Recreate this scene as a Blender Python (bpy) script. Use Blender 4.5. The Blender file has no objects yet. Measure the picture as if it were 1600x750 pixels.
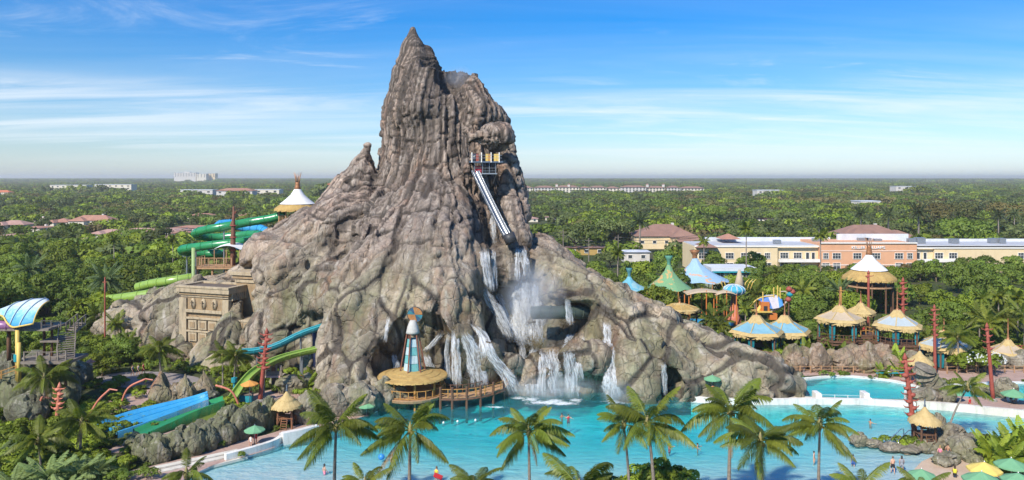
import bpy, bmesh, math, random
import numpy as np
from mathutils import Vector, Matrix, noise as mnoise
R = math.radians
SC = bpy.context.scene
COL = SC.collection
random.seed(7)
rng = np.random.default_rng(7)

# ---------------------------------------------------------------- camera
F, CX, HY, CH = 1200.0, 800.0, 277.0, 30.0        # focal length in photo pixels, centre column, horizon row, camera height
cam_d = bpy.data.cameras.new("camera"); cam = bpy.data.objects.new("camera", cam_d); COL.objects.link(cam)
cam.location = (0, 0, CH); cam.rotation_euler = (R(90), 0, 0)
cam_d.sensor_fit = 'HORIZONTAL'; cam_d.sensor_width = 36.0; cam_d.lens = 36.0 * F / 1600.0
cam_d.shift_y = -(375.0 - HY) / 1600.0
cam_d.clip_start = 0.5; cam_d.clip_end = 40000
SC.camera = cam
SC.render.resolution_x, SC.render.resolution_y = 1024, 480
SC.render.engine = 'CYCLES'
cy = SC.cycles
cy.use_adaptive_sampling = True; cy.adaptive_threshold = 0.02; cy.use_denoising = True
cy.max_bounces = 6; cy.diffuse_bounces = 3; cy.glossy_bounces = 2; cy.transmission_bounces = 3
cy.transparent_max_bounces = 12; cy.volume_bounces = 1; cy.caustics_reflective = False; cy.caustics_refractive = False
cy.sample_clamp_indirect = 6.0
SC.view_settings.view_transform = 'Standard'; SC.view_settings.look = 'None'
SC.view_settings.exposure = 0.62; SC.view_settings.gamma = 1.0

# ---------------------------------------------------------------- sky, clouds and sun
SUN_EL, SUN_AZ = R(41), R(213)      # azimuth clockwise from +Y: behind the camera, to its left
world = bpy.data.worlds.new("World"); SC.world = world; world.use_nodes = True
def build_world():
    nt = world.node_tree; nt.nodes.clear(); L = nt.links.new
    def N(t, **k):
        n = nt.nodes.new(t)
        for a, b in k.items(): setattr(n, a, b)
        return n
    def M(op, a, b=None, c=None, clamp=False):
        n = N('ShaderNodeMath', operation=op, use_clamp=clamp)
        for i, v in enumerate((a, b, c)):
            if v is None: continue
            if isinstance(v, (int, float)): n.inputs[i].default_value = v
            else: L(v, n.inputs[i])
        return n.outputs[0]
    def ramp(src, pts, interp='EASE'):
        r = N('ShaderNodeValToRGB'); r.color_ramp.interpolation = interp; e = r.color_ramp.elements
        while len(e) < len(pts): e.new(0.5)
        for el, (p, c) in zip(e, pts): el.position = p; el.color = (*c, 1) if len(c) == 3 else c
        L(src, r.inputs[0]); return r.outputs[0]
    def mixc(f, a, b, t='MIX'):
        n = N('ShaderNodeMix', data_type='RGBA', blend_type=t)
        for s, v in ((n.inputs[0], f), (n.inputs[6], a), (n.inputs[7], b)):
            if isinstance(v, (int, float)): s.default_value = v
            elif isinstance(v, tuple): s.default_value = v
            else: L(v, s)
        return n.outputs[2]
    tc = N('ShaderNodeTexCoord'); sep = N('ShaderNodeSeparateXYZ'); L(tc.outputs['Generated'], sep.inputs[0])
    x, y, z = sep.outputs
    el = M('MAXIMUM', z, 0.0)
    sky = N('ShaderNodeTexSky', sky_type='NISHITA'); sky.sun_disc = False
    sky.sun_elevation = SUN_EL; sky.sun_rotation = SUN_AZ
    sky.air_density = 1.0; sky.dust_density = 0.6; sky.ozone_density = 3.0; sky.altitude = 0
    # colour of clear air by height above the horizon, the same all the way round
    grade = ramp(el, [(0.0, SKY_G[0]), (0.035, SKY_G[1]), (0.11, SKY_G[2]), (0.20, SKY_G[3]), (0.36, SKY_G[4]), (1.0, SKY_G[5])], 'LINEAR')
    base = mixc(1.0, sky.outputs[0], grade, 'MULTIPLY')
    # thin cirrus on a high flat layer
    den = M('ADD', el, 0.07)
    u = M('DIVIDE', x, den); v = M('DIVIDE', y, den)
    def cir(su, sv, ou, ov, scale, det, dist, rough=0.6):
        cb = N('ShaderNodeCombineXYZ')
        L(M('ADD', M('MULTIPLY', u, su), ou), cb.inputs[0]); L(M('ADD', M('MULTIPLY', v, sv), ov), cb.inputs[1])
        n = N('ShaderNodeTexNoise'); n.inputs['Scale'].default_value = scale; n.inputs['Detail'].default_value = det
        n.inputs['Roughness'].default_value = rough; n.inputs['Distortion'].default_value = dist
        L(cb.outputs[0], n.inputs['Vector']); return n.outputs[0]
    uv = M('ADD', u, M('MULTIPLY', v, 0.35))
    big = cir(0.10, 0.16, 3.1, 1.7, 1.0, 3, 0.2)
    fine = cir(0.22, 0.85, 7.3, 4.1, 1.0, 7, 0.9, 0.62)
    low = ramp(el, [(0.0, (0, 0, 0)), (0.022, (.25,)*3), (0.045, (1,)*3), (0.10, (.85,)*3), (0.125, (.16,)*3), (0.30, (.03,)*3), (1.0, (.08,)*3)])
    c1 = M('MULTIPLY', ramp(M('ADD', M('MULTIPLY', fine, .65), M('MULTIPLY', big, .5)), [(0.47, (0, 0, 0)), (0.82, (.95,)*3)]), low, clamp=True)
    wisp = cir(0.42, 0.75, 1.3, 9.4, 1.3, 8, 1.6, 0.66)
    bigw = cir(0.2, 0.28, 11.1, 2.2, 1.0, 2, 0.3)
    c2 = M('MULTIPLY', ramp(M('MULTIPLY', wisp, bigw), [(0.30, (0, 0, 0)), (0.52, (.6,)*3)]),
           ramp(el, [(0.02, (0, 0, 0)), (0.07, (1,)*3), (0.5, (.7,)*3)]), clamp=True)
    cover = M('MINIMUM', M('ADD', c1, c2), 0.93)
    col = mixc(cover, base, CLOUD_C)
    bg = N('ShaderNodeBackground'); bg.inputs['Strength'].default_value = SKY_S
    L(col, bg.inputs['Color'])
    out = N('ShaderNodeOutputWorld'); L(bg.outputs[0], out.inputs[0])
SKY_S = 0.15
SKY_G = [(.66, .73, .90), (.50, .60, .74), (.26, .46, .64), (.05, .37, .67), (.07, .41, .78), (.25, .56, .90)]
CLOUD_C = (4.5, 4.7, 4.9, 1)
build_world()
sun_d = bpy.data.lights.new("sun", 'SUN'); sun = bpy.data.objects.new("sun", sun_d); COL.objects.link(sun)
sun_d.energy = 4.0; sun_d.angle = R(2.0); sun_d.color = (1.0, 0.92, 0.80)
_d = Vector((math.sin(SUN_AZ) * math.cos(SUN_EL), math.cos(SUN_AZ) * math.cos(SUN_EL), math.sin(SUN_EL)))
sun.rotation_euler = _d.to_track_quat('Z', 'Y').to_euler()

# ---------------------------------------------------------------- helpers
def P(px, py, Y):                      # a photo pixel at distance Y
    return Vector(((px - CX) / F * Y, Y, CH - (py - HY) / F * Y))
def G(px, py, z=0.0):                  # a photo pixel on the level plane z
    Y = F * (CH - z) / (py - HY)
    return Vector(((px - CX) / F * Y, Y, z))

# landmarks of the park, by photo pixel on the ground, for telling like things apart by what they stand nearest to
LAND = [(G(*q[:2]), q[2]) for q in ((25, 640, 'the slide tower rocks'), (105, 575, 'the timber stairs'), (165, 510, 'the lower lime tube'), (240, 490, 'the upper lime tube'), (290, 440, 'the green spiral slide'), (40, 470, 'the blue canopy'), (60, 420, 'the pond side edge of the thicket'), (150, 425, 'the pink roofs'), (230, 595, 'the footpath'), (141, 601, 'the lamp post'), (92, 668, 'the short red totem'), (240, 660, 'the blue mat slide'), (320, 600, 'the spiky rocks'), (375, 600, 'the lime flume'), (440, 600, 'the wooden sign'), (448, 667, 'the thatched lifeguard stand'), (398, 697, 'the green deck umbrella'), (300, 725, 'the long pool steps'), (225, 725, 'the end of the pink deck'), (60, 740, 'the silver palms'), (573, 650, 'the green umbrella by the knoll'), (640, 625, 'the pier hut'), (330, 545, 'the stone temple'),
    (900, 425, 'the power poles'), (985, 470, 'the blue tent'), (1050, 490, 'the green tent'), (1095, 450, 'the pale blue tent'), (1150, 480, 'the ball play house'), (1205, 495, 'the play ship'), (1180, 552, 'the blue roofed pavilions'), (1270, 450, 'the orange office front'), (1357, 490, 'the white cone hut'), (1312, 556, 'the beige stilted pavilion'), (1402, 560, 'the teal curtained pavilion'), (1475, 571, 'the low straw pavilion'), (1480, 470, 'the cream office wing'), (1575, 570, 'the cream roofed pavilion'), (1590, 500, 'the trees at the view edge'), (1250, 585, 'the upper pool end'), (1350, 583, 'the bank fence'), (1384, 590, 'the white swim ring'), (1437, 600, 'the rock spire'), (1530, 584, 'the flowering shrub'), (1350, 695, 'the steel handrails'), (1445, 694, 'the islet lifeguard stand'), (1487, 684, 'the leaning palm'), (1540, 757, 'the yellow umbrella'), (1600, 700, 'the beach bank end'), (1130, 420, 'the cream office corner'), (1560, 420, 'the far office wing'))]
def near(x, y): return min(LAND, key=lambda q: (q[0].x - x) ** 2 + (q[0].y - y) ** 2)[1]
def tag(o, label=None, cat=None, group=None, kind=None):
    if label: o['label'] = label
    if cat: o['category'] = cat
    if group: o['group'] = group
    if kind: o['kind'] = kind
    return o
def empty(name, loc, label=None, cat=None, group=None, rz=0.0):
    o = bpy.data.objects.new(name, None); COL.objects.link(o)
    o.location = loc; o.rotation_euler = (0, 0, rz); o.empty_display_size = 0.3
    return tag(o, label, cat, group)
def link(name, me, parent=None, loc=(0, 0, 0), rot=(0, 0, 0), sc=(1, 1, 1)):
    o = bpy.data.objects.new(name, me); COL.objects.link(o)
    o.parent = parent; o.location = loc; o.rotation_euler = rot; o.scale = sc
    return o
KIDS = {}
def copy_tree(o, parent=None):
    c = o.copy(); COL.objects.link(c); c.parent = parent
    for ch in list(o.children): copy_tree(ch, c)
    return c
def place(proto, loc, rz=0.0, s=1.0, label=None, group=None, used=set()):
    o = proto
    if proto.name in used: o = copy_tree(proto)
    used.add(proto.name); used.add(o.name)
    o.location = loc; o.rotation_euler = (0, 0, rz); o.scale = (s, s, s) if not isinstance(s, tuple) else s
    if label: o['label'] = label
    if group: o['group'] = group
    return o

class MB:
    """collects faces; build() links them as ONE mesh object"""
    def __init__(s): s.v = []; s.f = []
    def add(s, vs, fs):
        b = len(s.v); s.v.extend([tuple(p) for p in vs]); s.f.extend([tuple(i + b for i in f) for f in fs]); return s
    def box(s, c, size, rz=0.0, rx=0.0, ry=0.0):
        a, b, d = size[0] / 2, size[1] / 2, size[2] / 2
        m = Matrix.Rotation(rz, 3, 'Z') @ Matrix.Rotation(ry, 3, 'Y') @ Matrix.Rotation(rx, 3, 'X')
        vs = [m @ Vector((x, y, z)) + Vector(c) for x in (-a, a) for y in (-b, b) for z in (-d, d)]
        return s.add(vs, [(0, 1, 3, 2), (4, 6, 7, 5), (0, 4, 5, 1), (2, 3, 7, 6), (0, 2, 6, 4), (1, 5, 7, 3)])
    def bar(s, a, b, w, h=None):            # a squared beam from a to b
        a, b = Vector(a), Vector(b); d = b - a; h = h or w
        q = d.to_track_quat('X', 'Z').to_matrix()
        vs = [a + q @ Vector((x * d.length, y * w / 2, z * h / 2)) for x in (0, 1) for y in (-1, 1) for z in (-1, 1)]
        return s.add(vs, [(0, 1, 3, 2), (4, 6, 7, 5), (0, 4, 5, 1), (2, 3, 7, 6), (0, 2, 6, 4), (1, 5, 7, 3)])
    def tube(s, pts, rad, n=8, cap=True, arc=(0, 2 * math.pi), flat=1.0, up=Vector((0, 0, 1))):
        pts = [Vector(p) for p in pts]; k = len(pts)
        if not hasattr(rad, '__len__'): rad = [rad] * k
        closed = abs(arc[1] - arc[0] - 2 * math.pi) < 1e-6
        vs = []; m = n if closed else n + 1
        for i, p in enumerate(pts):
            t = (pts[min(i + 1, k - 1)] - pts[max(i - 1, 0)]).normalized()
            u = up if abs(t.dot(up)) < 0.97 else Vector((1, 0, 0))
            a = t.cross(u).normalized(); b = a.cross(t).normalized()
            for j in range(m):
                w = arc[0] + (arc[1] - arc[0]) * j / n
                vs.append(p + (a * math.cos(w) + b * math.sin(w) * flat) * rad[i])
        fs = []
        for i in range(k - 1):
            for j in range(n):
                j2 = (j + 1) % m
                fs.append((i * m + j, i * m + j2, (i + 1) * m + j2, (i + 1) * m + j))
        if cap and closed:
            fs.append(tuple(range(n - 1, -1, -1))); fs.append(tuple((k - 1) * m + j for j in range(n)))
        return s.add(vs, fs)
    def lathe(s, prof, c=(0, 0, 0), n=16, sx=1.0, sy=1.0, cap=True, rz=0.0, wob=0.0):
        vs = []
        for r, z in prof:
            for j in range(n):
                w = 2 * math.pi * (j + .5) / n + rz
                q = 1 + (wob * math.sin(w * 3 + z * 2.1) if wob else 0)
                vs.append((c[0] + math.cos(w) * r * sx * q, c[1] + math.sin(w) * r * sy * q, c[2] + z))
        fs = []
        for i in range(len(prof) - 1):
            for j in range(n):
                j2 = (j + 1) % n
                fs.append((i * n + j, i * n + j2, (i + 1) * n + j2, (i + 1) * n + j))
        if cap:
            fs.append(tuple(range(n - 1, -1, -1))); fs.append(tuple((len(prof) - 1) * n + j for j in range(n)))
        return s.add(vs, fs)
    def prism(s, poly, z0, z1):
        n = len(poly); vs = [(p[0], p[1], z0) for p in poly] + [(p[0], p[1], z1) for p in poly]
        a = sum(poly[i][0] * poly[(i + 1) % n][1] - poly[(i + 1) % n][0] * poly[i][1] for i in range(n))
        o = range(n) if a > 0 else range(n - 1, -1, -1); o = list(o)
        fs = [tuple(reversed(o)), tuple(i + n for i in o)]
        for k in range(n):
            i, j = o[k], o[(k + 1) % n]; fs.append((i, j, j + n, i + n))
        return s.add(vs, fs)
    def grid(s, rows):                       # rows of points -> sheet
        m = len(rows[0]); b = [p for r in rows for p in r]
        return s.add(b, [(i * m + j, i * m + j + 1, (i + 1) * m + j + 1, (i + 1) * m + j) for i in range(len(rows) - 1) for j in range(m - 1)])
    def hip(s, x0, x1, y0, y1, z0, h, over=0.4):
        x0 -= over; x1 += over; y0 -= over; y1 += over
        w, d = x1 - x0, y1 - y0; ins = min(w, d) / 2
        if w >= d: rg = [(x0 + ins, (y0 + y1) / 2, z0 + h), (x1 - ins, (y0 + y1) / 2, z0 + h)]
        else: rg = [((x0 + x1) / 2, y0 + ins, z0 + h), ((x0 + x1) / 2, y1 - ins, z0 + h)]
        vs = [(x0, y0, z0), (x1, y0, z0), (x1, y1, z0), (x0, y1, z0)] + rg
        fs = [(3, 2, 1, 0), (0, 1, 5, 4), (2, 3, 4, 5), (1, 2, 5), (3, 0, 4)] if w >= d else [(3, 2, 1, 0), (0, 1, 4), (1, 2, 5, 4), (2, 3, 5), (3, 0, 4, 5)]
        return s.add(vs, fs)
    def mesh(s, name, mat, smooth=False):
        me = bpy.data.meshes.new(name); me.from_pydata(s.v, [], s.f)
        if mat: me.materials.append(mat)
        if smooth: me.shade_smooth() if hasattr(me, 'shade_smooth') else me.polygons.foreach_set('use_smooth', [True] * len(me.polygons))
        me.update(); return me
    def build(s, name, mat, parent=None, smooth=False, world=False, bevel=0.0):
        """world=True: the faces are in world coordinates and the parent is an unrotated Empty"""
        if world and parent is not None:
            l = parent.location; s.v = [(a - l.x, b - l.y, c - l.z) for a, b, c in s.v]
        o = link(name, s.mesh(name, mat, smooth), parent)
        if bevel:
            md = o.modifiers.new("bevel", 'BEVEL'); md.width = bevel; md.segments = 2; md.limit_method = 'ANGLE'
        return o

def np_mesh(name, V, Fq, mat, smooth=False, normals=None):
    me = bpy.data.meshes.new(name); V = np.ascontiguousarray(V, np.float32); Fq = np.ascontiguousarray(Fq, np.int32)
    k = Fq.shape[1]
    me.vertices.add(len(V)); me.vertices.foreach_set('co', V.ravel())
    me.loops.add(Fq.size); me.loops.foreach_set('vertex_index', Fq.ravel())
    me.polygons.add(len(Fq)); me.polygons.foreach_set('loop_start', np.arange(0, Fq.size, k, dtype=np.int32))
    if smooth: me.polygons.foreach_set('use_smooth', np.ones(len(Fq), bool))
    me.materials.append(mat); me.update(calc_edges=True); me.validate()
    if normals is not None: me.normals_split_custom_set_from_vertices([tuple(n) for n in normals])
    return me

def spline(pts, n):                     # Catmull-Rom through pts, n points per span
    p = [Vector(q) for q in pts]; p = [2 * p[0] - p[1]] + p + [2 * p[-1] - p[-2]]; out = []
    for i in range(1, len(p) - 2):
        for k in range(n):
            t = k / n
            out.append(0.5 * ((2 * p[i]) + (p[i + 1] - p[i - 1]) * t + (2 * p[i - 1] - 5 * p[i] + 4 * p[i + 1] - p[i + 2]) * t * t + (3 * p[i] - p[i - 1] - 3 * p[i + 1] + p[i + 2]) * t ** 3))
    out.append(p[-2]); return out

# ---- numpy noise
def _hash(ix, iy, iz, s):
    h = (ix.astype(np.uint32) * np.uint32(374761393) + iy.astype(np.uint32) * np.uint32(668265263) + iz.astype(np.uint32) * np.uint32(2147483647) + np.uint32(s * 7919 + 13) * np.uint32(1274126177))
    h = (h ^ (h >> np.uint32(13))) * np.uint32(1274126177); h = (h ^ (h >> np.uint32(16))) * np.uint32(2246822519); h ^= h >> np.uint32(15)
    return h.astype(np.float32) / np.float32(4294967295.0)
def vnoise(p, s=0):
    i = np.floor(p).astype(np.int64); f = (p - i).astype(np.float32); f = f * f * (3 - 2 * f); out = 0
    for a in (0, 1):
        wa = f[:, 0] if a else 1 - f[:, 0]
        for b in (0, 1):
            wb = f[:, 1] if b else 1 - f[:, 1]
            for c in (0, 1):
                wc = f[:, 2] if c else 1 - f[:, 2]
                out = out + wa * wb * wc * _hash(i[:, 0] + a, i[:, 1] + b, i[:, 2] + c, s)
    return out * 2 - 1
def fbm(p, o=4, s=0):
    r = 0; a = 1.0; t = 0
    for k in range(o): r = r + a * vnoise(p * (2.03 ** k) + k * 17.3, s + k); t += a; a *= 0.5
    return r / t
def worley(p, s=0, jit=0.9):
    """F1, F2 distances, a random number of the nearest cell and the offset from its centre"""
    i = np.floor(p).astype(np.int64); n = len(p)
    f1 = np.full(n, 9., np.float32); f2 = f1.copy(); rid = np.zeros(n, np.float32); off = np.zeros((n, 3), np.float32)
    for a in (-1, 0, 1):
        for b in (-1, 0, 1):
            for c in (-1, 0, 1):
                j = i + np.array([a, b, c])
                q = np.stack([j[:, k] + .5 + (_hash(j[:, 0], j[:, 1], j[:, 2], s + k) - .5) * jit for k in range(3)], 1)
                o = (p - q).astype(np.float32); d = np.sqrt((o ** 2).sum(1))
                m = d < f1
                f2 = np.where(m, f1, np.minimum(f2, d)); rid = np.where(m, _hash(j[:, 0], j[:, 1], j[:, 2], s + 9), rid); f1 = np.where(m, d, f1)
                off[m] = o[m]
    return f1, f2, rid, off
def facet(p, s, crack, cw, step, tilt):
    """displacement of broken rock: every cell a plane of its own height and tilt, cracks between"""
    f1, f2, r, o = worley(np.ascontiguousarray(p, np.float32), s)
    g = np.stack([np.sin(r * 71.3 + s), np.cos(r * 113.7 + s * 2.), np.sin(r * 157.9 + s * 3.)], 1)
    return (r - .5) * step + (o * g).sum(1) * tilt - crack * np.exp(-(f2 - f1) / cw), f1, f2, r

# ---- materials
class NT:
    def __init__(s, m): s.nt = m.node_tree; s.nt.nodes.clear(); s.L = s.nt.links.new
    def N(s, t, **k):
        n = s.nt.nodes.new(t)
        for a, b in k.items(): setattr(n, a, b)
        return n
    def put(s, sock, v):
        if isinstance(v, (int, float)): sock.default_value = v
        elif isinstance(v, (tuple, list)): sock.default_value = tuple(v) + ((1,) if len(v) == 3 and sock.type == 'RGBA' else ())
        else: s.L(v, sock)
    def m(s, op, a, b=0.0, c=None, clamp=False):
        n = s.N('ShaderNodeMath', operation=op, use_clamp=clamp); s.put(n.inputs[0], a); s.put(n.inputs[1], b)
        if c is not None: s.put(n.inputs[2], c)
        return n.outputs[0]
    def mix(s, f, a, b, t='MIX'):
        n = s.N('ShaderNodeMix', data_type='RGBA', blend_type=t); s.put(n.inputs[0], f); s.put(n.inputs[6], a); s.put(n.inputs[7], b); return n.outputs[2]
    def ramp(s, src, pts, interp='LINEAR'):
        r = s.N('ShaderNodeValToRGB'); r.color_ramp.interpolation = interp; e = r.color_ramp.elements
        while len(e) < len(pts): e.new(.5)
        for el, (p, c) in zip(e, pts):
            el.position = p; el.color = (c, c, c, 1) if isinstance(c, (int, float)) else (*c, 1)
        s.L(src, r.inputs[0]); return r.outputs[0]
    def co(s, which='Object'):
        return s.N('ShaderNodeTexCoord').outputs[which]
    def pos(s): return s.N('ShaderNodeNewGeometry').outputs['Position']
    def map(s, v, sc=(1, 1, 1), loc=(0, 0, 0), rot=(0, 0, 0)):
        n = s.N('ShaderNodeMapping'); s.L(v, n.inputs[0]); n.inputs['Scale'].default_value = sc; n.inputs['Location'].default_value = loc; n.inputs['Rotation'].default_value = rot; return n.outputs[0]
    def noise(s, v, sc, det=4, ro=.55, dist=0.0, col=False):
        n = s.N('ShaderNodeTexNoise'); s.L(v, n.inputs['Vector']); n.inputs['Scale'].default_value = sc; n.inputs['Detail'].default_value = det
        n.inputs['Roughness'].default_value = ro; n.inputs['Distortion'].default_value = dist; return n.outputs[1 if col else 0]
    def vor(s, v, sc, feat='F1', rand=1.0, out=0):
        n = s.N('ShaderNodeTexVoronoi', feature=feat); s.L(v, n.inputs['Vector']); n.inputs['Scale'].default_value = sc; n.inputs['Randomness'].default_value = rand; return n.outputs[out]
    def bump(s, h, st=.4, d=.1, nrm=None):
        n = s.N('ShaderNodeBump'); n.inputs['Strength'].default_value = st; n.inputs['Distance'].default_value = d; s.L(h, n.inputs['Height'])
        if nrm is not None: s.L(nrm, n.inputs['Normal'])
        return n.outputs[0]
    def out(s, col, rough=.7, nrm=None, spec=.4, metal=0.0, **k):
        b = s.N('ShaderNodeBsdfPrincipled'); s.put(b.inputs['Base Color'], col); s.put(b.inputs['Roughness'], rough)
        b.inputs['Specular IOR Level'].default_value = spec; s.put(b.inputs['Metallic'], metal)
        if nrm is not None: s.L(nrm, b.inputs['Normal'])
        for a, v in k.items(): s.put(b.inputs[a.replace('_', ' ')], v)
        o = s.N('ShaderNodeOutputMaterial'); s.L(b.outputs[0], o.inputs[0]); return b
def newmat(name):
    m = bpy.data.materials.new(name); m.use_nodes = True; return m, NT(m)
MATS = {}
def mat(name, c, c2=None, sc=1.5, rough=.7, bump=.25, bd=.03, metal=0., spec=.4, stretch=(1, 1, 1), dirt=.0):
    """plain painted / built surface: two tones in broad patches, fine grain and a little relief"""
    if name in MATS: return MATS[name]
    m, t = newmat(name); c2 = c2 or tuple(x * .78 for x in c)
    v = t.map(t.co(), stretch)
    a = t.noise(v, sc, 5, .6); b = t.noise(v, sc * 9, 3, .6)
    f = t.ramp(t.m('ADD', t.m('MULTIPLY', a, .7), t.m('MULTIPLY', b, .3)), [(.36, 0.), (.62, 1.)])
    col = t.mix(f, c, c2)
    if dirt:
        col = t.mix(t.m('MULTIPLY', t.ramp(t.noise(t.map(v, (1, 1, .18)), sc * 2.2, 6, .65), [(.5, 0.), (.72, 1.)]), dirt), col, (.10, .085, .07))
    t.out(col, rough, t.bump(b, bump, bd) if bump else None, spec, metal)
    MATS[name] = m; return m
# ================================================================ the volcano
def rock_material(name, warm=1.0, tint=(1, 1, 1), scale=1.0, moss=.6, hi=True):
    m, t = newmat(name); p = t.pos(); s = scale
    sep = t.N('ShaderNodeSeparateXYZ'); t.L(p, sep.inputs[0]); z = sep.outputs[2]
    big = t.noise(p, .07 * s, 4, .6, .3); mid = t.noise(t.map(p, (1, 1, .5)), .30 * s, 7, .68, .5); fine = t.noise(p, 2.4 * s, 6, .72)
    grain = t.noise(t.map(p, (1, 1, .055)), 1.7 * s, 8, .7, .15)
    k = lambda c: tuple(c[i] * tint[i] for i in range(3))
    low = t.mix(t.ramp(mid, [(.33, 0.), (.64, 1.)]), k((.20, .170, .125)), k((.44, .39, .305)))
    if hi:
        hz = t.ramp(t.m('ADD', t.m('MULTIPLY', z, 1 / 60.), t.m('MULTIPLY', t.m('SUBTRACT', big, .5), .4)), [(.20, 0.), (.40, 1.)])
        high = t.mix(t.ramp(grain, [(.33, 0.), (.62, 1.)]), k((.195, .152, .125)), k((.46, .385, .325)))
        high = t.mix(t.ramp(mid, [(.35, .45), (.6, 0.)]), high, k((.215, .175, .15)))
        col = t.mix(hz, low, high)
    else: col = low; hz = None
    if hi:
        tn = t.N('ShaderNodeAttribute', attribute_name='tone').outputs['Fac']
        col = t.mix(1., col, t.ramp(tn, [(.15, (.55, .50, .48)), (.36, (.82, .80, .79)), (.5, (1.0, .98, .95)), (.66, (1.16, 1.03, .94)), (.85, (1.5, 1.46, 1.40))]), 'MULTIPLY')
    # iron red and ochre stains, green growth, pale mineral runs, soot
    red = t.ramp(t.noise(t.map(p, (1, 1, .3), (31, 7, 3)), .17 * s, 6, .68, .5), [(.52, 0.), (.68, 1.)])
    col = t.mix(t.m('MULTIPLY', red, .6 * warm), col, (.30, .145, .08))
    grn = t.ramp(t.noise(t.map(p, (1, 1, .6), (3, 51, 9)), .12 * s, 7, .7, .4), [(.42, 0.), (.60, 1.)])
    if hz is not None: grn = t.m('MULTIPLY', grn, t.m('SUBTRACT', 1.0, t.m('MULTIPLY', hz, .9)))
    col = t.mix(t.m('MULTIPLY', grn, moss), col, (.165, .175, .075))
    streak = t.noise(t.map(p, (1, 1, .09), (5, 5, 0)), .8 * s, 7, .68, .25)
    col = t.mix(t.m('MULTIPLY', t.ramp(streak, [(.54, 0.), (.68, 1.)]), .6), col, (.50, .455, .39))
    dark = t.ramp(t.noise(t.map(p, (1, 1, .12), (17, 3, 40)), .5 * s, 7, .7, .3), [(.54, 0.), (.72, 1.)])
    col = t.mix(t.m('MULTIPLY', dark, .75), col, (.075, .06, .05))
    col = t.mix(t.ramp(fine, [(.32, .35), (.58, 0.)]), col, (.11, .09, .075))
    # joints of the rock work, thin and partly filled with grime
    warp = t.N('ShaderNodeVectorMath', operation='ADD'); t.L(p, warp.inputs[0])
    wn = t.N('ShaderNodeVectorMath', operation='SCALE'); t.L(t.noise(p, .5 * s, 3, .5, 0, True), wn.inputs[0]); wn.inputs[3].default_value = 1.1; t.L(wn.outputs[0], warp.inputs[1])
    wv = warp.outputs[0]
    def joints(sz, sc, w): return t.ramp(t.vor(t.map(wv, (1, 1, sz)), sc * s, 'DISTANCE_TO_EDGE'), [(.0, 0.), (w, 1.)])
    jl = t.m('MINIMUM', joints(.8, .36, .035), t.m('ADD', joints(.9, .95, .05), .45), clamp=True)
    if hi:
        jh = t.m('MINIMUM', joints(.13, .75, .055), t.m('ADD', joints(.32, 1.15, .05), .3), clamp=True)
        j = t.mix(hz, jl, jh)
    else: j = jl
    col = t.mix(t.ramp(j, [(0., .22 if hi else .4), (1., 0.)]), col, (.06, .05, .04))
    rough = .86
    if hi:
        ck = t.N('ShaderNodeAttribute', attribute_name='crack').outputs['Fac']
        col = t.mix(t.ramp(ck, [(.12, 0.), (.6, .86)]), col, (.055, .045, .038))
        wt = t.m('MULTIPLY', t.N('ShaderNodeAttribute', attribute_name='wet').outputs['Fac'], t.ramp(mid, [(.3, .75), (.6, 1.)]))
        col = t.mix(t.m('MULTIPLY', wt, .8), col, t.mix(1., col, (.42, .37, .33), 'MULTIPLY')); rough = t.m('SUBTRACT', .86, t.m('MULTIPLY', wt, .5))
    gr = t.mix(hz, mid, grain) if hi else mid
    hgt = t.m('ADD', t.m('MULTIPLY', j, .34), t.m('ADD', t.m('MULTIPLY', fine, .2), t.m('MULTIPLY', gr, .8)))
    t.out(col, rough, t.bump(hgt, .8, .42 / s), .3)
    return m
ROCK = rock_material('volcano_rock')

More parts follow.
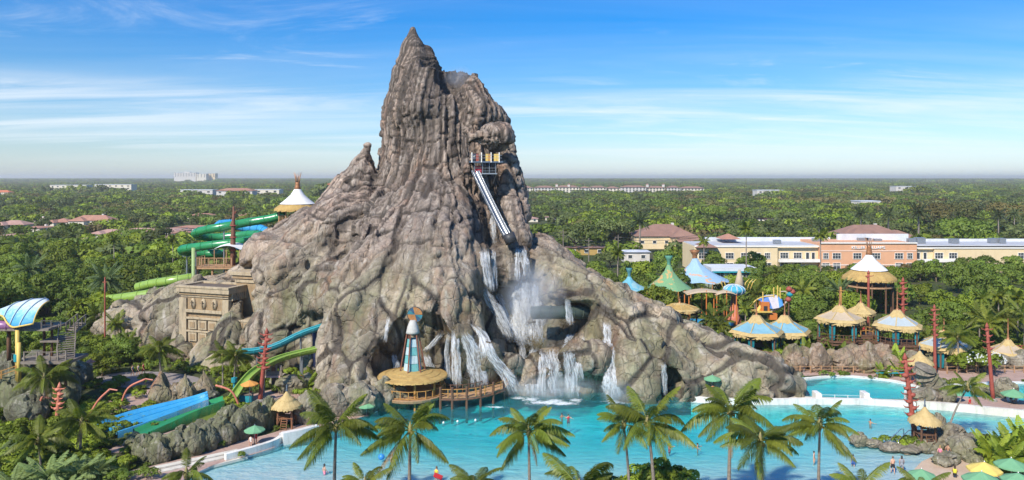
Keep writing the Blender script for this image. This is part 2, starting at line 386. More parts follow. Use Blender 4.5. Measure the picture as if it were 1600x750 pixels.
def volcano_field(h=0.3):
    lo = np.array([-78., 97., -1.2]); hi_ = np.array([54., 174., 59.6])
    n = np.ceil((hi_ - lo) / h).astype(int) + 1
    ax = [np.float32(lo[i]) + np.float32(h) * np.arange(n[i], dtype=np.float32) for i in range(3)]
    Fd = np.full(n, 50., np.float32)
    # lathe whose outline follows the volcano's own left and right edges
    Y0 = 142.
    tab = [(112, 612, 750, 7.5), (150, 600, 764, 9.0), (190, 597, 782, 10.5), (240, 591, 793, 12.), (300, 578, 805, 15.), (350, 545, 822, 19.), (400, 490, 846, 23.5), (450, 450, 880, 27.5), (500, 425, 900, 30.5), (560, 405, 920, 33.)]
    zt = np.array([P(0, a[0], Y0).z for a in tab])[::-1]
    Lx = np.array([(a[1] - CX) / F * Y0 for a in tab])[::-1]; Rx = np.array([(a[2] - CX) / F * Y0 for a in tab])[::-1]; bb = np.array([a[3] for a in tab])[::-1]
    X, Yg = np.meshgrid(ax[0], ax[1], indexing='ij'); top = zt[-1]
    for k, z in enumerate(ax[2]):
        zc = min(z, top); cxx = (np.interp(zc, zt, Lx) + np.interp(zc, zt, Rx)) / 2; a = (np.interp(zc, zt, Rx) - np.interp(zc, zt, Lx)) / 2; b = np.interp(zc, zt, bb)
        q = np.sqrt(((X - cxx) / a) ** 2 + ((Yg - Y0) / b) ** 2)
        d = (q - 1) * min(a, b) * .8 + .7
        if z > top: d = np.maximum(d, z - top)
        Fd[:, :, k] = d
    def sub(bmin, bmax):
        i0 = np.maximum(np.floor((np.array(bmin) - lo) / h).astype(int), 0); i1 = np.minimum(np.ceil((np.array(bmax) - lo) / h).astype(int) + 1, n)
        return tuple(slice(a, b) for a, b in zip(i0, i1))
    def coords(sl):
        return np.meshgrid(*[ax[i][sl[i]] for i in range(3)], indexing='ij')
    def op(sl, d, k, cut):
        A = Fd[sl]
        if cut:
            d = -d; e = np.maximum(k - np.abs(A - d), 0) / k; Fd[sl] = np.maximum(A, d) + e * e * k * .25
        else:
            e = np.maximum(k - np.abs(A - d), 0) / k; Fd[sl] = np.minimum(A, d) - e * e * k * .25
    def seg(a, ra, b, rb, k=2., cut=False):
        a, b = np.array(a, np.float32), np.array(b, np.float32); m = max(ra, rb) + k + 1.5
        sl = sub(np.minimum(a, b) - m, np.maximum(a, b) + m)
        x, y, z = coords(sl)
        if x.size == 0: return
        ba = b - a; t = np.clip(((x - a[0]) * ba[0] + (y - a[1]) * ba[1] + (z - a[2]) * ba[2]) / max((ba ** 2).sum(), 1e-6), 0, 1)
        d = np.sqrt((x - a[0] - t * ba[0]) ** 2 + (y - a[1] - t * ba[1]) ** 2 + (z - a[2] - t * ba[2]) ** 2) - (ra + (rb - ra) * t)
        op(sl, d, k, cut)
    def chain(pts, k=2., cut=False):          # (px, py, Y, r) ...
        for (p, q) in zip(pts[:-1], pts[1:]): seg(P(*p[:3]), p[3], P(*q[:3]), q[3], k, cut)
    def ell(px, py, Y, r, k=1.5, cut=False, rz=0., tilt=0.):
        c = np.array(P(px, py, Y)); m = max(r) + k + 1.
        sl = sub(c - m, c + m); x, y, z = coords(sl)
        if x.size == 0: return
        x = x - c[0]; y = y - c[1]; z = z - c[2]
        if rz: x, y = x * math.cos(rz) + y * math.sin(rz), -x * math.sin(rz) + y * math.cos(rz)
        if tilt: x, z = x * math.cos(tilt) + z * math.sin(tilt), -x * math.sin(tilt) + z * math.cos(tilt)
        q = np.sqrt((x / r[0]) ** 2 + (y / r[1]) ** 2 + (z / r[2]) ** 2)
        op(sl, (q - 1) * min(r), k, cut)
    rr = random.Random(5); QUEUE = []
    def hit(px, py):                                     # first rock met by the line of sight through a photo pixel
        y = np.arange(98., 173., .2); q = np.stack([(px - CX) / F * y, y, CH - (py - HY) / F * y], 1)
        i = np.round((q - lo) / h).astype(int); ok = ((i >= 0) & (i < n)).all(1); i = np.clip(i, 0, n - 1)
        v = np.where(ok, Fd[i[:, 0], i[:, 1], i[:, 2]], 9.); w = np.argmax(v < 0)
        return q[w] if v[w] < 0 else None
    def rib(line, r, sink=.1, k=.22, taper=1.35, sub_=3, jit=1):
        pts = [(p.x, p.y) for p in spline([(a, b, 0) for a, b in line], sub_)]
        c = [hit(x + rr.uniform(-1, 1) * jit, y) for x, y in pts]
        QUEUE.append((pts, c, r, sink, k, taper, jit))
    def flush():
        while QUEUE: put(*QUEUE.pop(0))
    def put(pts, c, r, sink, k, taper, jit):
        prev = None; m = len(pts)
        for i in range(m):
            if c[i] is None: prev = None; continue
            u = i / max(m - 1, 1); rad = r * min(.3 + 3.2 * u, .85 + (taper - .85) * u) * (1 + jit * rr.uniform(-.07, .07))
            q = c[i] + np.array([0, rad * (1 - .72 + sink), -rad * .12])
            if prev is not None and np.linalg.norm(q - prev[0]) < 9: seg(prev[0], prev[1], q, rad, k)
            prev = (q, rad)
    def ribs(line, r, side=2):
        rib(line, r)
        for sgn in (-1, 1)[:side]:
            o = sgn * r * rr.uniform(9, 14)
            rib([(x + o * rr.uniform(.8, 1.2), y + rr.uniform(2, 10)) for x, y in line[:-1]] + [(line[-1][0] + o, line[-1][1] - rr.uniform(0, 25))], r * rr.uniform(.5, .75), .1)
    VOLC_SHAPE(chain, ell, seg, rib, ribs, rr, flush)
    return Fd, lo, h

def VOLC_SHAPE(chain, ell, seg, rib, ribs, rr, flush):
    # summit: tall horn with its shoulder, crater rim, spikes on the right
    chain([(650, 190, 140, 5.8), (646, 112, 141, 3.3), (645, 76, 141, 1.9), (645, 46, 141, .6)], 1.2)
    chain([(655, 170, 136, 5.), (652, 98, 137, 1.0)], 1.2)
    chain([(672, 150, 141, 4.4), (668, 80, 142, 1.0)], 1.)
    chain([(690, 190, 138, 5.5), (690, 118, 138, 1.8)], 1.2)
    ell(722, 110, 139, (4.2, 5, 3.6), 1.2, True); ell(705, 118, 136, (2.2, 6, 3.0), 1., True)
    chain([(748, 180, 137, 3.8), (742, 118, 139, 1.1)], 1.); chain([(765, 190, 138, 3.6), (757, 140, 139, 1.2)], 1.)
    chain([(788, 260, 137, 2.6), (782, 176, 137, .7)], .8); chain([(798, 330, 136, 2.8), (795, 210, 138, 1.2)], .8)
    # the small horn on the left shoulder
    chain([(538, 352, 139, 6.5), (556, 302, 139, 4.3), (566, 262, 139, 2.3), (574, 230, 139, .6)], .8)
    # long left arm
    LA = [(545, 390, 136, 9.), (470, 440, 136, 8.), (400, 492, 139, 8.5), (300, 512, 143, 8.3), (210, 530, 146, 6.8), (145, 548, 148, 4.6)]
    chain(LA, 3.)
    chain([(520, 360, 132, 5.), (455, 425, 128, 5.), (430, 500, 127, 5.5)], 2.)
    chain([(480, 360, 140, 4.), (440, 395, 141, 5.)], 2.)
    ell(412, 400, 135, (4., 4, 4.5), 1.5); ell(340, 520, 131, (4., 3.5, 6.5), 1.2, tilt=-.25)
    chain([(345, 560, 126, 4.2), (368, 480, 129, 1.3)], 1.); chain([(430, 545, 121, 4.5), (450, 470, 123, 3.)], 1.2)
    chain([(420, 520, 123, 5.), (440, 455, 125, 2.)], 1.)
    ell(545, 470, 121, (8., 6, 6.), 2.)
    ell(527, 517, 112.5, (8.4, 8., 4.8), 1.0, True)                # hollow that the flume runs through
    ell(588, 482, 116, (3.6, 6, 2.8), 1.0, True)
    # bulk of the front
    chain([(625, 350, 130, 6.), (600, 440, 120, 6.5), (570, 520, 113, 5.5), (535, 605, 109, 4.5)], 3.)
    chain([(560, 605, 107, 3.6), (600, 545, 110, 4.2), (625, 505, 112, 4.)], 2.)
    chain([(675, 330, 129, 6.), (690, 405, 119, 5.5), (690, 485, 113, 5.2), (640, 575, 109, 3.8), (600, 632, 106, 2.8)], 3.)
    chain([(715, 340, 127, 4.5), (722, 435, 118, 4.), (715, 520, 111, 3.6)], 2.)
    ell(545, 615, 104, (2.2, 2.2, 3.), .8); ell(700, 560, 107, (4.2, 3.5, 5.), 1.); ell(755, 565, 107, (3., 3, 4.2), 1.)
    # long right arm
    RA = [(848, 440, 127, 6.8), (900, 500, 120, 7.3), (960, 548, 115, 6.8), (1040, 575, 113, 6.2), (1110, 592, 112, 4.7), (1180, 605, 110, 4.0), (1245, 622, 109, 2.)]
    chain(RA, 2.5)
    chain([(845, 390, 129, 3.2), (880, 430, 124, 3.), (940, 475, 119, 3.)], 1.5)
    chain([(1000, 600, 107, 5.), (1075, 610, 108, 4.)], 1.5); ell(1165, 600, 107, (6.5, 4., 4.2), 1.2); ell(1080, 545, 118, (5, 4, 4), 1.5)
    # ribs traced down the flanks
    for ln, r in (([(590, 262), (566, 312), (524, 352), (482, 388), (440, 415), (400, 432)], 1.7), ([(598, 292), (575, 342), (541, 382), (506, 420), (478, 455)], 1.8),
                  ([(611, 312), (595, 362), (566, 402), (540, 440), (512, 472)], 1.8), ([(626, 330), (612, 380), (590, 420), (566, 452), (545, 490)], 2.0),
                  ([(641, 340), (635, 390), (620, 432), (598, 474), (566, 530), (540, 590)], 2.1), ([(657, 350), (655, 402), (645, 452), (628, 505), (608, 545)], 2.0),
                  ([(673, 350), (680, 402), (675, 452), (663, 505), (646, 555)], 2.0), ([(691, 340), (701, 390), (705, 442), (698, 492), (684, 540)], 1.9),
                  ([(711, 330), (722, 380), (728, 432), (730, 482), (728, 530)], 1.7), ([(572, 240), (556, 280), (536, 318), (505, 352)], 1.2), ([(580, 252), (570, 292), (552, 335)], 1.2),
                  ([(530, 350), (492, 376), (455, 402), (425, 435)], 1.6), ([(470, 392), (430, 424), (380, 446), (330, 458)], 1.6), ([(430, 440), (380, 466), (330, 490), (290, 530)], 1.6),
                  ([(330, 452), (255, 482), (170, 515)], 1.1), ([(320, 475), (260, 505), (190, 540)], 1.2), ([(300, 455), (230, 482), (150, 514)], .9), ([(310, 492), (265, 515), (215, 545)], 1.2), ([(525, 440), (500, 470), (485, 505)], 1.6),
                  ([(842, 382), (880, 414), (930, 447), (985, 473), (1040, 502)], 1.7), ([(850, 404), (900, 443), (950, 475), (1000, 515), (1040, 565)], 1.6), ([(880, 432), (925, 470), (960, 505), (980, 560)], 1.4),
                  ([(990, 482), (1050, 516), (1100, 560), (1130, 600)], 1.6), ([(1060, 506), (1120, 538), (1180, 572), (1240, 602)], 1.5), ([(1020, 520), (1050, 560), (1070, 605)], 1.6), ([(1110, 560), (1150, 590), (1190, 615)], 1.2),
                  ([(600, 500), (572, 540), (548, 580), (530, 615)], 1.7), ([(640, 520), (620, 560), (590, 610)], 1.5)):
        ribs(ln, r)
    flush()
    # gully with the body slide and the hollow behind the great falls
    chain([(764, 246, 127, 3.0), (772, 310, 123.5, 3.5), (786, 372, 119.5, 4.)], 1.0, True)
    ell(761, 250, 126.5, (3.3, 5., 3.0), .6, True)
    ell(838, 470, 111, (7.6, 7.5, 9.5), 2., True, tilt=.0); ell(880, 540, 107, (6.5, 6, 5.5), 1.5, True)
    ell(800, 440, 110, (5.5, 5., 6), 1.5, True)
    ell(652, 572, 105.2, (5.8, 4.4, 7.5), .8, True)
    ell(386, 456, 128.5, (4.4, 6.5, 5.6), .8, True); ell(396, 512, 124.5, (3.6, 4.5, 4.), .8, True); chain([(345, 575, 122, 4.6), (368, 482, 125.5, 1.4)], 1.); chain([(286, 560, 128, 3.), (292, 505, 130, 1.2)], .8)
    # rocks over and beside the balcony
    ell(764, 214, 127.5, (3.1, 2.6, 1.9), .5); chain([(731, 262, 126.5, 1.7), (727, 208, 128, 1.0)], .6)
    chain([(806, 330, 129, 2.8), (795, 260, 131, 1.6)], .8)
    chain([(812, 372, 124, 2.2), (800, 320, 127, 1.5)], .8)
    # ledges and boulders in the falls
    ell(790, 412, 120, (4.0, 3.4, 3.6), .8); ell(866, 598, 109.5, (5.6, 4.2, 4.6), .6); ell(838, 600, 109.2, (3.2, 3.8, 4.7), .6); ell(796, 566, 107.5, (2.1, 2.0, 2.1), .5)
    ell(915, 560, 106, (3.6, 2.6, 2.7), .5); ell(752, 425, 117, (2.4, 2.6, 4.6), .8); ell(900, 462, 114., (4.6, 3.4, 1.4), 1.4); ell(872, 555, 110, (2.2, 1.8, 1.), .4)
    ell(908, 606, 104.5, (4.6, 4.2, 2.1), .5, True); ell(1045, 600, 105, (1.8, 3, 2.4), .5, True); ell(940, 610, 104, (2.4, 4, 2.), .5, True)
    ell(1000, 580, 106, (3., 3., 4.4), .8); ell(975, 545, 109, (2.4, 2.4, 2.4), .6)

def surface_nets(Fd, lo, h):
    S = Fd < 0; c = [slice(None, -1), slice(1, None)]
    cnt = np.zeros(tuple(np.array(Fd.shape) - 1), np.uint8)
    for a in (0, 1):
        for b in (0, 1):
            for d in (0, 1): cnt += S[c[a], c[b], c[d]]
    act = np.argwhere((cnt > 0) & (cnt < 8)); idx = np.full(cnt.shape, -1, np.int32); idx[tuple(act.T)] = np.arange(len(act))
    corner = np.array([(a, b, d) for a in (0, 1) for b in (0, 1) for d in (0, 1)])
    vals = np.stack([Fd[tuple((act + q).T)] for q in corner], 1)
    acc = np.zeros((len(act), 3), np.float32); nn = np.zeros(len(act), np.float32)
    for i in range(8):
        for j in range(i + 1, 8):
            if np.abs(corner[i] - corner[j]).sum() != 1: continue
            m = (vals[:, i] < 0) != (vals[:, j] < 0)
            t = np.where(m, vals[:, i] / np.where(m, vals[:, i] - vals[:, j], 1), 0)[:, None]
            acc += np.where(m[:, None], corner[i] + t * (corner[j] - corner[i]), 0); nn += m
    V = lo + h * (act + acc / nn[:, None])
    quads = []
    for axis in range(3):
        a0 = [slice(None)] * 3; a1 = [slice(None)] * 3; a0[axis] = slice(None, -1); a1[axis] = slice(1, None)
        s0, s1 = S[tuple(a0)], S[tuple(a1)]
        e = np.argwhere(s0 != s1); o1, o2 = [k for k in range(3) if k != axis]
        e = e[(e[:, o1] > 0) & (e[:, o2] > 0) & (e[:, o1] < Fd.shape[o1] - 1) & (e[:, o2] < Fd.shape[o2] - 1)]
        def cell(d1, d2):
            q = e.copy(); q[:, o1] += d1; q[:, o2] += d2; return idx[tuple(q.T)]
        Q = np.stack([cell(-1, -1), cell(0, -1), cell(0, 0), cell(-1, 0)], 1)
        flip = s0[tuple(e.T)] if axis != 1 else ~s0[tuple(e.T)]
        Q[~flip] = Q[~flip][:, ::-1]; quads.append(Q)
    return V, np.concatenate(quads)

def vnormals(V, Q):
    d = np.cross(V[Q[:, 2]] - V[Q[:, 0]], V[Q[:, 3]] - V[Q[:, 1]]); Nn = np.zeros_like(V)
    for k in range(4):
        for a in range(3): Nn[:, a] += np.bincount(Q[:, k], d[:, a], len(V))
    return Nn / np.maximum(np.linalg.norm(Nn, axis=1, keepdims=True), 1e-9)

def crag(V, Nn):
    """breaks the smooth flow of rock into ribs, slabs and blocks"""
    V = V.astype(np.float32)
    w = np.stack([fbm(V * .09 + 5 * k, 3, 11 + k) for k in range(3)], 1)
    w2 = np.stack([fbm(V * .45 + 9 * k, 2, 61 + k) for k in range(3)], 1)
    Wp = V + w * 1.3 + w2 * .12
    Ws = V + w * .7
    dx, dy = Wp[:, 0] + 13.0, Wp[:, 1] - 142.0; rho = np.hypot(dx, dy); th = np.arctan2(dx, -dy)
    s = rho * .75 - V[:, 2]
    hi = np.clip((V[:, 2] - 10) / 14, 0, 1)                      # 0 in the block skirt, 1 on the columns above
    f32 = lambda *a: np.stack(a, 1).astype(np.float32)
    # upright slabs split across into blocks, with finer splits over them
    def slabs(k, sd, hmin, hmax, st, sb, ck):
        u = th * k + fbm(V * .10, 3, sd) * k * .07 + .36 * np.sin(th * k * 2.1 + sd) + .55 * np.sin(th * k * .73 + sd * 2.); i = np.floor(u); fu = u - i; z0 = np.zeros_like(i)
        rn = lambda a, b, q: _hash(a.astype(np.int64), b.astype(np.int64), z0.astype(np.int64), sd + q)
        hh = hmin + (hmax - hmin) * rn(i, z0, 1); zz = Ws[:, 2] / hh + rn(i, z0, 2) * 9 + (rn(i, z0, 3) - .5) * .7 * (fu - .5); j = np.floor(zz); fz = zz - j
        eu = np.minimum(fu, 1 - fu) * np.maximum(rho, 4) / k; ez = np.minimum(fz, 1 - fz) * hh
        c = np.maximum(np.exp(-(eu / .17) ** 2), .85 * np.exp(-(ez / .19) ** 2) * (rn(i, j, 5) > .2))
        return (rn(i, z0, 4) - .5) * st + (rn(i, j, 6) - .5) * sb + (rn(i, j, 7) - .5) * .5 * (fu - .5) * st - ck * c, c, .5 * rn(i, z0, 8) + .5 * rn(i, j, 9)
    c1, k1, t1 = slabs(7.4, 5, 1.9, 5.6, 1.15, .66, .50)
    c2, k2, t2 = slabs(17., 31, 1.1, 3.4, .30, .30, .20)
    c1 = c1 + 1.0 * vnoise(f32(th * 2.6, V[:, 2] * .05, np.full_like(s, 2.2)), 77)
    q1 = facet(f32(Ws[:, 0] * .34, Ws[:, 1] * .34, Ws[:, 2] * .16), 95, .22, .05, .45, .20)[0]; c1 = c1 + q1
    # masses drawn out down the slope, with a few cross joints
    b1, p5, p6, rc = facet(f32(th * 9.0, s * .085, np.full_like(s, 4.3)), 8, .42, .05, .50, .45)
    b2, p7, p8, rd = facet(f32(Wp[:, 0] * .34, Wp[:, 1] * .34, Wp[:, 2] * .26), 18, .24, .04, .42, .60)
    d = (c1 + c2) * (.12 + .88 * hi) + (b1 + b2) * (1 - .85 * hi) + fbm(V * .35, 3, 33) * (.20 - .12 * hi)
    fade = np.clip((57.5 - V[:, 2]) / 14., .12, 1)
    cr = lambda a, b, w: np.exp(-((b - a) / w) ** 2)
    crack = np.maximum(np.maximum(k1, .6 * k2) * hi, np.maximum(cr(p5, p6, .06), .45 * cr(p7, p8, .045) * (fbm(V * .12, 2, 71) > -.1)) * (1 - hi))
    tone = (t1 * .65 + t2 * .35) * hi + (rc * .5 + rd * .5) * (1 - hi)
    return V + Nn * (d * fade)[:, None], crack, tone

WET_LINES = [[(757, 276), (771, 382), (764, 452)], [(814, 385), (821, 436), (828, 540)], [(754, 450), (802, 535)], [(835, 545), (832, 624)], [(866, 545), (868, 622)], [(890, 545), (895, 622)], [(886, 466), (896, 520), (884, 552)], [(950, 503), (963, 626)], [(710, 515), (713, 606)], [(722, 518), (750, 606)], [(735, 505), (808, 618)], [(690, 520), (664, 553), (682, 600)], [(1037, 566), (1039, 618)], [(614, 552), (622, 588)]]
def make_volcano():
    Fd, lo, h = volcano_field()
    V, Q = surface_nets(Fd, lo, h)
    Nn = vnormals(V, Q); V, crack, tone = crag(V, Nn)
    px = CX + F * V[:, 0] / V[:, 1]; py = HY + F * (CH - V[:, 2]) / V[:, 1]; wet = np.zeros(len(V))
    for ln in WET_LINES:                                 # rock kept wet by the falls that run over it
        for a, b in zip(ln[:-1], ln[1:]):
            a, b = np.array(a[:2], float), np.array(b[:2], float); ab = b - a; t = np.clip(((px - a[0]) * ab[0] + (py - a[1]) * ab[1]) / (ab @ ab), 0, 1); dd = np.hypot(px - a[0] - t * ab[0], py - a[1] - t * ab[1]); wet = np.maximum(wet, np.clip(1.35 - dd / 22., 0, 1))
    wet *= (V[:, 1] < 128)
    root = empty('volcano', (-18, 135, 0), 'tall craggy brown rock volcano with waterfalls, towering over the turquoise pool', 'volcano')
    me = np_mesh('rock_body', V - np.array(root.location), Q, ROCK, False)
    for nm, arr in (('crack', crack), ('tone', tone), ('wet', wet)):
        at = me.attributes.new(nm, 'FLOAT', 'POINT'); at.data.foreach_set('value', np.ascontiguousarray(arr, np.float32))
    link('rock_body', me, root)
    from mathutils.bvhtree import BVHTree
    return root, BVHTree.FromPolygons(V.tolist(), Q.tolist())
volcano, ROCKBVH = make_volcano()
def on_rock(px, py, out=0.0, near=60):          # where the line of sight through a photo pixel meets the volcano
    d = Vector(((px - CX) / F, 1, -(py - HY) / F)).normalized(); o = Vector((0, 0, CH))
    r = ROCKBVH.ray_cast(o + d * near, d)
    return None if r[0] is None else r[0] - d * out
KEEP = []      # (x, y, r) places where no scattered tree may stand
# ================================================================ ground, pools, paths
def pts_px(pts, z=0.0): return [G(a, b, z) for a, b in pts]
def smooth_poly(pts, n=4):
    p = [Vector((q[0], q[1], 0)) for q in pts]; m = len(p); out = []
    for i in range(m):
        a, b, c, d = p[i - 1], p[i], p[(i + 1) % m], p[(i + 2) % m]
        for k in range(n):
            t = k / n
            out.append(0.5 * ((2 * b) + (c - a) * t + (2 * a - 5 * b + 4 * c - d) * t * t + (3 * b - a - 3 * c + d) * t ** 3))
    return [(q.x, q.y) for q in out]
def fill(outer, holes, z, name, mat_, parent=None):
    bm = bmesh.new(); es = []
    for loop in [outer] + holes:
        vs = [bm.verts.new((p[0], p[1], z)) for p in loop]
        es += [bm.edges.new((vs[i], vs[(i + 1) % len(vs)])) for i in range(len(vs))]
    bmesh.ops.triangle_fill(bm, edges=es, use_beauty=True, use_dissolve=False)
    for f in bm.faces:
        f.normal_update()
        if f.normal.z < 0: f.normal_flip()
    me = bpy.data.meshes.new(name); bm.to_mesh(me); bm.free(); me.materials.append(mat_)
    return link(name, me, parent)
def sheet(name, pts, z, mat_, smooth_n=0):
    q = pts_px(pts, z); q = [(a.x, a.y) for a in q]
    if smooth_n: q = smooth_poly(q, smooth_n)
    return tag(fill(q, [], z, name, mat_), kind='structure')

WATER_Z = -0.2
POOL_PX = [(225, 775), (330, 728), (398, 709), (428, 699), (440, 693), (500, 680), (540, 660), (590, 641), (640, 618), (720, 606), (820, 596), (900, 590), (980, 596), (1060, 606), (1120, 616), (1260, 626), (1350, 627), (1440, 633), (1540, 643), (1640, 653), (1760, 668),
           (1770, 698), (1640, 700), (1570, 702), (1520, 704), (1474, 706), (1440, 722), (1418, 745), (1390, 790), (1250, 830), (800, 850), (400, 830)]
POOL = [(p.x, p.y) for p in pts_px(POOL_PX)]
POOL2_PX = [(1225, 592), (1262, 589), (1330, 588.5), (1390, 595), (1420, 601), (1440, 606), (1470, 603), (1520, 600), (1600, 598), (1780, 600), (1780, 638), (1640, 630), (1545, 623), (1440, 625), (1350, 622), (1262, 619), (1225, 618)]
POOL2 = [(p.x, p.y) for p in pts_px(POOL2_PX)]

def soil_mat():
    m, t = newmat('soil_and_grass'); p = t.pos()
    big = t.noise(p, .05, 5, .65); mid = t.noise(p, .5, 5, .65); fin = t.noise(p, 6, 4, .7)
    col = t.mix(t.ramp(mid, [(.4, 0.), (.62, 1.)]), (.055, .075, .025), (.085, .10, .04))
    col = t.mix(t.ramp(big, [(.5, 0.), (.62, .8)]), col, (.11, .09, .06))
    col = t.mix(t.ramp(fin, [(.3, .6), (.6, 0.)]), col, (.03, .035, .015))
    t.out(col, .95, t.bump(fin, .8, .1), .1); return m
def paving_mat(name, c, c2, sc=1.1):
    m, t = newmat(name); p = t.pos()
    mid = t.noise(p, .35, 5, .6); fin = t.noise(p, 7, 4, .65)
    e = t.ramp(t.vor(p, sc, 'DISTANCE_TO_EDGE'), [(0., 0.), (.05, 1.)])
    col = t.mix(t.ramp(mid, [(.38, 0.), (.62, 1.)]), c, c2)
    col = t.mix(t.ramp(fin, [(.3, .3), (.6, 0.)]), col, tuple(x * .5 for x in c))
    col = t.mix(t.ramp(e, [(0., .35), (1., 0.)]), col, tuple(x * .45 for x in c))
    t.out(col, .85, t.bump(t.m('ADD', t.m('MULTIPLY', e, .5), t.m('MULTIPLY', fin, .4)), .4, .04), .25); return m
SOIL = soil_mat()
ground = tag(fill([(-22000, -600), (22000, -600), (22000, 30000), (-22000, 30000)], [[(-300, 10), (300, 10), (300, 700), (-300, 700)]], 0.0, 'ground', SOIL), kind='structure')
park = tag(fill([(-300, 10), (300, 10), (300, 700), (-300, 700)], [POOL, POOL2], 0.0, 'park_ground', SOIL), kind='structure')

def pool_plaster():
    m, t = newmat('pool_plaster'); p = t.pos()
    a = t.noise(p, .25, 5, .6); b = t.noise(t.map(p, (1, 2.2, 1)), .8, 6, .7, .6)
    col = t.mix(t.ramp(a, [(.4, 0.), (.6, 1.)]), (.70, .78, .76), (.78, .80, .76))
    # the wet, bare slab where the floor rises out of the water
    sp = t.N('ShaderNodeSeparateXYZ'); t.L(p, sp.inputs[0])
    dry = t.ramp(t.m('ADD', sp.outputs[2], t.m('MULTIPLY', b, .10)), [(.0, 0.), (.06, 1.)])
    t.out(col, .7, t.bump(b, .2, .05), .3); return m
PLASTER = pool_plaster()
TAN = paving_mat('wet_beach_slab', (.50, .36, .25), (.58, .45, .33), .12)
SHORE = [Vector((*p[:2], 0)) for p in pts_px([(225, 790), (400, 742), (470, 760), (800, 790), (1250, 775), (1390, 760), (1418, 745), (1440, 722), (1474, 706), (1570, 702), (1780, 698)])]
def shore_depth(x, y):
    p = Vector((x, y, 0)); d = 1e9
    for a, b in zip(SHORE[:-1], SHORE[1:]):
        ab = b - a; t = max(0, min(1, (p - a).dot(ab) / ab.length_squared)); d = min(d, (p - a - ab * t).length)
    return -0.21 - min(2.3, .015 * d + .0032 * d * d)
def pool_floor():
    xs = np.arange(-50, 95, 1.5); ys = np.arange(58, 128, 1.5)
    rows = [[(x, y, shore_depth(x, y)) for x in xs] for y in ys]
    tag(MB().grid(rows).build('pool_floor', PLASTER, smooth=True), kind='structure')
    w = MB()
    for loop in (POOL, POOL2):
        for i in range(len(loop)):
            a, b = loop[i], loop[(i + 1) % len(loop)]
            w.add([(a[0], a[1], 0.0), (b[0], b[1], 0.0), (b[0], b[1], -2.7), (a[0], a[1], -2.7)], [(0, 1, 2, 3)])
    tag(w.build('pool_wall', PLASTER), kind='structure')
    f2 = MB(); f2.prism(POOL2, -1.5, -1.3); tag(f2.build('upper_pool_floor', PLASTER), kind='structure')
pool_floor()
def water_mat(dens, tint):
    m, t = newmat('pool_water_%d' % int(dens * 100)); p = t.pos()
    w1 = t.noise(t.map(p, (.55, 1.5, 1)), .55, 4, .6, .5); w2 = t.noise(t.map(p, (1, 1.9, 1)), 2.3, 3, .6, .4)
    n = t.bump(t.m('ADD', t.m('MULTIPLY', w1, 1.0), t.m('MULTIPLY', w2, .35)), .55, .22)
    fr = t.N('ShaderNodeFresnel'); fr.inputs[0].default_value = 1.30; t.L(n, fr.inputs['Normal'])
    gl = t.N('ShaderNodeBsdfGlossy'); gl.inputs['Roughness'].default_value = .08; t.L(n, gl.inputs['Normal'])
    tr = t.N('ShaderNodeBsdfTransparent')
    # small amount of light scattered back by the bubbles and churn in the top of the water
    df = t.N('ShaderNodeBsdfDiffuse'); df.inputs['Color'].default_value = (*tint, 1); t.L(n, df.inputs['Normal'])
    foam = t.ramp(t.noise(t.map(p, (.5, 1.6, 1)), .7, 7, .7, 1.2), [(.45, .12), (.72, .30)])
    a = t.N('ShaderNodeMixShader'); t.L(foam, a.inputs[0]); t.L(tr.outputs[0], a.inputs[1]); t.L(df.outputs[0], a.inputs[2])
    b = t.N('ShaderNodeMixShader'); t.L(t.m('MULTIPLY', fr.outputs[0], .8), b.inputs[0]); t.L(a.outputs[0], b.inputs[1]); t.L(gl.outputs[0], b.inputs[2])
    v = t.N('ShaderNodeVolumeAbsorption'); v.inputs['Color'].default_value = (.0, .955, .978, 1); v.inputs['Density'].default_value = dens
    o = t.N('ShaderNodeOutputMaterial'); t.L(b.outputs[0], o.inputs[0]); t.L(v.outputs[0], o.inputs[1]); return m
wtr = tag(MB().prism(POOL, -2.65, WATER_Z).build('pool_water', water_mat(.40, (.10, .60, .68))), kind='structure')
tag(MB().prism(POOL2, -1.6, -.12).build('upper_pool_water', water_mat(.55, (.06, .52, .62))), kind='structure')
PINK = paving_mat('pink_paving', (.40, .27, .22), (.48, .34, .28), .55)
GREYP = paving_mat('grey_paving', (.25, .215, .20), (.31, .27, .25), .4)
WHITE = mat('pool_white', (.80, .78, .72), (.66, .63, .57), .6, .6, .1, dirt=.35)
CREAMW = mat('cream_wall', (.72, .68, .58), (.60, .55, .46), .5, .7, .15, dirt=.35)
def ribbon_wall(name, pts, z0, z1, th, mat_, n=5):
    q = spline([(p.x, p.y, 0) for p in pts], n); m = MB(); L_, R_ = [], []
    for i, p in enumerate(q):
        t = (q[min(i + 1, len(q) - 1)] - q[max(i - 1, 0)]).normalized(); s = Vector((-t.y, t.x, 0)) * th / 2
        L_.append(p + s); R_.append(p - s)
    up = Vector((0, 0, 1)); rows = [[a + up * z0, a + up * z1, b + up * z1, b + up * z0] for a, b in zip(L_, R_)]
    m.grid(rows); k = len(m.v); m.add([rows[0][i] for i in range(4)], [(0, 1, 2, 3)]); m.add([rows[-1][i] for i in range(4)], [(3, 2, 1, 0)])
    return m.build(name, mat_)
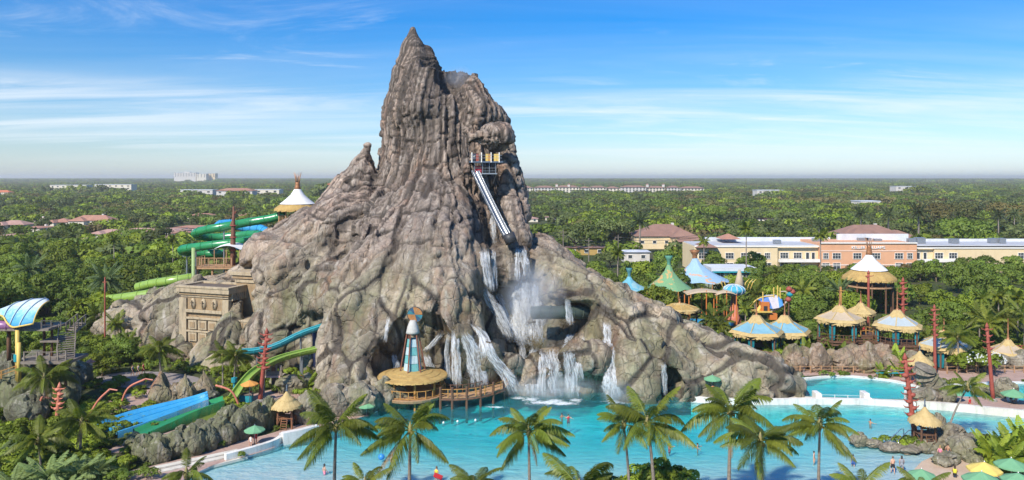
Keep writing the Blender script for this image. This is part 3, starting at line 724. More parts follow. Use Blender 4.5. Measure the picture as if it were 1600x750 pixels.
# ================================================================ plants
def leaf_mat(name, c1, c2, c3, sc=.5, trans=.25, rough=.55):
    """leaves: tone differs from plant to plant and from spray to spray"""
    m, t = newmat(name); p = t.pos()
    oi = t.N('ShaderNodeObjectInfo').outputs['Random']
    a = t.noise(p, sc, 3, .6); b = t.noise(p, sc * 7, 2, .6)
    col = t.mix(t.ramp(t.m('ADD', t.m('MULTIPLY', a, .6), t.m('MULTIPLY', b, .4)), [(.36, 0.), (.62, 1.)]), c1, c2)
    col = t.mix(t.ramp(oi, [(.0, 0.), (1., .85)]), col, c3)
    hsv = t.N('ShaderNodeHueSaturation'); t.L(col, hsv.inputs['Color'])
    t.L(t.m('ADD', .487, t.m('MULTIPLY', oi, .026)), hsv.inputs['Hue']); t.L(t.m('ADD', .66, t.m('MULTIPLY', t.m('FRACT', t.m('MULTIPLY', oi, 7.31)), .72)), hsv.inputs['Value'])
    col = hsv.outputs[0]
    b1 = t.N('ShaderNodeBsdfPrincipled'); t.L(col, b1.inputs['Base Color']); b1.inputs['Roughness'].default_value = rough; b1.inputs['Specular IOR Level'].default_value = .25
    tl = t.N('ShaderNodeBsdfTranslucent'); t.L(t.mix(1., col, (1.25, 1.3, .7), 'MULTIPLY'), tl.inputs['Color'])
    mx = t.N('ShaderNodeMixShader'); mx.inputs[0].default_value = trans; t.L(b1.outputs[0], mx.inputs[1]); t.L(tl.outputs[0], mx.inputs[2])
    o = t.N('ShaderNodeOutputMaterial'); t.L(mx.outputs[0], o.inputs[0]); return m
LEAF = leaf_mat('broad_leaves', (0.077, 0.134, 0.020), (0.179, 0.250, 0.041), (0.173, 0.224, 0.038), .5, .35)
LEAF_OAK = leaf_mat('oak_leaves', (0.070, 0.102, 0.031), (0.147, 0.186, 0.059), (0.160, 0.186, 0.064), .3, .4)
LEAF_AUT = leaf_mat('tawny_leaves', (0.109, 0.096, 0.033), (0.186, 0.147, 0.051), (0.166, 0.179, 0.051))
LEAF_PALE = leaf_mat('fresh_leaves', (0.102, 0.173, 0.015), (0.243, 0.300, 0.032), (0.230, 0.282, 0.028), .6)
PALM = leaf_mat('palm_leaves', (.085, .125, .016), (.22, .25, .036), (.17, .20, .03), .7, .4, .42)
SILVER = leaf_mat('silver_fronds', (.12, .175, .05), (.21, .27, .09), (.17, .215, .07), .7, .2, .5)
DRY = mat('dry_frond', (.33, .22, .10), (.22, .14, .06), 2., .8)
BARK = mat('bark', (.16, .12, .085), (.10, .075, .055), 3, .9, .5, .05, stretch=(1, 1, .3))
PBARK = mat('palm_bark', (.30, .255, .21), (.19, .155, .125), 2.5, .9, .6, .05, stretch=(1, 1, 4))

def crown_arrays(seed, Rr, H, lobes, n, leaf, flat=.8, core=True, low=.25):
    """leaf clumps on the outside of many lobes; each leaf its own small face"""
    g = np.random.default_rng(seed); C = []; rad = []
    for i in range(lobes):
        for _ in range(40):
            p = g.uniform(-1, 1, 3)
            if (p ** 2).sum() < 1 and p[2] > -low * 2.2: break
        q = p * np.array([Rr, Rr, H * .5]) * .74; C.append(q); rad.append(g.uniform(.26, .46) * Rr * (1.1 - .35 * abs(p[2])))
    C = np.array(C); rad = np.array(rad)
    k = g.choice(lobes, n * 2, p=rad ** 2 / (rad ** 2).sum()); d = g.normal(size=(n * 2, 3)); d /= np.linalg.norm(d, axis=1, keepdims=True)
    d[:, 2] = np.where(d[:, 2] < -.35, -d[:, 2], d[:, 2])
    pos = C[k] + d * rad[k][:, None] * g.uniform(.72, 1.1, (n * 2, 1)) * np.array([1, 1, flat])
    inside = np.zeros(len(pos), bool)
    for c, r in zip(C, rad): inside |= (((pos - c) / np.array([1, 1, flat])) ** 2).sum(1) < (r * .66) ** 2
    sel = np.where(~inside)[0][:n]; pos, d = pos[sel], d[sel]; m = len(pos)
    nrm = d + g.normal(size=(m, 3)) * .55; nrm /= np.linalg.norm(nrm, axis=1, keepdims=True)
    a = np.cross(nrm, g.normal(size=(m, 3))); a /= np.linalg.norm(a, axis=1, keepdims=True); b = np.cross(nrm, a)
    s = leaf * g.uniform(.6, 1.35, (m, 1)); w = s * g.uniform(.35, .6, (m, 1))
    V = np.stack([pos - a * s, pos - b * w + nrm * s * .12, pos + a * s, pos + b * w + nrm * s * .12], 1).reshape(-1, 3)
    Nn = np.repeat(d * .75 + nrm * .45 + np.array([0, 0, .25]), 4, 0); Nn /= np.linalg.norm(Nn, axis=1, keepdims=True)
    V[:, 2] += H * .5
    Q = np.arange(m * 4).reshape(-1, 4)
    return V, Q, Nn
def crown_mesh(name, mat_, *a, **k):
    V, Q, Nn = crown_arrays(*a, **k); return np_mesh(name, V, Q, mat_, True, Nn)
def trunk_mb(h, r, g, limbs=5, spread=2., top=None):
    mb = MB(); b = Vector((g.uniform(-.3, .3), g.uniform(-.3, .3), h * .6))
    mb.tube([(0, 0, -.2), (0.02, 0, h * .2), b], [r * 1.3, r, r * .75], 7)
    for i in range(limbs):
        w = i / limbs * 6.28 + g.uniform(-.4, .4); e = Vector((math.cos(w) * spread, math.sin(w) * spread, h * g.uniform(.9, 1.25)))
        mb.tube([b, (b + e) / 2 + Vector((0, 0, .2)), e], [r * .6, r * .4, r * .18], 5)
    return mb
TREES = {}
def tree_proto(kind, v, label, group, mat_, Rr, H, base, lobes, n, leaf, **k):
    g = random.Random(hash((kind, v)) % 1000 if False else v * 37 + len(kind))
    o = empty(kind, (0, 0, -500), label, 'tree', group)
    trunk_mb(base + H * .35, .16 + Rr * .025, g, 5, Rr * .5).build('trunk', BARK, o, True)
    c = link('crown', crown_mesh('crown', mat_, 100 + v * 7 + len(kind) * 131, Rr, H, lobes, n, leaf, **k), o, (0, 0, base))
    return o
LAB_L = 'leafy green broadleaf tree in the dense thicket left of the volcano'
LAB_R = 'leafy green broadleaf tree in the thicket behind the thatched huts'
BROAD = [tree_proto('broadleaf_tree', v, LAB_L, 'broadleaf trees in the thickets', (LEAF, LEAF_PALE, LEAF, LEAF)[v % 4], 3.6 + .4 * (v % 3), 6.4 + .5 * (v % 4), .5, 15 + v, 2300, .30, low=.5) for v in range(7)]
OAKS = [tree_proto('oak_tree', v, 'spreading dark green oak beyond the park buildings', 'oak trees beyond the park', (LEAF_OAK, LEAF_OAK, LEAF_AUT, LEAF)[v % 4], 5.4 + .5 * (v % 3), 6.2, 2.2, 15 + v, 1500, .42) for v in range(4)]

def frond_mesh(name, mat_, L_, droop, n, leaf, seed, w=.055, rise=.5, hang=.5, lw=.10):
    """a feather palm leaf: a bent midrib with a row of narrow leaflets down each side"""
    g = random.Random(seed); mb = MB(); pts = []
    for i in range(13):
        t = i / 12; pts.append(Vector((L_ * (t - .12 * droop * t * t), 0, L_ * (rise * t - droop * t * t))))
    mb.tube(pts, [w * (1 - .85 * i / 12) for i in range(13)], 4, True)
    for i in range(n):
        t = .14 + .86 * (i + .5) / n; f = t * 12; j = min(int(f), 11); p = pts[j].lerp(pts[j + 1], f - j); d = (pts[j + 1] - pts[j]).normalized()
        ll = leaf * (math.sin(math.pi * min(1, .18 + t * .80)) ** .7) * g.uniform(.85, 1.1)
        for sgn in (-1, 1):
            out = (Vector((0, sgn, 0)) * .85 + d * .55 + Vector((0, 0, -hang * g.uniform(.5, 1.3)))).normalized()
            mid = p + out * ll * .55; tip = p + out * ll + Vector((0, 0, -ll * hang * g.uniform(.4, .9)))
            s = d * lw * .5 * g.uniform(.8, 1.2)
            k = len(mb.v); mb.add([p - s * .5, p + s * .5, mid + s, mid - s, tip], [(0, 1, 2, 3), (3, 2, 4)])
    return mb.mesh(name, mat_, False)
CF = [frond_mesh('frond', PALM, L0, dr, 64, .92, i, rise=ri, hang=hg, lw=.085) for i, (L0, ri, dr, hg) in enumerate([(3.7, 1.0, .72, .55), (4.3, .72, .80, .75), (4.6, .45, .68, .95), (4.4, .15, .52, 1.05), (3.7, -.2, .5, 1.1), (3.1, 1.35, .55, .4)])]
CFD = frond_mesh('dead_frond', DRY, 3.2, .5, 30, .7, 9, rise=-.5, hang=.9)
def palm(loc, h, lean=(0, 0), s=1.0, n=24, label=None, group=None, seed=0, dead=False):
    g = random.Random(seed * 13 + 5); n = max(12, n + g.randint(-5, 4))
    o = empty('coconut_palm', loc, label, 'palm tree', group)
    mb = MB(); pts = []
    for i in range(9):
        t = i / 8; pts.append(Vector((lean[0] * t ** 1.6, lean[1] * t ** 1.6, h * t - (.4 if i == 0 else 0))))
    mb.tube(pts, [(.20 - .09 * (i / 8) + (.12 if i == 0 else 0)) * s for i in range(9)], 9); mb.build('trunk', PBARK, o, True)
    top = pts[-1]
    hb = MB(); hb.lathe([(.10, -.5), (.2, -.2), (.24, .1), (.12, .5), (.03, .8)], top, 8); hb.build('crown_shaft', mat('palm_shaft', (.28, .26, .08), (.20, .15, .07), 4, .6), o, True)
    for i in range(n):
        u = i / n; k = 5 if u < .14 else 0 if u < .32 else 1 if u < .54 else 2 if u < .74 else 3 if u < .90 else 4
        w = i * 2.39996 + g.uniform(-.4, .4)
        link('frond', CF[k], o, top + Vector((math.cos(w) * .12, math.sin(w) * .12, .25 - .35 * u)), (g.uniform(-.4, .4), g.uniform(-.2, .2), w), (s * g.uniform(.74, 1.10),) * 3)
    if seed % 3 == 0: link('dead_frond', CFD, o, top + Vector((0, 0, -.25)), (g.uniform(-.2, .2), .5, g.uniform(0, 6.28)), (s * .8,) * 3)
    if dead: link('dead_frond', CFD, o, top + Vector((0, 0, -.2)), (0, 0, 3.6), (s,) * 3)
    for i in range(5):
        w = g.uniform(0, 6.28); c = MB(); c.lathe([(.02, -.14), (.10, -.07), (.11, .02), (.05, .12), (.01, .14)], top + Vector((math.cos(w) * .26, math.sin(w) * .26, -.15 - .1 * (i % 2))), 7)
        c.build('coconut', mat('coconut', (.30, .25, .07), (.22, .13, .05), 4, .5), o, True)
    return o
def palm_crown_mesh(name, mat_, seed, n, L_, leaf, nl, lw, up=1.0, dead=0):
    """whole crown of a palm that is too far off to show its leaves one by one"""
    g = random.Random(seed); V = []; Fc = []
    me = [frond_mesh('tmp', mat_, L_, dr, nl, leaf, seed + i, .05, ri * up, hg, lw) for i, (ri, dr, hg) in enumerate([(1.4, .4, .3), (.95, .7, .5), (.5, .8, .7), (.05, .7, .9)])]
    src = [([tuple(v.co) for v in m.vertices], [tuple(p.vertices) for p in m.polygons]) for m in me]
    mb = MB()
    for i in range(n):
        u = i / n; v, f = src[min(3, int(u * 4))]; w = i * 2.39996 + g.uniform(-.2, .2)
        M_ = Matrix.Rotation(w, 3, 'Z') @ Matrix.Rotation(g.uniform(-.3, .3), 3, 'X') * g.uniform(.85, 1.1)
        mb.add([M_ @ Vector(q) + Vector((0, 0, .2)) for q in v], f)
    for m in me: bpy.data.meshes.remove(m)
    return mb.mesh(name, mat_)
def small_palm(kind, label, group, mat_, seed, h, n, L_, leaf, nl=24, lw=.16, up=1.0, cat='palm tree', tr=.15):
    o = empty(kind, (0, 0, -500), label, cat, group)
    if h > .3: MB().tube([(0, 0, -.3), (.05, 0, h * .5), (0, 0, h)], [tr * 1.4, tr, tr * .85], 8).build('trunk', PBARK, o, True)
    link('crown', palm_crown_mesh('crown', mat_, seed, n, L_, leaf, nl, lw, up), o, (0, 0, h)); return o
DATE = small_palm('date_palm', 'stout palm with a wide rounded grey green crown', 'date palms', leaf_mat('date_fronds', (.055, .085, .028), (.105, .14, .05), (.09, .125, .045)), 3, 5.0, 44, 3.6, .55, 26, .13, .95, tr=.28)
SABAL = small_palm('cabbage_palm', 'slender palm with a small tuft of green leaves', 'slender palms', PALM, 8, 7.0, 22, 2.0, .7, 14, .2, 1.0, tr=.13)
MIDP = small_palm('feather_palm', 'slender feather leaved palm in the planting', 'feather palms', PALM, 11, 4.6, 20, 2.9, .8, 24, .15, 1.0, tr=.13)
SILV = small_palm('silver_palm', 'low silver green fan palm in the planting', 'silver palms', SILVER, 21, .8, 34, 2.4, .6, 22, .11, .75, tr=.2)
FERN = small_palm('fern_bush', 'bright green tropical plant with arching leaves', 'tropical plants', LEAF_PALE, 31, .2, 20, 1.5, .5, 12, .22, 1.3, 'plant')
def shrub_proto(v, mat_, Rr, H, label, group, n=700, leaf=.16):
    o = empty('shrub', (0, 0, -500), label, 'shrub', group)
    mb = MB()
    for i in range(5): mb.tube([(0, 0, -.1), (math.cos(i * 1.3) * Rr * .4, math.sin(i * 1.3) * Rr * .4, H * .7)], [.04, .02], 4)
    mb.build('stem', BARK, o)
    link('foliage', crown_mesh('foliage', mat_, 900 + v, Rr, H, 9, n, leaf, low=.1), o, (0, 0, 0)); return o
SHRUBS = [shrub_proto(v, (LEAF_PALE, LEAF_PALE, LEAF)[v % 3], 1.3 + .2 * (v % 3), 1.5 + .25 * (v % 2), 'rounded green shrub in the planting', 'shrubs in the planting') for v in range(5)]

# ---- far woods: nobody could count them; crowns instanced over the plain
def scatter(name, label, meshes, P_, S_, rot, idx, kind='stuff'):
    me = bpy.data.meshes.new(name); me.vertices.add(len(P_)); me.vertices.foreach_set('co', np.ascontiguousarray(P_, np.float32).ravel())
    for an, ty, dt in (('s', 'FLOAT', S_), ('r', 'FLOAT', rot)):
        at = me.attributes.new(an, ty, 'POINT'); at.data.foreach_set('value', np.ascontiguousarray(dt, np.float32))
    at = me.attributes.new('k', 'INT', 'POINT'); at.data.foreach_set('value', np.ascontiguousarray(idx, np.int32))
    o = link(name, me); ng = bpy.data.node_groups.new(name, 'GeometryNodeTree')
    ng.interface.new_socket('Geometry', in_out='INPUT', socket_type='NodeSocketGeometry'); ng.interface.new_socket('Geometry', in_out='OUTPUT', socket_type='NodeSocketGeometry')
    N = ng.nodes.new; L = ng.links.new; gi = N('NodeGroupInput'); go = N('NodeGroupOutput')
    iop = N('GeometryNodeInstanceOnPoints'); g2i = N('GeometryNodeGeometryToInstance')
    for m in reversed(meshes):
        oi = N('GeometryNodeObjectInfo'); src = bpy.data.objects.new('leaf_clump', m); oi.inputs['Object'].default_value = src
        L(oi.outputs['Geometry'], g2i.inputs[0])
    L(gi.outputs[0], iop.inputs['Points']); L(g2i.outputs[0], iop.inputs['Instance']); iop.inputs['Pick Instance'].default_value = True
    def attr(nm, ty):
        a = N('GeometryNodeInputNamedAttribute'); a.data_type = ty; a.inputs['Name'].default_value = nm; return a.outputs['Attribute']
    L(attr('k', 'INT'), iop.inputs['Instance Index']); L(attr('s', 'FLOAT'), iop.inputs['Scale'])
    cb = N('ShaderNodeCombineXYZ'); L(attr('r', 'FLOAT'), cb.inputs[2]); L(cb.outputs[0], iop.inputs['Rotation'])
    L(iop.outputs[0], go.inputs[0])
    md = o.modifiers.new('scatter', 'NODES'); md.node_group = ng
    return tag(o, kind=kind)
FAR = [crown_mesh('far_crown', (LEAF_OAK, LEAF, LEAF_PALE, LEAF_OAK, LEAF_AUT)[v], 500 + v, 6. + v % 3, 8.5, 12, 420, .85, flat=.75, low=.5) for v in range(5)]
# ================================================================ materials of the built things
THATCH = None
def thatch_mat():
    m, t = newmat('thatch'); p = t.co()
    a = t.noise(t.map(p, (1, 1, .25)), 9, 4, .7); b = t.noise(p, 1.2, 4, .6)
    col = t.mix(t.ramp(b, [(.38, 0.), (.62, 1.)]), (.54, .37, .13), (.43, .28, .10))
    col = t.mix(t.ramp(a, [(.38, .55), (.58, 0.)]), col, (.28, .18, .07))
    t.out(col, .9, t.bump(a, .8, .08), .15); return m
THATCH = thatch_mat()
STRAW = mat('pale_straw', (.56, .42, .19), (.45, .32, .13), 2.2, .9, .5, .05, stretch=(1, 1, .4), dirt=.2)
BEIGE = mat('beige_canvas', (.50, .40, .28), (.43, .34, .23), .8, .8, .15, dirt=.15)
BLUEC = mat('pale_blue_panel', (.22, .42, .50), (.17, .35, .43), .8, .6, .1, dirt=.12)
PALEC = mat('pale_grey_panel', (.42, .47, .48), (.36, .41, .42), .8, .6, .1, dirt=.12)
WHITEC = mat('white_canvas', (.82, .81, .78), (.74, .73, .70), .8, .7, .1, dirt=.12)
TEAL = mat('teal_cloth', (.02, .30, .34), (.015, .22, .27), 1.2, .7)
WOOD = mat('brown_timber', (.17, .085, .045), (.10, .05, .03), 2, .8, .5, .04, stretch=(1, 1, .2), dirt=.4)
GOLDW = mat('golden_timber', (.52, .27, .07), (.42, .20, .05), 2, .7, .4, .03, stretch=(1, 1, .3), dirt=.25)
TANW = mat('tan_timber', (.47, .28, .15), (.38, .22, .11), 2, .8, .4, .03, stretch=(1, 1, .3), dirt=.3)
GREYW = mat('weathered_timber', (.26, .22, .18), (.17, .14, .115), 2, .85, .5, .04, dirt=.4)
RED = mat('totem_red', (.36, .085, .055), (.27, .06, .04), 2.5, .65, .35, .03, dirt=.25)
COPPER = mat('copper_finial', (.42, .20, .09), (.30, .13, .06), 3, .45, .2, .02, metal=.3)
STEEL = mat('dull_steel', (.36, .38, .40), (.28, .30, .32), 3, .4, .1, .01, metal=.6)
ORANGE = mat('orange_paint', (.62, .20, .045), (.52, .16, .035), 1.5, .55, .1, dirt=.15)
CORAL = mat('coral_paint', (.58, .20, .12), (.48, .16, .10), 1.5, .55, .1, dirt=.15)
YELLOW = mat('yellow_paint', (.70, .50, .12), (.60, .42, .10), 1.5, .55, .1, dirt=.1)
TEALP = mat('teal_flume', (.05, .36, .40), (.035, .28, .33), .8, .25, .05, spec=.6, dirt=.2)
LIME = mat('lime_flume', (.27, .40, .07), (.21, .33, .05), .8, .28, .05, spec=.6, dirt=.2)
GREEN = mat('green_flume', (.035, .27, .095), (.025, .21, .075), .8, .25, .05, spec=.6, dirt=.15)
BLUE = mat('blue_flume', (.03, .26, .54), (.06, .34, .58), .8, .25, .05, spec=.6, dirt=.15)
NAVY = mat('navy_column', (.03, .04, .10), (.025, .03, .08), .8, .5)
DARK = mat('dark_metal', (.03, .03, .035), (.05, .05, .05), 2, .5)
UGREEN = mat('green_umbrella', (.17, .38, .20), (.14, .33, .17), 1.2, .8, .1)
UYELL = mat('yellow_umbrella', (.72, .56, .14), (.64, .49, .12), 1.2, .8, .1)
UORNG = mat('orange_umbrella', (.68, .33, .08), (.60, .27, .06), 1.2, .8, .1)
ROCKG = rock_material('green_grey_rock', .25, (.40, .46, .40), 1.9, .75, False)
ROCKP = rock_material('pink_grey_rock', 1.3, (.86, .70, .62), 1.7, .7, False)
ROCKB = rock_material('grey_brown_rock', .5, (.74, .73, .70), 1.5, .7, False)
ROCKW = rock_material('warm_rock', 1.5, (1.0, .82, .62), 1.3, .4, False)
SAND = mat('sandstone', (.38, .27, .15), (.29, .20, .11), 1.0, .85, .6, .05, dirt=.65)
SANDL = mat('pale_sandstone', (.47, .38, .25), (.38, .30, .19), 1.0, .85, .5, .04, dirt=.65)

# ================================================================ loose rocks
def rock_mesh(name, mat_, seed, sx=1., sy=1., sz=1., lumps=1.0, sub=3, point=0.):
    bm = bmesh.new(); bmesh.ops.create_icosphere(bm, subdivisions=sub + 1, radius=1.0)
    V = np.array([v.co[:] for v in bm.verts], np.float32)
    d = facet(V * .85 + seed * 3.7, seed, .05, .06, .16 * lumps, .26 * lumps)[0] + facet(V * 2.2 + seed, seed + 5, .02, .06, .04 * lumps, .07 * lumps)[0] + fbm(V * 1.2 + seed, 3, seed) * .14 * lumps
    V = V * (1 + d)[:, None]
    if point: V[:, :2] *= np.clip(1 - point * np.maximum(V[:, 2:3], 0), .12, 1); V[:, 2] = np.where(V[:, 2] > 0, V[:, 2] * (1 + .6 * point), V[:, 2])
    V *= np.array([sx, sy, sz])
    for v, c in zip(bm.verts, V): v.co = c
    me = bpy.data.meshes.new(name); bm.to_mesh(me); bm.free(); me.materials.append(mat_); me.polygons.foreach_set('use_smooth', [False] * len(me.polygons)); return me
RMESH = {}
def rock(px, py, w, h, mat_, label, group=None, depth=None, point=0., seed=None, z=0.0, name='boulder', rz=None, Y=None):
    """a boulder whose foot shows at (px, py); w, h its width and height in photo pixels"""
    seed = int(seed if seed is not None else (px * 7 + py * 3) % 9)
    key = (mat_.name, seed % 9, point)
    if key not in RMESH: RMESH[key] = rock_mesh('boulder', mat_, seed % 9, point=point)
    g = P(px, py, Y) if Y else G(px, py, z); sc = g.y / F; o = link(name, RMESH[key]); W, H = w * sc * .5, h * sc
    D = (depth or W * .8)
    o.scale = (W * 1.02, D, H * .62 / (1 + .6 * point)); o.location = (g.x, g.y + D * .55, g.z + H * .38 / (1 + .3 * point)); o.rotation_euler = (0, 0, rz if rz is not None else (seed * .37 - 1.2) * .35)
    if group: label = label + ', ' + ('tall' if h > w * 1.15 else 'low' if h < w * .6 else 'rounded') + ' one nearest ' + near(o.location.x, o.location.y)
    return tag(o, label, 'boulder', group)

# ================================================================ umbrellas, totems, flumes
def umbrella(px, py, wpx, base_py, mat_, label, group=None, rot=.2, Y=None):
    b = G(px, base_py) if Y is None else Vector(((px - CX) / F * Y, Y, 0)); sc = b.y / F; r = wpx * sc / 2; top = CH - (py - HY) * sc
    o = empty('parasol', b, label, 'umbrella', group, rot); h = r * .42; n = 8
    MB().tube([(0, 0, 0), (0, 0, top + .05)], .035, 8).build('pole', STEEL, o, True)
    MB().lathe([(.32, 0), (.32, .06), (.08, .12)], (0, 0, 0), 12).build('base', DARK, o)
    c = MB(); rows = []
    for k, (q, dz) in enumerate([(.04, 0), (.35, -.34), (.7, -.70), (1., -1.), (1.01, -1.24), (.985, -1.22)]):
        row = []
        for j in range(n * 2 + 1):
            a = j * math.pi / n; sag = (1 if j % 2 == 0 else .945) if k > 0 else 1
            row.append((math.cos(a) * r * q * sag, math.sin(a) * r * q * sag, top + h * dz + (.0 if j % 2 == 0 else -.03 * q)))
        rows.append(row)
    c.grid(rows).build('canopy', mat_, o)
    f = MB()
    for j in range(n):
        a = j * 2 * math.pi / n; f.bar((0, 0, top - h * .2), (math.cos(a) * r * .97, math.sin(a) * r * .97, top - h * 1.0), .025)
    f.build('rib_frame', STEEL, o)
    MB().lathe([(.05, 0), (.06, .05), (.0, .16)], (0, 0, top), 8).build('finial', STEEL, o); return o

def totem(px0, py0, px1, py1, label, group='red totem poles', Y=None, r=.22, discs=7, top_part=.55, mat_=None, base_py=None):
    """a leaning carved red pole with lobed carvings stacked up its upper part"""
    mat_ = mat_ or RED
    b = G(px1, py1) if Y is None else Vector(((px1 - CX) / F * Y, Y, 0)); t = P(px0, py0, b.y); d = t - b
    o = empty('totem_pole', b, label, 'totem pole', group)
    MB().tube([d * (i / 6) for i in range(7)], [r * (1.15 - .35 * i / 6) for i in range(7)], 10).build('pole', mat_, o, True)
    g = random.Random(int(px0 + py0))
    for i in range(discs):
        u = 1 - top_part * (i + .35) / discs; sd = 1 if i % 2 else -1; c = d * u + Vector((sd * r * g.uniform(.5, 1.1), -r * .3, 0)); s = r * g.uniform(1.0, 1.5)
        m = MB(); m.lathe([(s * .15, -s * .75), (s * .8, -s * .4), (s, .05 * s), (s * .7, s * .45), (s * .15, s * .7)], c, 10, 1.1, .8, wob=.14)
        k = m.build('carved_lobe', mat_, o, True)
        for q in (-1, 1):
            e = MB(); a = d * u + Vector((q * r * .6, -.05, s * .2)); l = g.uniform(1.3, 2.6) * r; e.tube([a, a + Vector((q * l, -.05, l * .10)), a + Vector((q * l * 1.35, 0, l * .5))], [r * .38, r * .26, r * .06], 7)
            e.build('barb', mat_, k, True)
    MB().lathe([(r * .8, 0), (r * 1.1, r * .6), (r * .7, r * 1.6), (0.02, r * 3.0)], d, 10).build('tip', mat_, o, True)
    MB().lathe([(r * 2.2, -.1), (r * 2.0, .25), (r * 1.2, .4)], (0, 0, 0), 12).build('footing', mat('footing', (.3, .28, .25)), o); return o

def tube_slide(name, pts, r, mat_, label, cat='water slide', group=None, rings=8, open_top=False, n=6, sup=None, ring_mat=None):
    """pts: (px, py, Y); a flume with collars where its lengths are joined"""
    w = [P(*p) for p in pts]; q = spline(w, n); root = empty(name, (q[0].x, q[0].y, 0), label, cat, group)
    mb = MB()
    if open_top:                                         # half pipe with thickness and rolled lips
        mb.tube(q, r, 12, False, (math.pi, 2 * math.pi)); mb.tube(q, r * .9, 12, False, (2 * math.pi, math.pi))
        o = mb.build('channel', mat_, root, True, True)
        for sgn in (-1, 1):
            l = MB(); e = []
            for i, p in enumerate(q):
                t = (q[min(i + 1, len(q) - 1)] - q[max(i - 1, 0)]).normalized(); a = t.cross(Vector((0, 0, 1))).normalized(); e.append(p + a * r * .95 * sgn)
            l.tube(e, r * .13, 6).build('lip', mat_, root, True, True)
    else:
        mb.tube(q, r, 14, False); mb.tube(q, r * .94, 14, False); mb.build('tube', mat_, root, True, True)
    dist = 0; nxt = 1.2; step = sum((b - a).length for a, b in zip(q[:-1], q[1:])) / max(rings, 1)
    for a, b in zip(q[:-1], q[1:]):
        dist += (b - a).length
        if dist > nxt:
            nxt += step; d = (b - a).normalized(); c = MB(); arc = (math.pi * 1.0, math.pi * 2.0) if open_top else (0, 2 * math.pi)
            c.tube([b - d * .07, b + d * .07], r * 1.10, 14, False, arc); c.tube([b - d * .07, b + d * .07], r * .99, 14, False, arc)
            for s_ in (-1, 1):
                rows = [[], []]
                t = d; u = Vector((0, 0, 1)); aa = t.cross(u).normalized(); bb = aa.cross(t).normalized()
                for j in range(15):
                    w_ = arc[0] + (arc[1] - arc[0]) * j / 14
                    for k, rad in enumerate((r * .99, r * 1.10)): rows[k].append(b + d * .07 * s_ + (aa * math.cos(w_) + bb * math.sin(w_)) * rad)
                c.grid(rows)
            c.build('collar', ring_mat or mat_, root, False, True)
    for (i, zb) in (sup or []):
        p = w[i]; s_ = MB(); s_.tube([(p.x, p.y, zb), (p.x, p.y, p.z - r * .9)], .16, 8); s_.bar((p.x - r * 1.1, p.y, p.z - r), (p.x + r * 1.1, p.y, p.z - r), .12)
        s_.build('support', STEEL, root, False, True)
    return root

# ================================================================ railings, huts, decks
def railing(root, pts, h=1.05, gap=1.0, mat_=WOOD, rails=(1.0, .55, .12), w=.09, rail_w=.07, top_mat=None, bal=0., names=('railing_post', 'rail', 'baluster')):
    """posts and rails along pts (local to root); every post a part"""
    post = MB().box((0, 0, h / 2 + .03), (w, w, h + .06)).mesh(names[0], mat_)
    for a, b in zip(pts[:-1], pts[1:]):
        a, b = Vector(a), Vector(b); L_ = (b - a).length; k = max(1, round(L_ / gap)); rz = math.atan2(b.y - a.y, b.x - a.x)
        for i in range(k + (1 if b == Vector(pts[-1]) else 0)): link(names[0], post, root, a + (b - a) * (i / k), (0, 0, rz))
        for u in rails: MB().bar(a + Vector((0, 0, h * u)), b + Vector((0, 0, h * u)), rail_w, rail_w * .8).build(names[1], (top_mat or mat_) if u > .9 else mat_, root)
        if bal:
            bme = MB().box((0, 0, h * .5), (.04, .04, h * .8)).mesh(names[2], mat_)
            for i in range(int(L_ / bal)): link(names[2], bme, root, a + (b - a) * ((i + .5) / int(L_ / bal)), (0, 0, rz))

def shag(mb, r, z, n, drop, g, sides=0, rz=0.):
    """ragged fringe of straw hanging from an eave"""
    for i in range(n):
        a = 2 * math.pi * (i + g.uniform(-.2, .2)) / n; rr_ = r
        if sides:
            f = ((a - rz - math.pi / sides) % (2 * math.pi / sides)) - math.pi / sides; rr_ = r * math.cos(math.pi / sides) / math.cos(f)
        w_ = 2 * math.pi / n * .62; d = drop * g.uniform(.6, 1.25)
        p = [Vector((math.cos(a + s * w_) * (rr_ + o), math.sin(a + s * w_) * (rr_ + o), z + dz)) for s, o, dz in ((-1, -.05, .05), (1, -.05, .05), (.7, .05, -d), (-.7, .05, -d))]
        mb.add(p, [(0, 3, 2, 1)])

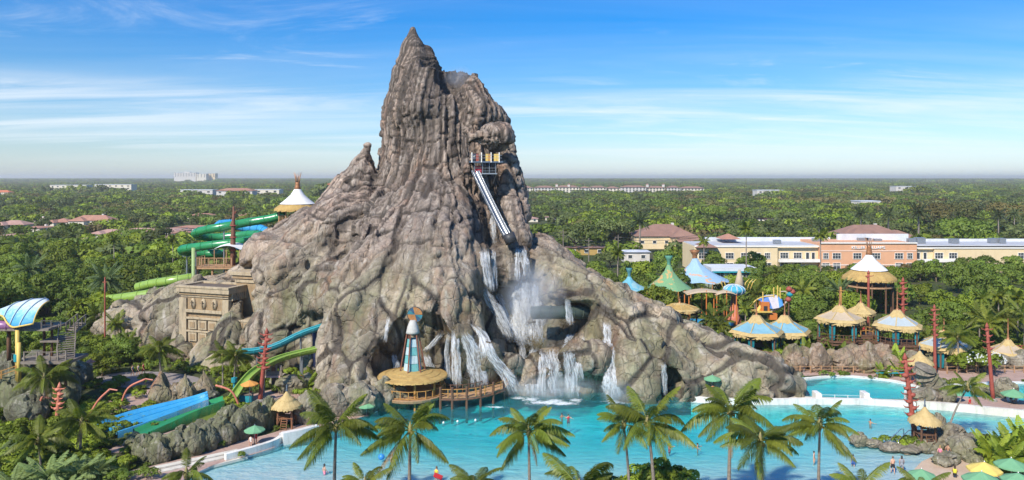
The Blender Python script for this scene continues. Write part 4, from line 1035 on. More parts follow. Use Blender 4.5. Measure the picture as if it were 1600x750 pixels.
def pavilion(px, eave_py, wpx, Y, label, group=None, sides=6, panel=None, cap_h=.30, roof_h=.30, fin=.5, floor_py=None, ground=0., curtains=True, posts=6, rail=True, rz=.3, name='thatched_pavilion', spire=COPPER, skirt=.12, tables=False, postmat=WOOD):
    """open pavilion: ragged thatch eave, smooth roof panels, thatched cap and a turned finial"""
    sc = Y / F; c = Vector(((px - CX) * sc, Y, ground)); r = wpx * sc / 2; ze = CH - (eave_py - HY) * sc - ground; zf = (CH - (floor_py - HY) * sc - ground) if floor_py else .25
    o = empty(name, c, label, 'pavilion', group); g = random.Random(int(px)); a0 = math.pi / sides
    H = r * 2 * roof_h * .72
    pr = [(r * 1.0, 0), (r * .985, .08), (r * (1 - skirt), H * .26)]
    e = MB().lathe(pr, (0, 0, ze), sides, cap=False, rz=rz); shag(e, r * 1.0, ze, int(60 + r * 14), .42, g, sides, rz + a0); e.lathe([(r * .99, -.02), (r * .5, .02)], (0, 0, ze), sides, cap=False, rz=rz)
    e.build('eave_thatch', STRAW, o)
    q = [(r * (1 - skirt) + .03, H * .27), (r * .60, H * .56), (r * .29, H * 1.0)]
    for j in range(sides):                               # each roof face a part, seams between
        a, b = 2 * math.pi * (j + .5) / sides + rz, 2 * math.pi * (j + 1.5) / sides + rz; rows = []
        for rad, z in q:
            p0 = Vector((math.cos(a) * rad, math.sin(a) * rad, ze + z)); p1 = Vector((math.cos(b) * rad, math.sin(b) * rad, ze + z)); rows.append([p0.lerp(p1, .012), p0.lerp(p1, .5) - Vector((0, 0, .03)), p0.lerp(p1, .988)])
        MB().grid(rows).build('roof_panel', panel or BEIGE, o)
        MB().bar((math.cos(a) * q[0][0], math.sin(a) * q[0][0], ze + q[0][1]), (math.cos(a) * q[2][0], math.sin(a) * q[2][0], ze + q[2][1]), .14, .1).build('hip_ridge', STRAW, o)
    k = MB().lathe([(r * .33, H * .93), (r * .32, H * 1.0), (r * .17, H * (1.0 + cap_h * 1.5)), (r * .16, H * (1.06 + cap_h * 1.5)), (r * .05, H * (1.14 + cap_h * 1.5))], (0, 0, ze), sides, rz=rz); shag(k, r * .34, ze + H * .95, 30, .16, g, sides, rz + a0)
    k.build('roof_cap', STRAW, o)
    zt = ze + H * (1.08 + cap_h * 1.5); f = fin
    MB().lathe([(.34, -.1), (.30, .1), (.18, .22), (.22, .34), (.13, .5), (.17, .62), (.10, .8), (.11, f * .7 + .6), (.05, f + .75), (.10, f + .82), (0.0, f + 1.0)], (0, 0, zt), 10).build('finial', spire, o, True)
    pm = MB().tube([(0, 0, 0), (0, 0, ze + H * .2)], .15, 8).mesh('post', postmat)
    for j in range(posts):
        a = 2 * math.pi * (j + .5) / posts + rz; link('post', pm, o, (math.cos(a) * r * .80, math.sin(a) * r * .80, 0))
    ring = [(math.cos(2 * math.pi * (j + .5) / posts + rz) * r * .84, math.sin(2 * math.pi * (j + .5) / posts + rz) * r * .84, zf) for j in range(posts + 1)]
    MB().prism([(x * 1.04, y * 1.04) for x, y, z in ring[:-1]], zf - .25, zf).build('floor_deck', WOOD, o)
    if rail: railing(o, ring, 1.0, .9, WOOD, (1., .5), .09, .08)
    if zf > 1.2:
        for j in range(posts):
            a, b = Vector(ring[j]), Vector(ring[j + 1]); MB().bar(a + Vector((0, 0, -.6)), b + Vector((0, 0, -.6)), .12, .28).build('beam', WOOD, o); MB().bar(a + Vector((0, 0, -zf * .75)), b + Vector((0, 0, -.7)), .10).build('brace', WOOD, o)
    if curtains:
        for j in range(posts):
            a = 2 * math.pi * (j + .5) / posts + rz; p = Vector((math.cos(a) * r * .78, math.sin(a) * r * .78, 0)); cm = MB(); rows = []
            for z in (ze + .1, zf + (ze - zf) * .45, zf + .2):
                rows.append([p + Vector((-math.sin(a) * s * .1 * (1 if z > zf + 1 else .7), math.cos(a) * s * .1, z)) + Vector((math.cos(a), math.sin(a), 0)) * (.08 if s % 2 else -.08) for s in range(-5, 6)])
            cm.grid(rows).build('curtain', TEAL, o)
    return o

def stairs(root, a, b, w, n, mat_=GREYW, rail=True):
    """open flight from a (low) to b (high), both local points at the middle of the tread edge"""
    a, b = Vector(a), Vector(b); d = Vector((b.x - a.x, b.y - a.y, 0)).normalized(); s = Vector((-d.y, d.x, 0)); rz = math.atan2(d.y, d.x)
    for i in range(n):
        p = a.lerp(b, (i + .5) / n); MB().box(p, ((b - a).length / n * 1.05, w, .08), rz).build('step', mat_, root)
    for q in (-1, 1):
        MB().bar(a + s * q * w / 2 - Vector((0, 0, .15)), b + s * q * w / 2 - Vector((0, 0, .15)), .10, .3).build('stringer', mat_, root)
        if rail:
            for k in range(4):
                p = a.lerp(b, k / 3) + s * q * w / 2; MB().box(p + Vector((0, 0, .55)), (.1, .1, 1.1), rz).build('railing_post', mat_, root)
            MB().bar(a + s * q * w / 2 + Vector((0, 0, 1.05)), b + s * q * w / 2 + Vector((0, 0, 1.05)), .09).build('handrail', mat_, root)
# ================================================================ town beyond the park
TILE = mat('terracotta_roof', (.42, .215, .145), (.34, .165, .11), .25, .85, .5, .05, dirt=.25)
TILE2 = mat('pink_tile_roof', (.46, .28, .22), (.38, .225, .175), .25, .85, .5, .05, dirt=.25)
TILE3 = mat('brown_tile_roof', (.30, .17, .125), (.24, .135, .10), .25, .85, .5, .05, dirt=.25)
REDROOF = mat('orange_tile_roof', (.52, .17, .08), (.44, .14, .07), .3, .85, .5, .05)
STUCCO = mat('cream_stucco', (.74, .59, .36), (.68, .53, .31), .3, .85, .2, .02, dirt=.15)
STUCCO2 = mat('pale_cream_stucco', (.72, .66, .53), (.66, .59, .46), .3, .85, .2, .02, dirt=.15)
STUCCOW = mat('white_stucco', (.62, .58, .53), (.56, .52, .46), .3, .85, .2, .02, dirt=.15)
PEACH = mat('orange_stucco', (.68, .37, .21), (.64, .34, .19), .3, .85, .2, .02, dirt=.12)
TRIM = mat('white_trim', (.80, .77, .70), (.72, .69, .62), .5, .7, .1)
ROOFW = mat('white_roof_sheet', (.66, .68, .70), (.52, .54, .57), .15, .8, .1, dirt=.2)
ROOFG = mat('grey_roof_sheet', (.50, .51, .52), (.42, .43, .45), .15, .8, .1, dirt=.2)
PANE = mat('window_glass', (.035, .045, .055), (.06, .07, .08), .4, .12, 0, spec=.8)

def hip_mb(w, d, z0, h, over=.6): return MB().hip(-w / 2, w / 2, -d / 2, d / 2, z0, h, over)
def window_part(root, x, y, z, w, h, frame=TRIM, mull=1):
    """frame, recessed pane and glazing bars in a wall that faces the viewer (-y)"""
    m = MB(); t = .14
    for (cx_, cz, sx, sz) in ((0, h / 2, w + 2 * t, t), (0, -h / 2, w + 2 * t, t), (-w / 2, 0, t, h), (w / 2, 0, t, h)): m.box((x + cx_, y - .06, z + cz), (sx, .16, sz))
    for i in range(mull): m.box((x - w / 2 + w * (i + 1) / (mull + 1), y - .03, z), (.07, .08, h))
    if mull: m.box((x, y - .03, z + h * .08), (w, .08, .07))
    o = m.build('window', frame, root); MB().box((x, y - .005, z), (w, .03, h)).build('pane', PANE, o); return o
def house(px, py, wpx, Y, label, roof=TILE, wall=STUCCO2, group='red roofed houses among the trees', d=11., h=3.2, rh=None, wing=True, chim=False, rz=0., seed=0, cat='house', win=True, ground=0.):
    """py: row of the ridge"""
    g = random.Random(seed + int(px)); sc = Y / F; w = wpx * sc; o = empty('house', ((px - CX) * sc, Y, ground), label, cat, group, rz)
    zr = CH - (py - HY) * sc - ground; rh = rh or min(zr - 2.2, min(w, d) * .28); h = zr - rh
    MB().box((0, 0, h / 2), (w, d, h)).build('wall', wall, o)
    r = hip_mb(w, d, h, rh).build('roof', roof, o)
    if wing and w > 10:
        ww = w * g.uniform(.34, .45); x = g.choice((-1, 1)) * w * .24
        MB().box((x, -d / 2 - 2.0, h * .48), (ww, 5.0, h * .96)).build('wing_wall', wall, o); MB().hip(x - ww / 2, x + ww / 2, -d / 2 - 4.5, 0, h * .97, rh * .78, .6).build('wing_roof', roof, o)
    if chim: MB().box((w * .18, 1.5, h + rh * .9), (1.1, 1.1, 1.8)).build('chimney', STUCCOW, r)
    if win:
        for k in range(max(2, int(w / 5))):
            x = -w / 2 + w * (k + .5) / max(2, int(w / 5)); window_part(o, x, -d / 2, h * .55, 1.5, 1.3, TRIM, 0)
    KEEP.append(((px - CX) * sc, Y - 4, w * .55 + 5)); KEEP.append(((px - CX) * sc * .955, Y * .955, w * .5 + 3)); KEEP.append(((px - CX) * sc * .91, Y * .91, w * .45 + 2)); return o
HS = 'red roofed houses among the trees'
for i, (px, py, w, Y, rf, lb, ch) in enumerate([
    (148, 336, 62, 470, TILE, 'wide terracotta roofed house deep in the trees, nearest the pond', True), (100, 341, 30, 480, TILE, 'small terracotta roofed house just beyond the thicket of fan palms', False),
    (24, 344, 44, 455, TILE2, 'pink tiled house at the very edge of the view among trees', False), (62, 340, 20, 520, TILE, 'tall narrow house with tower like chimney in the trees', True),
    (178, 358, 56, 385, TILE2, 'long pale pink tiled house right behind the leafy thicket', False), (226, 356, 62, 400, TILE2, 'long pink tiled house beside the green spiral slide, nearer one', False),
    (268, 356, 50, 405, TILE2, 'pink tiled house seen just beside the green spiral slide', False), (305, 352, 56, 430, TILE, 'terracotta house half hidden behind the spiral slide', False),
    (136, 371, 26, 335, TILE2, 'small sandy pink roof poking out of the thicket', False), (318, 333, 40, 560, TILE, 'low terracotta roof above the green spiral slide', False),
    (392, 333, 34, 560, TILE, 'low terracotta roof between spiral slide and white topped hut', False), (190, 348, 22, 480, TILE, 'little terracotta roof between two pink roofs', True),
    (252, 329, 14, 640, REDROOF, 'tiny bright orange roof in the far trees', False), (210, 317, 20, 800, REDROOF, 'tiny red roof far off in the woods', False), (5, 297, 26, 1100, REDROOF, 'bright red roof at the far edge of the woods', False),
    (20, 365, 30, 370, TILE2, 'pink roof low in the trees at the edge of view', False),
    (258, 367, 36, 365, TILE2, 'low pink roof at the thicket top near the spiral slide', False), (292, 361, 34, 392, TILE, 'terracotta roof just left of the topmost spiral turn', False), (62, 353, 40, 430, TILE, 'terracotta roof above the blue canopy among trees', True), (116, 351, 34, 440, TILE2, 'pink roof between the chimney house and the long pink house', False),
    (843, 352, 42, 430, TILE2, 'pink roofed house just beside the volcano shoulder', False), (830, 338, 20, 520, TILE2, 'small pink roof behind the one beside the volcano', False),
    (862, 338, 20, 540, TILE2, 'second small pink roof near the volcano shoulder', False), (1021, 338, 30, 560, TILE2, 'small terracotta roof in the woods above the brown roofed hall', False),
    (1098, 346, 24, 540, TILE2, 'small pink roof in the trees beyond the cream offices', False), (1185, 342, 66, 520, TILE2, 'long pale pink roof in the trees behind the cream offices', False),
    (1000, 309, 22, 1000, TILE2, 'tiny pale house in front of the long apartment block', False)]):
    house(px, py, w, Y, lb, rf, chim=ch, seed=i)
def hall(px, py, wpx, Y, label, seed):
    o = house(px, py, wpx, Y, label, TILE3, STUCCO, 'brown roofed halls behind the offices', 18., wing=True, chim=True, seed=seed, rh=4.6, cat='hall')
    w = wpx * Y / F; MB().hip(w * .1, w * .62, -16, 2, 3.6, 3.6, .7).build('side_roof', TILE3, o); MB().box((w * .36, -7, 1.8), (w * .5, 16, 3.6)).build('side_wall', STUCCO, o); return o
hall(1035, 350, 92, 330, 'big brown hipped roof hall beside the cream offices, white chimney', 3)
hall(1352, 351, 100, 340, 'big brown hipped roof hall rising behind the orange office front', 8)
house(915, 384, 60, 300, 'low mustard flat building behind the power poles', TILE3, mat('mustard_wall', (.48, .32, .10)), 'service buildings', 8, wing=False, rh=.5, seed=4, cat='building')
house(992, 390, 40, 275, 'low white roofed shed among trees near the power poles', ROOFW, STUCCOW, 'service buildings', 8, wing=False, rh=.5, seed=5, cat='building')

def offices():
    Y = 243.; sc = Y / F; X = lambda px: (px - CX) * sc; Z = lambda py: CH - (py - HY) * sc; D = 17.
    o = empty('office_building', (X(1355), Y, 0), 'long two storey cream and orange office block with white lettering over its middle', 'office building'); x0 = X(1355)
    def blk(a, b, top, mat_, name='wall', dy=0., d=D, z0=0.): MB().box(((X(a) + X(b)) / 2 - x0, d / 2 + dy, (Z(top) + z0) / 2), (X(b) - X(a), d, Z(top) - z0)).build(name, mat_, o)
    blk(1085, 1215, 385, STUCCO); blk(1215, 1280, 386, STUCCO, dy=1.0); blk(1280, 1431, 380, PEACH, dy=-.6); blk(1431, 1460, 388, STUCCO, dy=.9); blk(1460, 1720, 388, STUCCO, dy=0.)
    blk(1085.5, 1279.6, 383.6, TRIM, 'cornice', -.3, .5, Z(386)); blk(1280, 1431, 378.4, TRIM, 'cornice', -1.0, .5, Z(380.2)); blk(1431.6, 1720, 386.4, TRIM, 'cornice', -.3, .5, Z(388.4))
    blk(1281, 1430, 391.2, TRIM, 'string_course', -.72, .3, Z(391.9)); blk(1281, 1430, 413, TRIM, 'string_course', -.72, .3, Z(414))
    blk(1334, 1450, 370, ROOFW, 'rear_parapet', 12, 1, Z(384)); blk(1120, 1330, 377, ROOFW, 'rear_parapet', 16, 1, Z(386)); blk(1450, 1720, 379.5, ROOFW, 'rear_parapet', 15.5, 1, Z(389))
    MB().box((X(1403) - x0, 8.6, Z(384.3)), (X(1720) - X(1086), 15, .3)).build('flat_roof', ROOFG, o)
    for a, w_, h_, dy in ((1224, 2.2, 1.2, 6), (1290, 2.8, 1.6, 7), (1298, 1.4, 1., 9), (1370, 3, 1.5, 10), (1378, 2, 1.5, 10), (1392, 2.4, 1.3, 9), (1445, 2.6, 1.5, 8), (1458, 3., 1.8, 8), (1513, 2.6, 1.4, 8), (1580, 3., 1.5, 9), (1590, 2, 1.6, 8)):
        MB().box((X(a) - x0, dy, Z(383) + h_ / 2), (w_, 1.8, h_)).build('rooftop_unit', STEEL, o)
    MB().hip(X(1088) - x0, X(1118) - x0, -1.5, 6, Z(386), 1.6, .4).build('corner_roof', TILE3, o); MB().hip(X(1140) - x0, X(1168) - x0, 8, 15, Z(377), 1.6, .4).build('corner_roof', TILE, o)
    for px in (1098, 1119, 1140, 1164, 1182, 1199, 1227, 1248, 1289, 1306, 1338, 1367.5, 1403, 1420, 1467, 1489, 1597, 1618, 1640):
        yy = -.6 if 1280 < px < 1431 else 1. if 1215 < px < 1280 else 0
        window_part(o, X(px) - x0, yy, Z(399.6), 2.6 if px not in (1199, 1289, 1420) else 1.7, 1.9, TRIM, 2)
        if px < 1590: window_part(o, X(px) - x0, yy, Z(416), 2.3, 2.2, TRIM, 1)
    for px in (1263.5, 1272.5, 1437, 1447.5): window_part(o, X(px) - x0, 1.0 if px < 1300 else .9 if px < 1460 else 0, Z(401.5), 1.1, 2.7, TRIM, 0)
    for a, b in ((1216, 1280), (1432, 1495)): MB().box(((X(a) + X(b)) / 2 - x0, -.5, Z(407)), (X(b) - X(a), 1.2, .9)).build('balcony', TRIM, o)
    cu = bpy.data.curves.new('lettering', 'FONT'); cu.body = 'KELLER WILLIAMS'; cu.size = 1.27; cu.extrude = .12; cu.align_x = 'CENTER'; cu.space_character = 1.06
    tmp = bpy.data.objects.new('tmp', cu); COL.objects.link(tmp); dg = bpy.context.evaluated_depsgraph_get(); me = bpy.data.meshes.new_from_object(tmp.evaluated_get(dg)); bpy.data.objects.remove(tmp)
    me.materials.clear(); me.materials.append(mat('sign_white', (.85, .85, .83), (.8, .8, .78), 1, .5, 0))
    link('lettering', me, o, (X(1355) - x0, -.78, Z(388.6)), (R(90), 0, 0))
    for px in range(1080, 1640, 26): KEEP.append((X(px), Y + 12, 20))
    for px in range(1085, 1640, 20): KEEP.append((X(px) * .97, Y - 7, 1.5))
offices()

def apartments():
    Y = 1300.; sc = Y / F; X = lambda px: (px - CX) * sc; Z = lambda py: CH - (py - HY) * sc
    o = empty('apartment_block', (X(955), Y, 0), 'very long pale four storey apartment block with red roofs across the far woods', 'apartment building'); x0 = X(955)
    segs = [(808, 833, 293.5, 0), (835, 866, 293, -6), (868, 905, 292.6, 0), (907, 920, 293.5, -6), (922, 948, 293, 4), (970, 1008, 292.4, -8), (1010, 1040, 293.5, 2), (1042, 1062, 293, -6), (1064, 1100, 294, 0), (948, 970, 294.2, 10)]
    wm = MB().box((0, 0, 0), (2.6, .3, 2.0)).mesh('window', PANE)
    for a, b, t, dy in segs:
        MB().box(((X(a) + X(b)) / 2 - x0, 9 + dy, Z(t) / 2), (X(b) - X(a), 18, Z(t))).build('wall', STUCCO2 if dy >= 0 else STUCCOW, o)
        MB().hip(X(a) - x0, X(b) - x0, dy, 18 + dy, Z(t) + .02, 3.0, 1.2).build('roof', TILE3, o)
        k = int((X(b) - X(a)) / 5.2)
        for fl in range(4):
            for i in range(k):
                link('window', wm, o, (X(a) - x0 + (X(b) - X(a)) * (i + .5) / k, dy - .1, Z(t) - 1.8 - fl * 3.1))
    for px in (870, 889, 1012, 1037): MB().box((X(px) - x0, 4, Z(290.2)), (4, 4, 5)).build('cupola', STUCCOW, o); MB().hip(X(px) - x0 - 2, X(px) - x0 + 2, 2, 6, Z(288.4), 1.6, .5).build('cupola_roof', TILE, o)
    for px in range(808, 1104, 8): KEEP.append((X(px), Y + 8, 20)); KEEP.append((X(px), Y - 22, 9))
apartments()
def block(px0, px1, py, Y, label, wall=STUCCOW, roof=None, d=20, group='pale buildings far off in the woods', rows=2, top=None, cat='building'):
    sc = Y / F; x0, x1 = (px0 - CX) * sc, (px1 - CX) * sc; z = CH - (py - HY) * sc; o = empty('far_building', ((x0 + x1) / 2, Y, 0), label, cat, group); w = x1 - x0
    MB().box((0, d / 2, z / 2), (w, d, z)).build('wall', wall, o)
    if roof: MB().hip(-w / 2, w / 2, 0, d, z + .02, d * .16, 1.).build('roof', roof, o)
    else: MB().box((0, d / 2, z + .3), (w + .8, d + .8, .6)).build('roof', ROOFW, o)
    if top: MB().box((w * .05, d / 2, z + 3), (w * .28, d * .5, 5)).build('plant_room', wall, o)
    k = max(2, int(w / (9 if Y < 2000 else 14))); wm = MB().box((0, 0, 0), (w / k * .3, .4, 1.7 if Y < 2000 else 2.4)).mesh('window', PANE)
    for r_ in range(rows):
        for i in range(k): link('window', wm, o, (-w / 2 + w * (i + .5) / k, -.1, z - 2.2 - r_ * 4))
    KEEP.append(((x0 + x1) / 2, Y + d * .5, w * .5 + 4))
block(272, 306, 270, 4200, 'large white hospital like block on the far horizon, widest one', rows=5, d=40, top=True); block(307, 322, 271.5, 4200, 'beige block adjoining the white one on the horizon', STUCCO2, rows=5, d=40); block(323, 336, 271, 4250, 'grey beige end block of the group on the horizon', STUCCO, rows=5, d=40)
block(282, 332, 297, 1000, 'long low white shop row half hidden in the woods', roof=None); block(338, 394, 298, 980, 'long low white shop row with red roof band', roof=TILE); block(398, 436, 296.5, 1050, 'low cream shop row nearest the white topped hut', STUCCO2)
block(503, 527, 290, 900, 'white three storey building with red roof touching the volcano outline', roof=REDROOF, rows=3); block(148, 205, 288.5, 1300, 'pale flat row of buildings in the far woods', STUCCO2); block(78, 135, 289.5, 1350, 'pale scattered row of buildings at the far edge', STUCCO2)
block(1183, 1225, 297.5, 1050, 'long low white roof on the far woods', rows=1); block(1400, 1432, 291.5, 1200, 'small cluster of white walls in the far woods', rows=1); block(1345, 1376, 315, 700, 'low pale wall glimpsed between oaks', STUCCO2, rows=1)
# power poles with their wires
def power_pole(px, top, base_Y, label, h_arm=True):
    b = Vector(((px - CX) / F * base_Y, base_Y, 0)); t = CH - (top - HY) / F * base_Y; o = empty('power_pole', b, label, 'power pole', 'power poles along the street')
    MB().tube([(0, 0, -.2), (0, 0, t)], [.20, .12], 8).build('pole', GREYW, o)
    if h_arm: MB().box((0, 0, t - .8), (2.4, .14, .14)).build('crossarm', GREYW, o); MB().box((0, 0, t - 2.), (1.6, .14, .14)).build('crossarm', GREYW, o)
    return b + Vector((0, 0, t))
pp = [power_pole(880, 359, 262, 'pale power pole nearest the volcano shoulder'), power_pole(920, 372, 255, 'shorter brown power pole between two taller ones'), power_pole(966, 367, 268, 'power pole farthest from the volcano')]
pp = [Vector((-14, 268, 13)) , *pp, Vector((74, 272, 11.5))]
for k in range(5):
    wv = MB()
    for a, b in zip(pp[:-1], pp[1:]):
        q = [a.lerp(b, i / 10) + Vector((0, 0, -.8 - (k % 3) * .9 - 1.1 * 4 * (i / 10) * (1 - i / 10))) + Vector((0, (k - 2) * .5, 0)) for i in range(11)]; wv.tube(q, .035, 4)
    tag(wv.build('power_line', DARK), 'dark wire strung between the power poles', 'power line', 'wires on the power poles')
# ================================================================ on and beside the volcano
NOPLANT = []
def paved(name, pts, mat_, z=.02, sm=4):
    o = sheet(name, pts, z, mat_, sm); q = [(p.x, p.y) for p in pts_px(pts)]; NOPLANT.append(smooth_poly(q, 3)); return o
paved('footpath', [(150, 590), (190, 582), (250, 581), (310, 590), (300, 602), (235, 606), (170, 603)], GREYP)
paved('pink_path', [(20, 668), (70, 655), (130, 640), (190, 618), (250, 606), (262, 616), (225, 634), (140, 655), (80, 672), (40, 690)], PINK, .04)
paved('plaza', [(165, 706), (225, 680), (300, 640), (380, 620), (440, 606), (480, 612), (505, 640), (470, 655), (380, 668), (250, 700)], PINK, .03)
paved('pool_deck', [(120, 770), (180, 742), (262, 722), (335, 703), (372, 690), (420, 678), (450, 668), (500, 652), (548, 634), (588, 628), (592, 641), (540, 660), (500, 680), (440, 693), (428, 699), (398, 709), (330, 728), (225, 775)], PINK, .06)
paved('side_path', [(470, 600), (500, 592), (560, 590), (575, 600), (520, 612), (480, 614)], PINK, .05)
tag(ribbon_wall('pool_edge_wall', pts_px([(352, 720), (398, 707.5), (428, 697.5), (439, 690), (440, 686)]), -2.5, .75, .5, WHITE), 'smooth white curved wall at the left edge of the pool', 'wall')
tag(ribbon_wall('planter_wall', pts_px([(441, 692), (470, 686), (496, 679)], 0), -.4, 1.15, .7, WHITE), 'square ended white block wall beside the thatched lifeguard stand', 'wall')
for i, (a, b) in enumerate((((262, 745), (385, 714)), ((250, 738), (380, 709)), ((240, 733), (372, 705)))):
    m = MB(); m.bar(G(*a, -.1 + .12 * i), G(*b, -.1 + .12 * i), .75, .3); tag(m.build('pool_step', CREAMW), ('lowest', 'middle', 'topmost')[i] + ' of the long pale steps leading into the pool', 'step', 'steps into the pool')
# ---- flumes
tube_slide('teal_slide', [(360, 553, 112), (378, 547.5, 112.5), (402, 545, 113), (432, 537, 113.5), (470, 519, 114.5), (510, 506, 115.5), (560, 498, 117), (590, 490, 118.5), (612, 478, 121), (640, 466, 124)], .78, TEALP, 'long teal open flume curving down from the hollow in the rock', rings=16, open_top=True, sup=[(4, 0), (2, 0), (6, 0)])
tube_slide('lime_slide', [(360, 626, 101), (375, 603, 102.5), (392, 583, 104), (412, 569, 106), (440, 556.5, 108), (472, 548, 109.5), (505, 541, 110.5), (540, 535, 112)], .72, LIME, 'lime green open flume bending down to the thatched plaza below the teal one', rings=14, open_top=True, sup=[(3, 0), (5, 0)])
tube_slide('lime_tube', [(150, 470, 152), (180, 467, 151), (225, 461, 150), (270, 453, 150), (300, 447, 152)], .95, LIME, 'lime green enclosed tube emerging from the trees, lower of two', rings=8)
tube_slide('lime_tube', [(215, 449, 156), (240, 443, 155), (268, 439, 154), (300, 434, 155)], .95, LIME, 'lime green enclosed tube, upper shorter one above the rock slope', rings=6)
tube_slide('green_spiral_slide', [(445, 335, 150), (425, 341, 150), (390, 347, 150), (350, 354, 148.5), (322, 359, 149), (306, 364, 151.5), (312, 369, 155), (335, 371, 157.5), (365, 369, 158), (392, 366, 157), (408, 367, 154), (400, 373, 151), (375, 378, 149), (340, 382, 148.5), (306, 386, 149.5), (284, 390, 152), (292, 394, 155.5), (320, 396, 157), (350, 396, 157)], .82, GREEN, 'bright green enclosed tube winding in a spiral above the trees', rings=26, sup=[(3, 0), (9, 0), (14, 0), (16, 0)])
tube_slide('blue_tube_slide', [(338, 357, 160), (345, 351, 161), (362, 350, 162), (385, 356, 162), (408, 358, 161), (418, 366, 159), (412, 374, 158), (395, 381, 157), (375, 384, 156), (362, 379, 158)], .92, BLUE, 'dark blue enclosed tube looping behind the green spiral slide', rings=14, sup=[(4, 0)])
tube_slide('tunnel_tube', [(832, 489, 113), (850, 488, 112.4), (872, 488, 112.2), (893, 488, 112.6), (918, 488, 114.5)], .95, mat('grey_green_tube', (.085, .12, .095), (.06, .08, .065), 1., .5, dirt=.4), 'grey green tube crossing the rock hollow behind the falls', rings=6)
m = MB(); p = P(497, 512, 117); m.tube([(p.x, p.y, 0), (p.x, p.y, p.z)], .85, 14); tag(m.build('concrete_column', NAVY, None, True), 'dark navy round column under the teal flume', 'column')
m = MB(); p = P(239, 418, 150)
# ---- plunge slide and its launch balcony
BY = 124.6
def balcony():
    c = P(760, 252, BY); o = empty('launch_balcony', c, 'railed steel balcony with yellow panels in the opening high on the volcano', 'balcony'); w = 4.6
    MB().box((0, 1.0, -.12), (w + .8, 4.4, .24)).build('deck', mat('deck_blue', (.10, .14, .20), (.07, .10, .14)), o)
    MB().box((-.2, 1.0, -2.0), (w - .7, 3.4, .2)).build('lower_deck', STEEL, o)
    for x in (-2.3, -.75, .8, 2.1): MB().box((x, -1.2, .6), (.16, .16, 1.6)).build('post', TRIM, o)
    for z in (.95, .5): MB().box((0, -1.25, z), (w + .5, .06, .06)).build('rail', STEEL, o)
    for i, (x, mt) in enumerate(((-1.5, RED), (.05, YELLOW), (.5, GOLDW), (1.4, YELLOW), (1.85, YELLOW))): MB().box((x, .6 + .2 * (i % 2), .62), (.42, .16, 1.2)).build('panel', mt, o)
    MB().lathe([(.5, 0), (.55, .3), (.5, 1.3)], (-1.9, 1.2, 0), 14).build('launch_capsule', mat('smoked_glass', (.05, .06, .07), (.03, .03, .04), 1, .15), o, True)
    for x in (-1.9, -.6, .5, 1.5): MB().box((x, -.6, -1.05), (.09, .09, 2.0)).build('strut', STEEL, o)
    for z in (-1.1, -1.55): MB().box((-.2, -.62, z), (w - .9, .05, .05)).build('lower_rail', STEEL, o)
    MB().box((-1.3, .1, -1.3), (1.0, .5, 1.0)).build('red_mat_stack', mat('red_mat', (.5, .02, .04), (.4, .015, .03)), o)
    MB().bar((-2.2, -.3, -2.1), (-1.0, 3., -3.6), .14).build('brace', STEEL, o); MB().bar((1.6, -.3, -2.1), (1.0, 3., -3.6), .14).build('brace', STEEL, o)
balcony()
tube_slide('plunge_slide', [(743, 266, 123.2), (752, 285, 122.2), (768, 318, 120.6), (784, 350, 119.0), (796, 372, 117.8)], .74, mat('grey_chute', (.22, .25, .28), (.15, .17, .20), .8, .2, .05, spec=.7, dirt=.15), 'steep grey chute dropping from the balcony to the upper pool ledge', rings=4, n=5, open_top=True)
m = MB(); q = P(797, 374, 117.6); m.tube([q + Vector((-.3, 0, .8)), q + Vector((.25, -.3, -.5))], .95, 14); tag(m.build('chute_collar', DARK, None, True), 'dark round mouth at the foot of the steep grey chute', 'slide mouth')

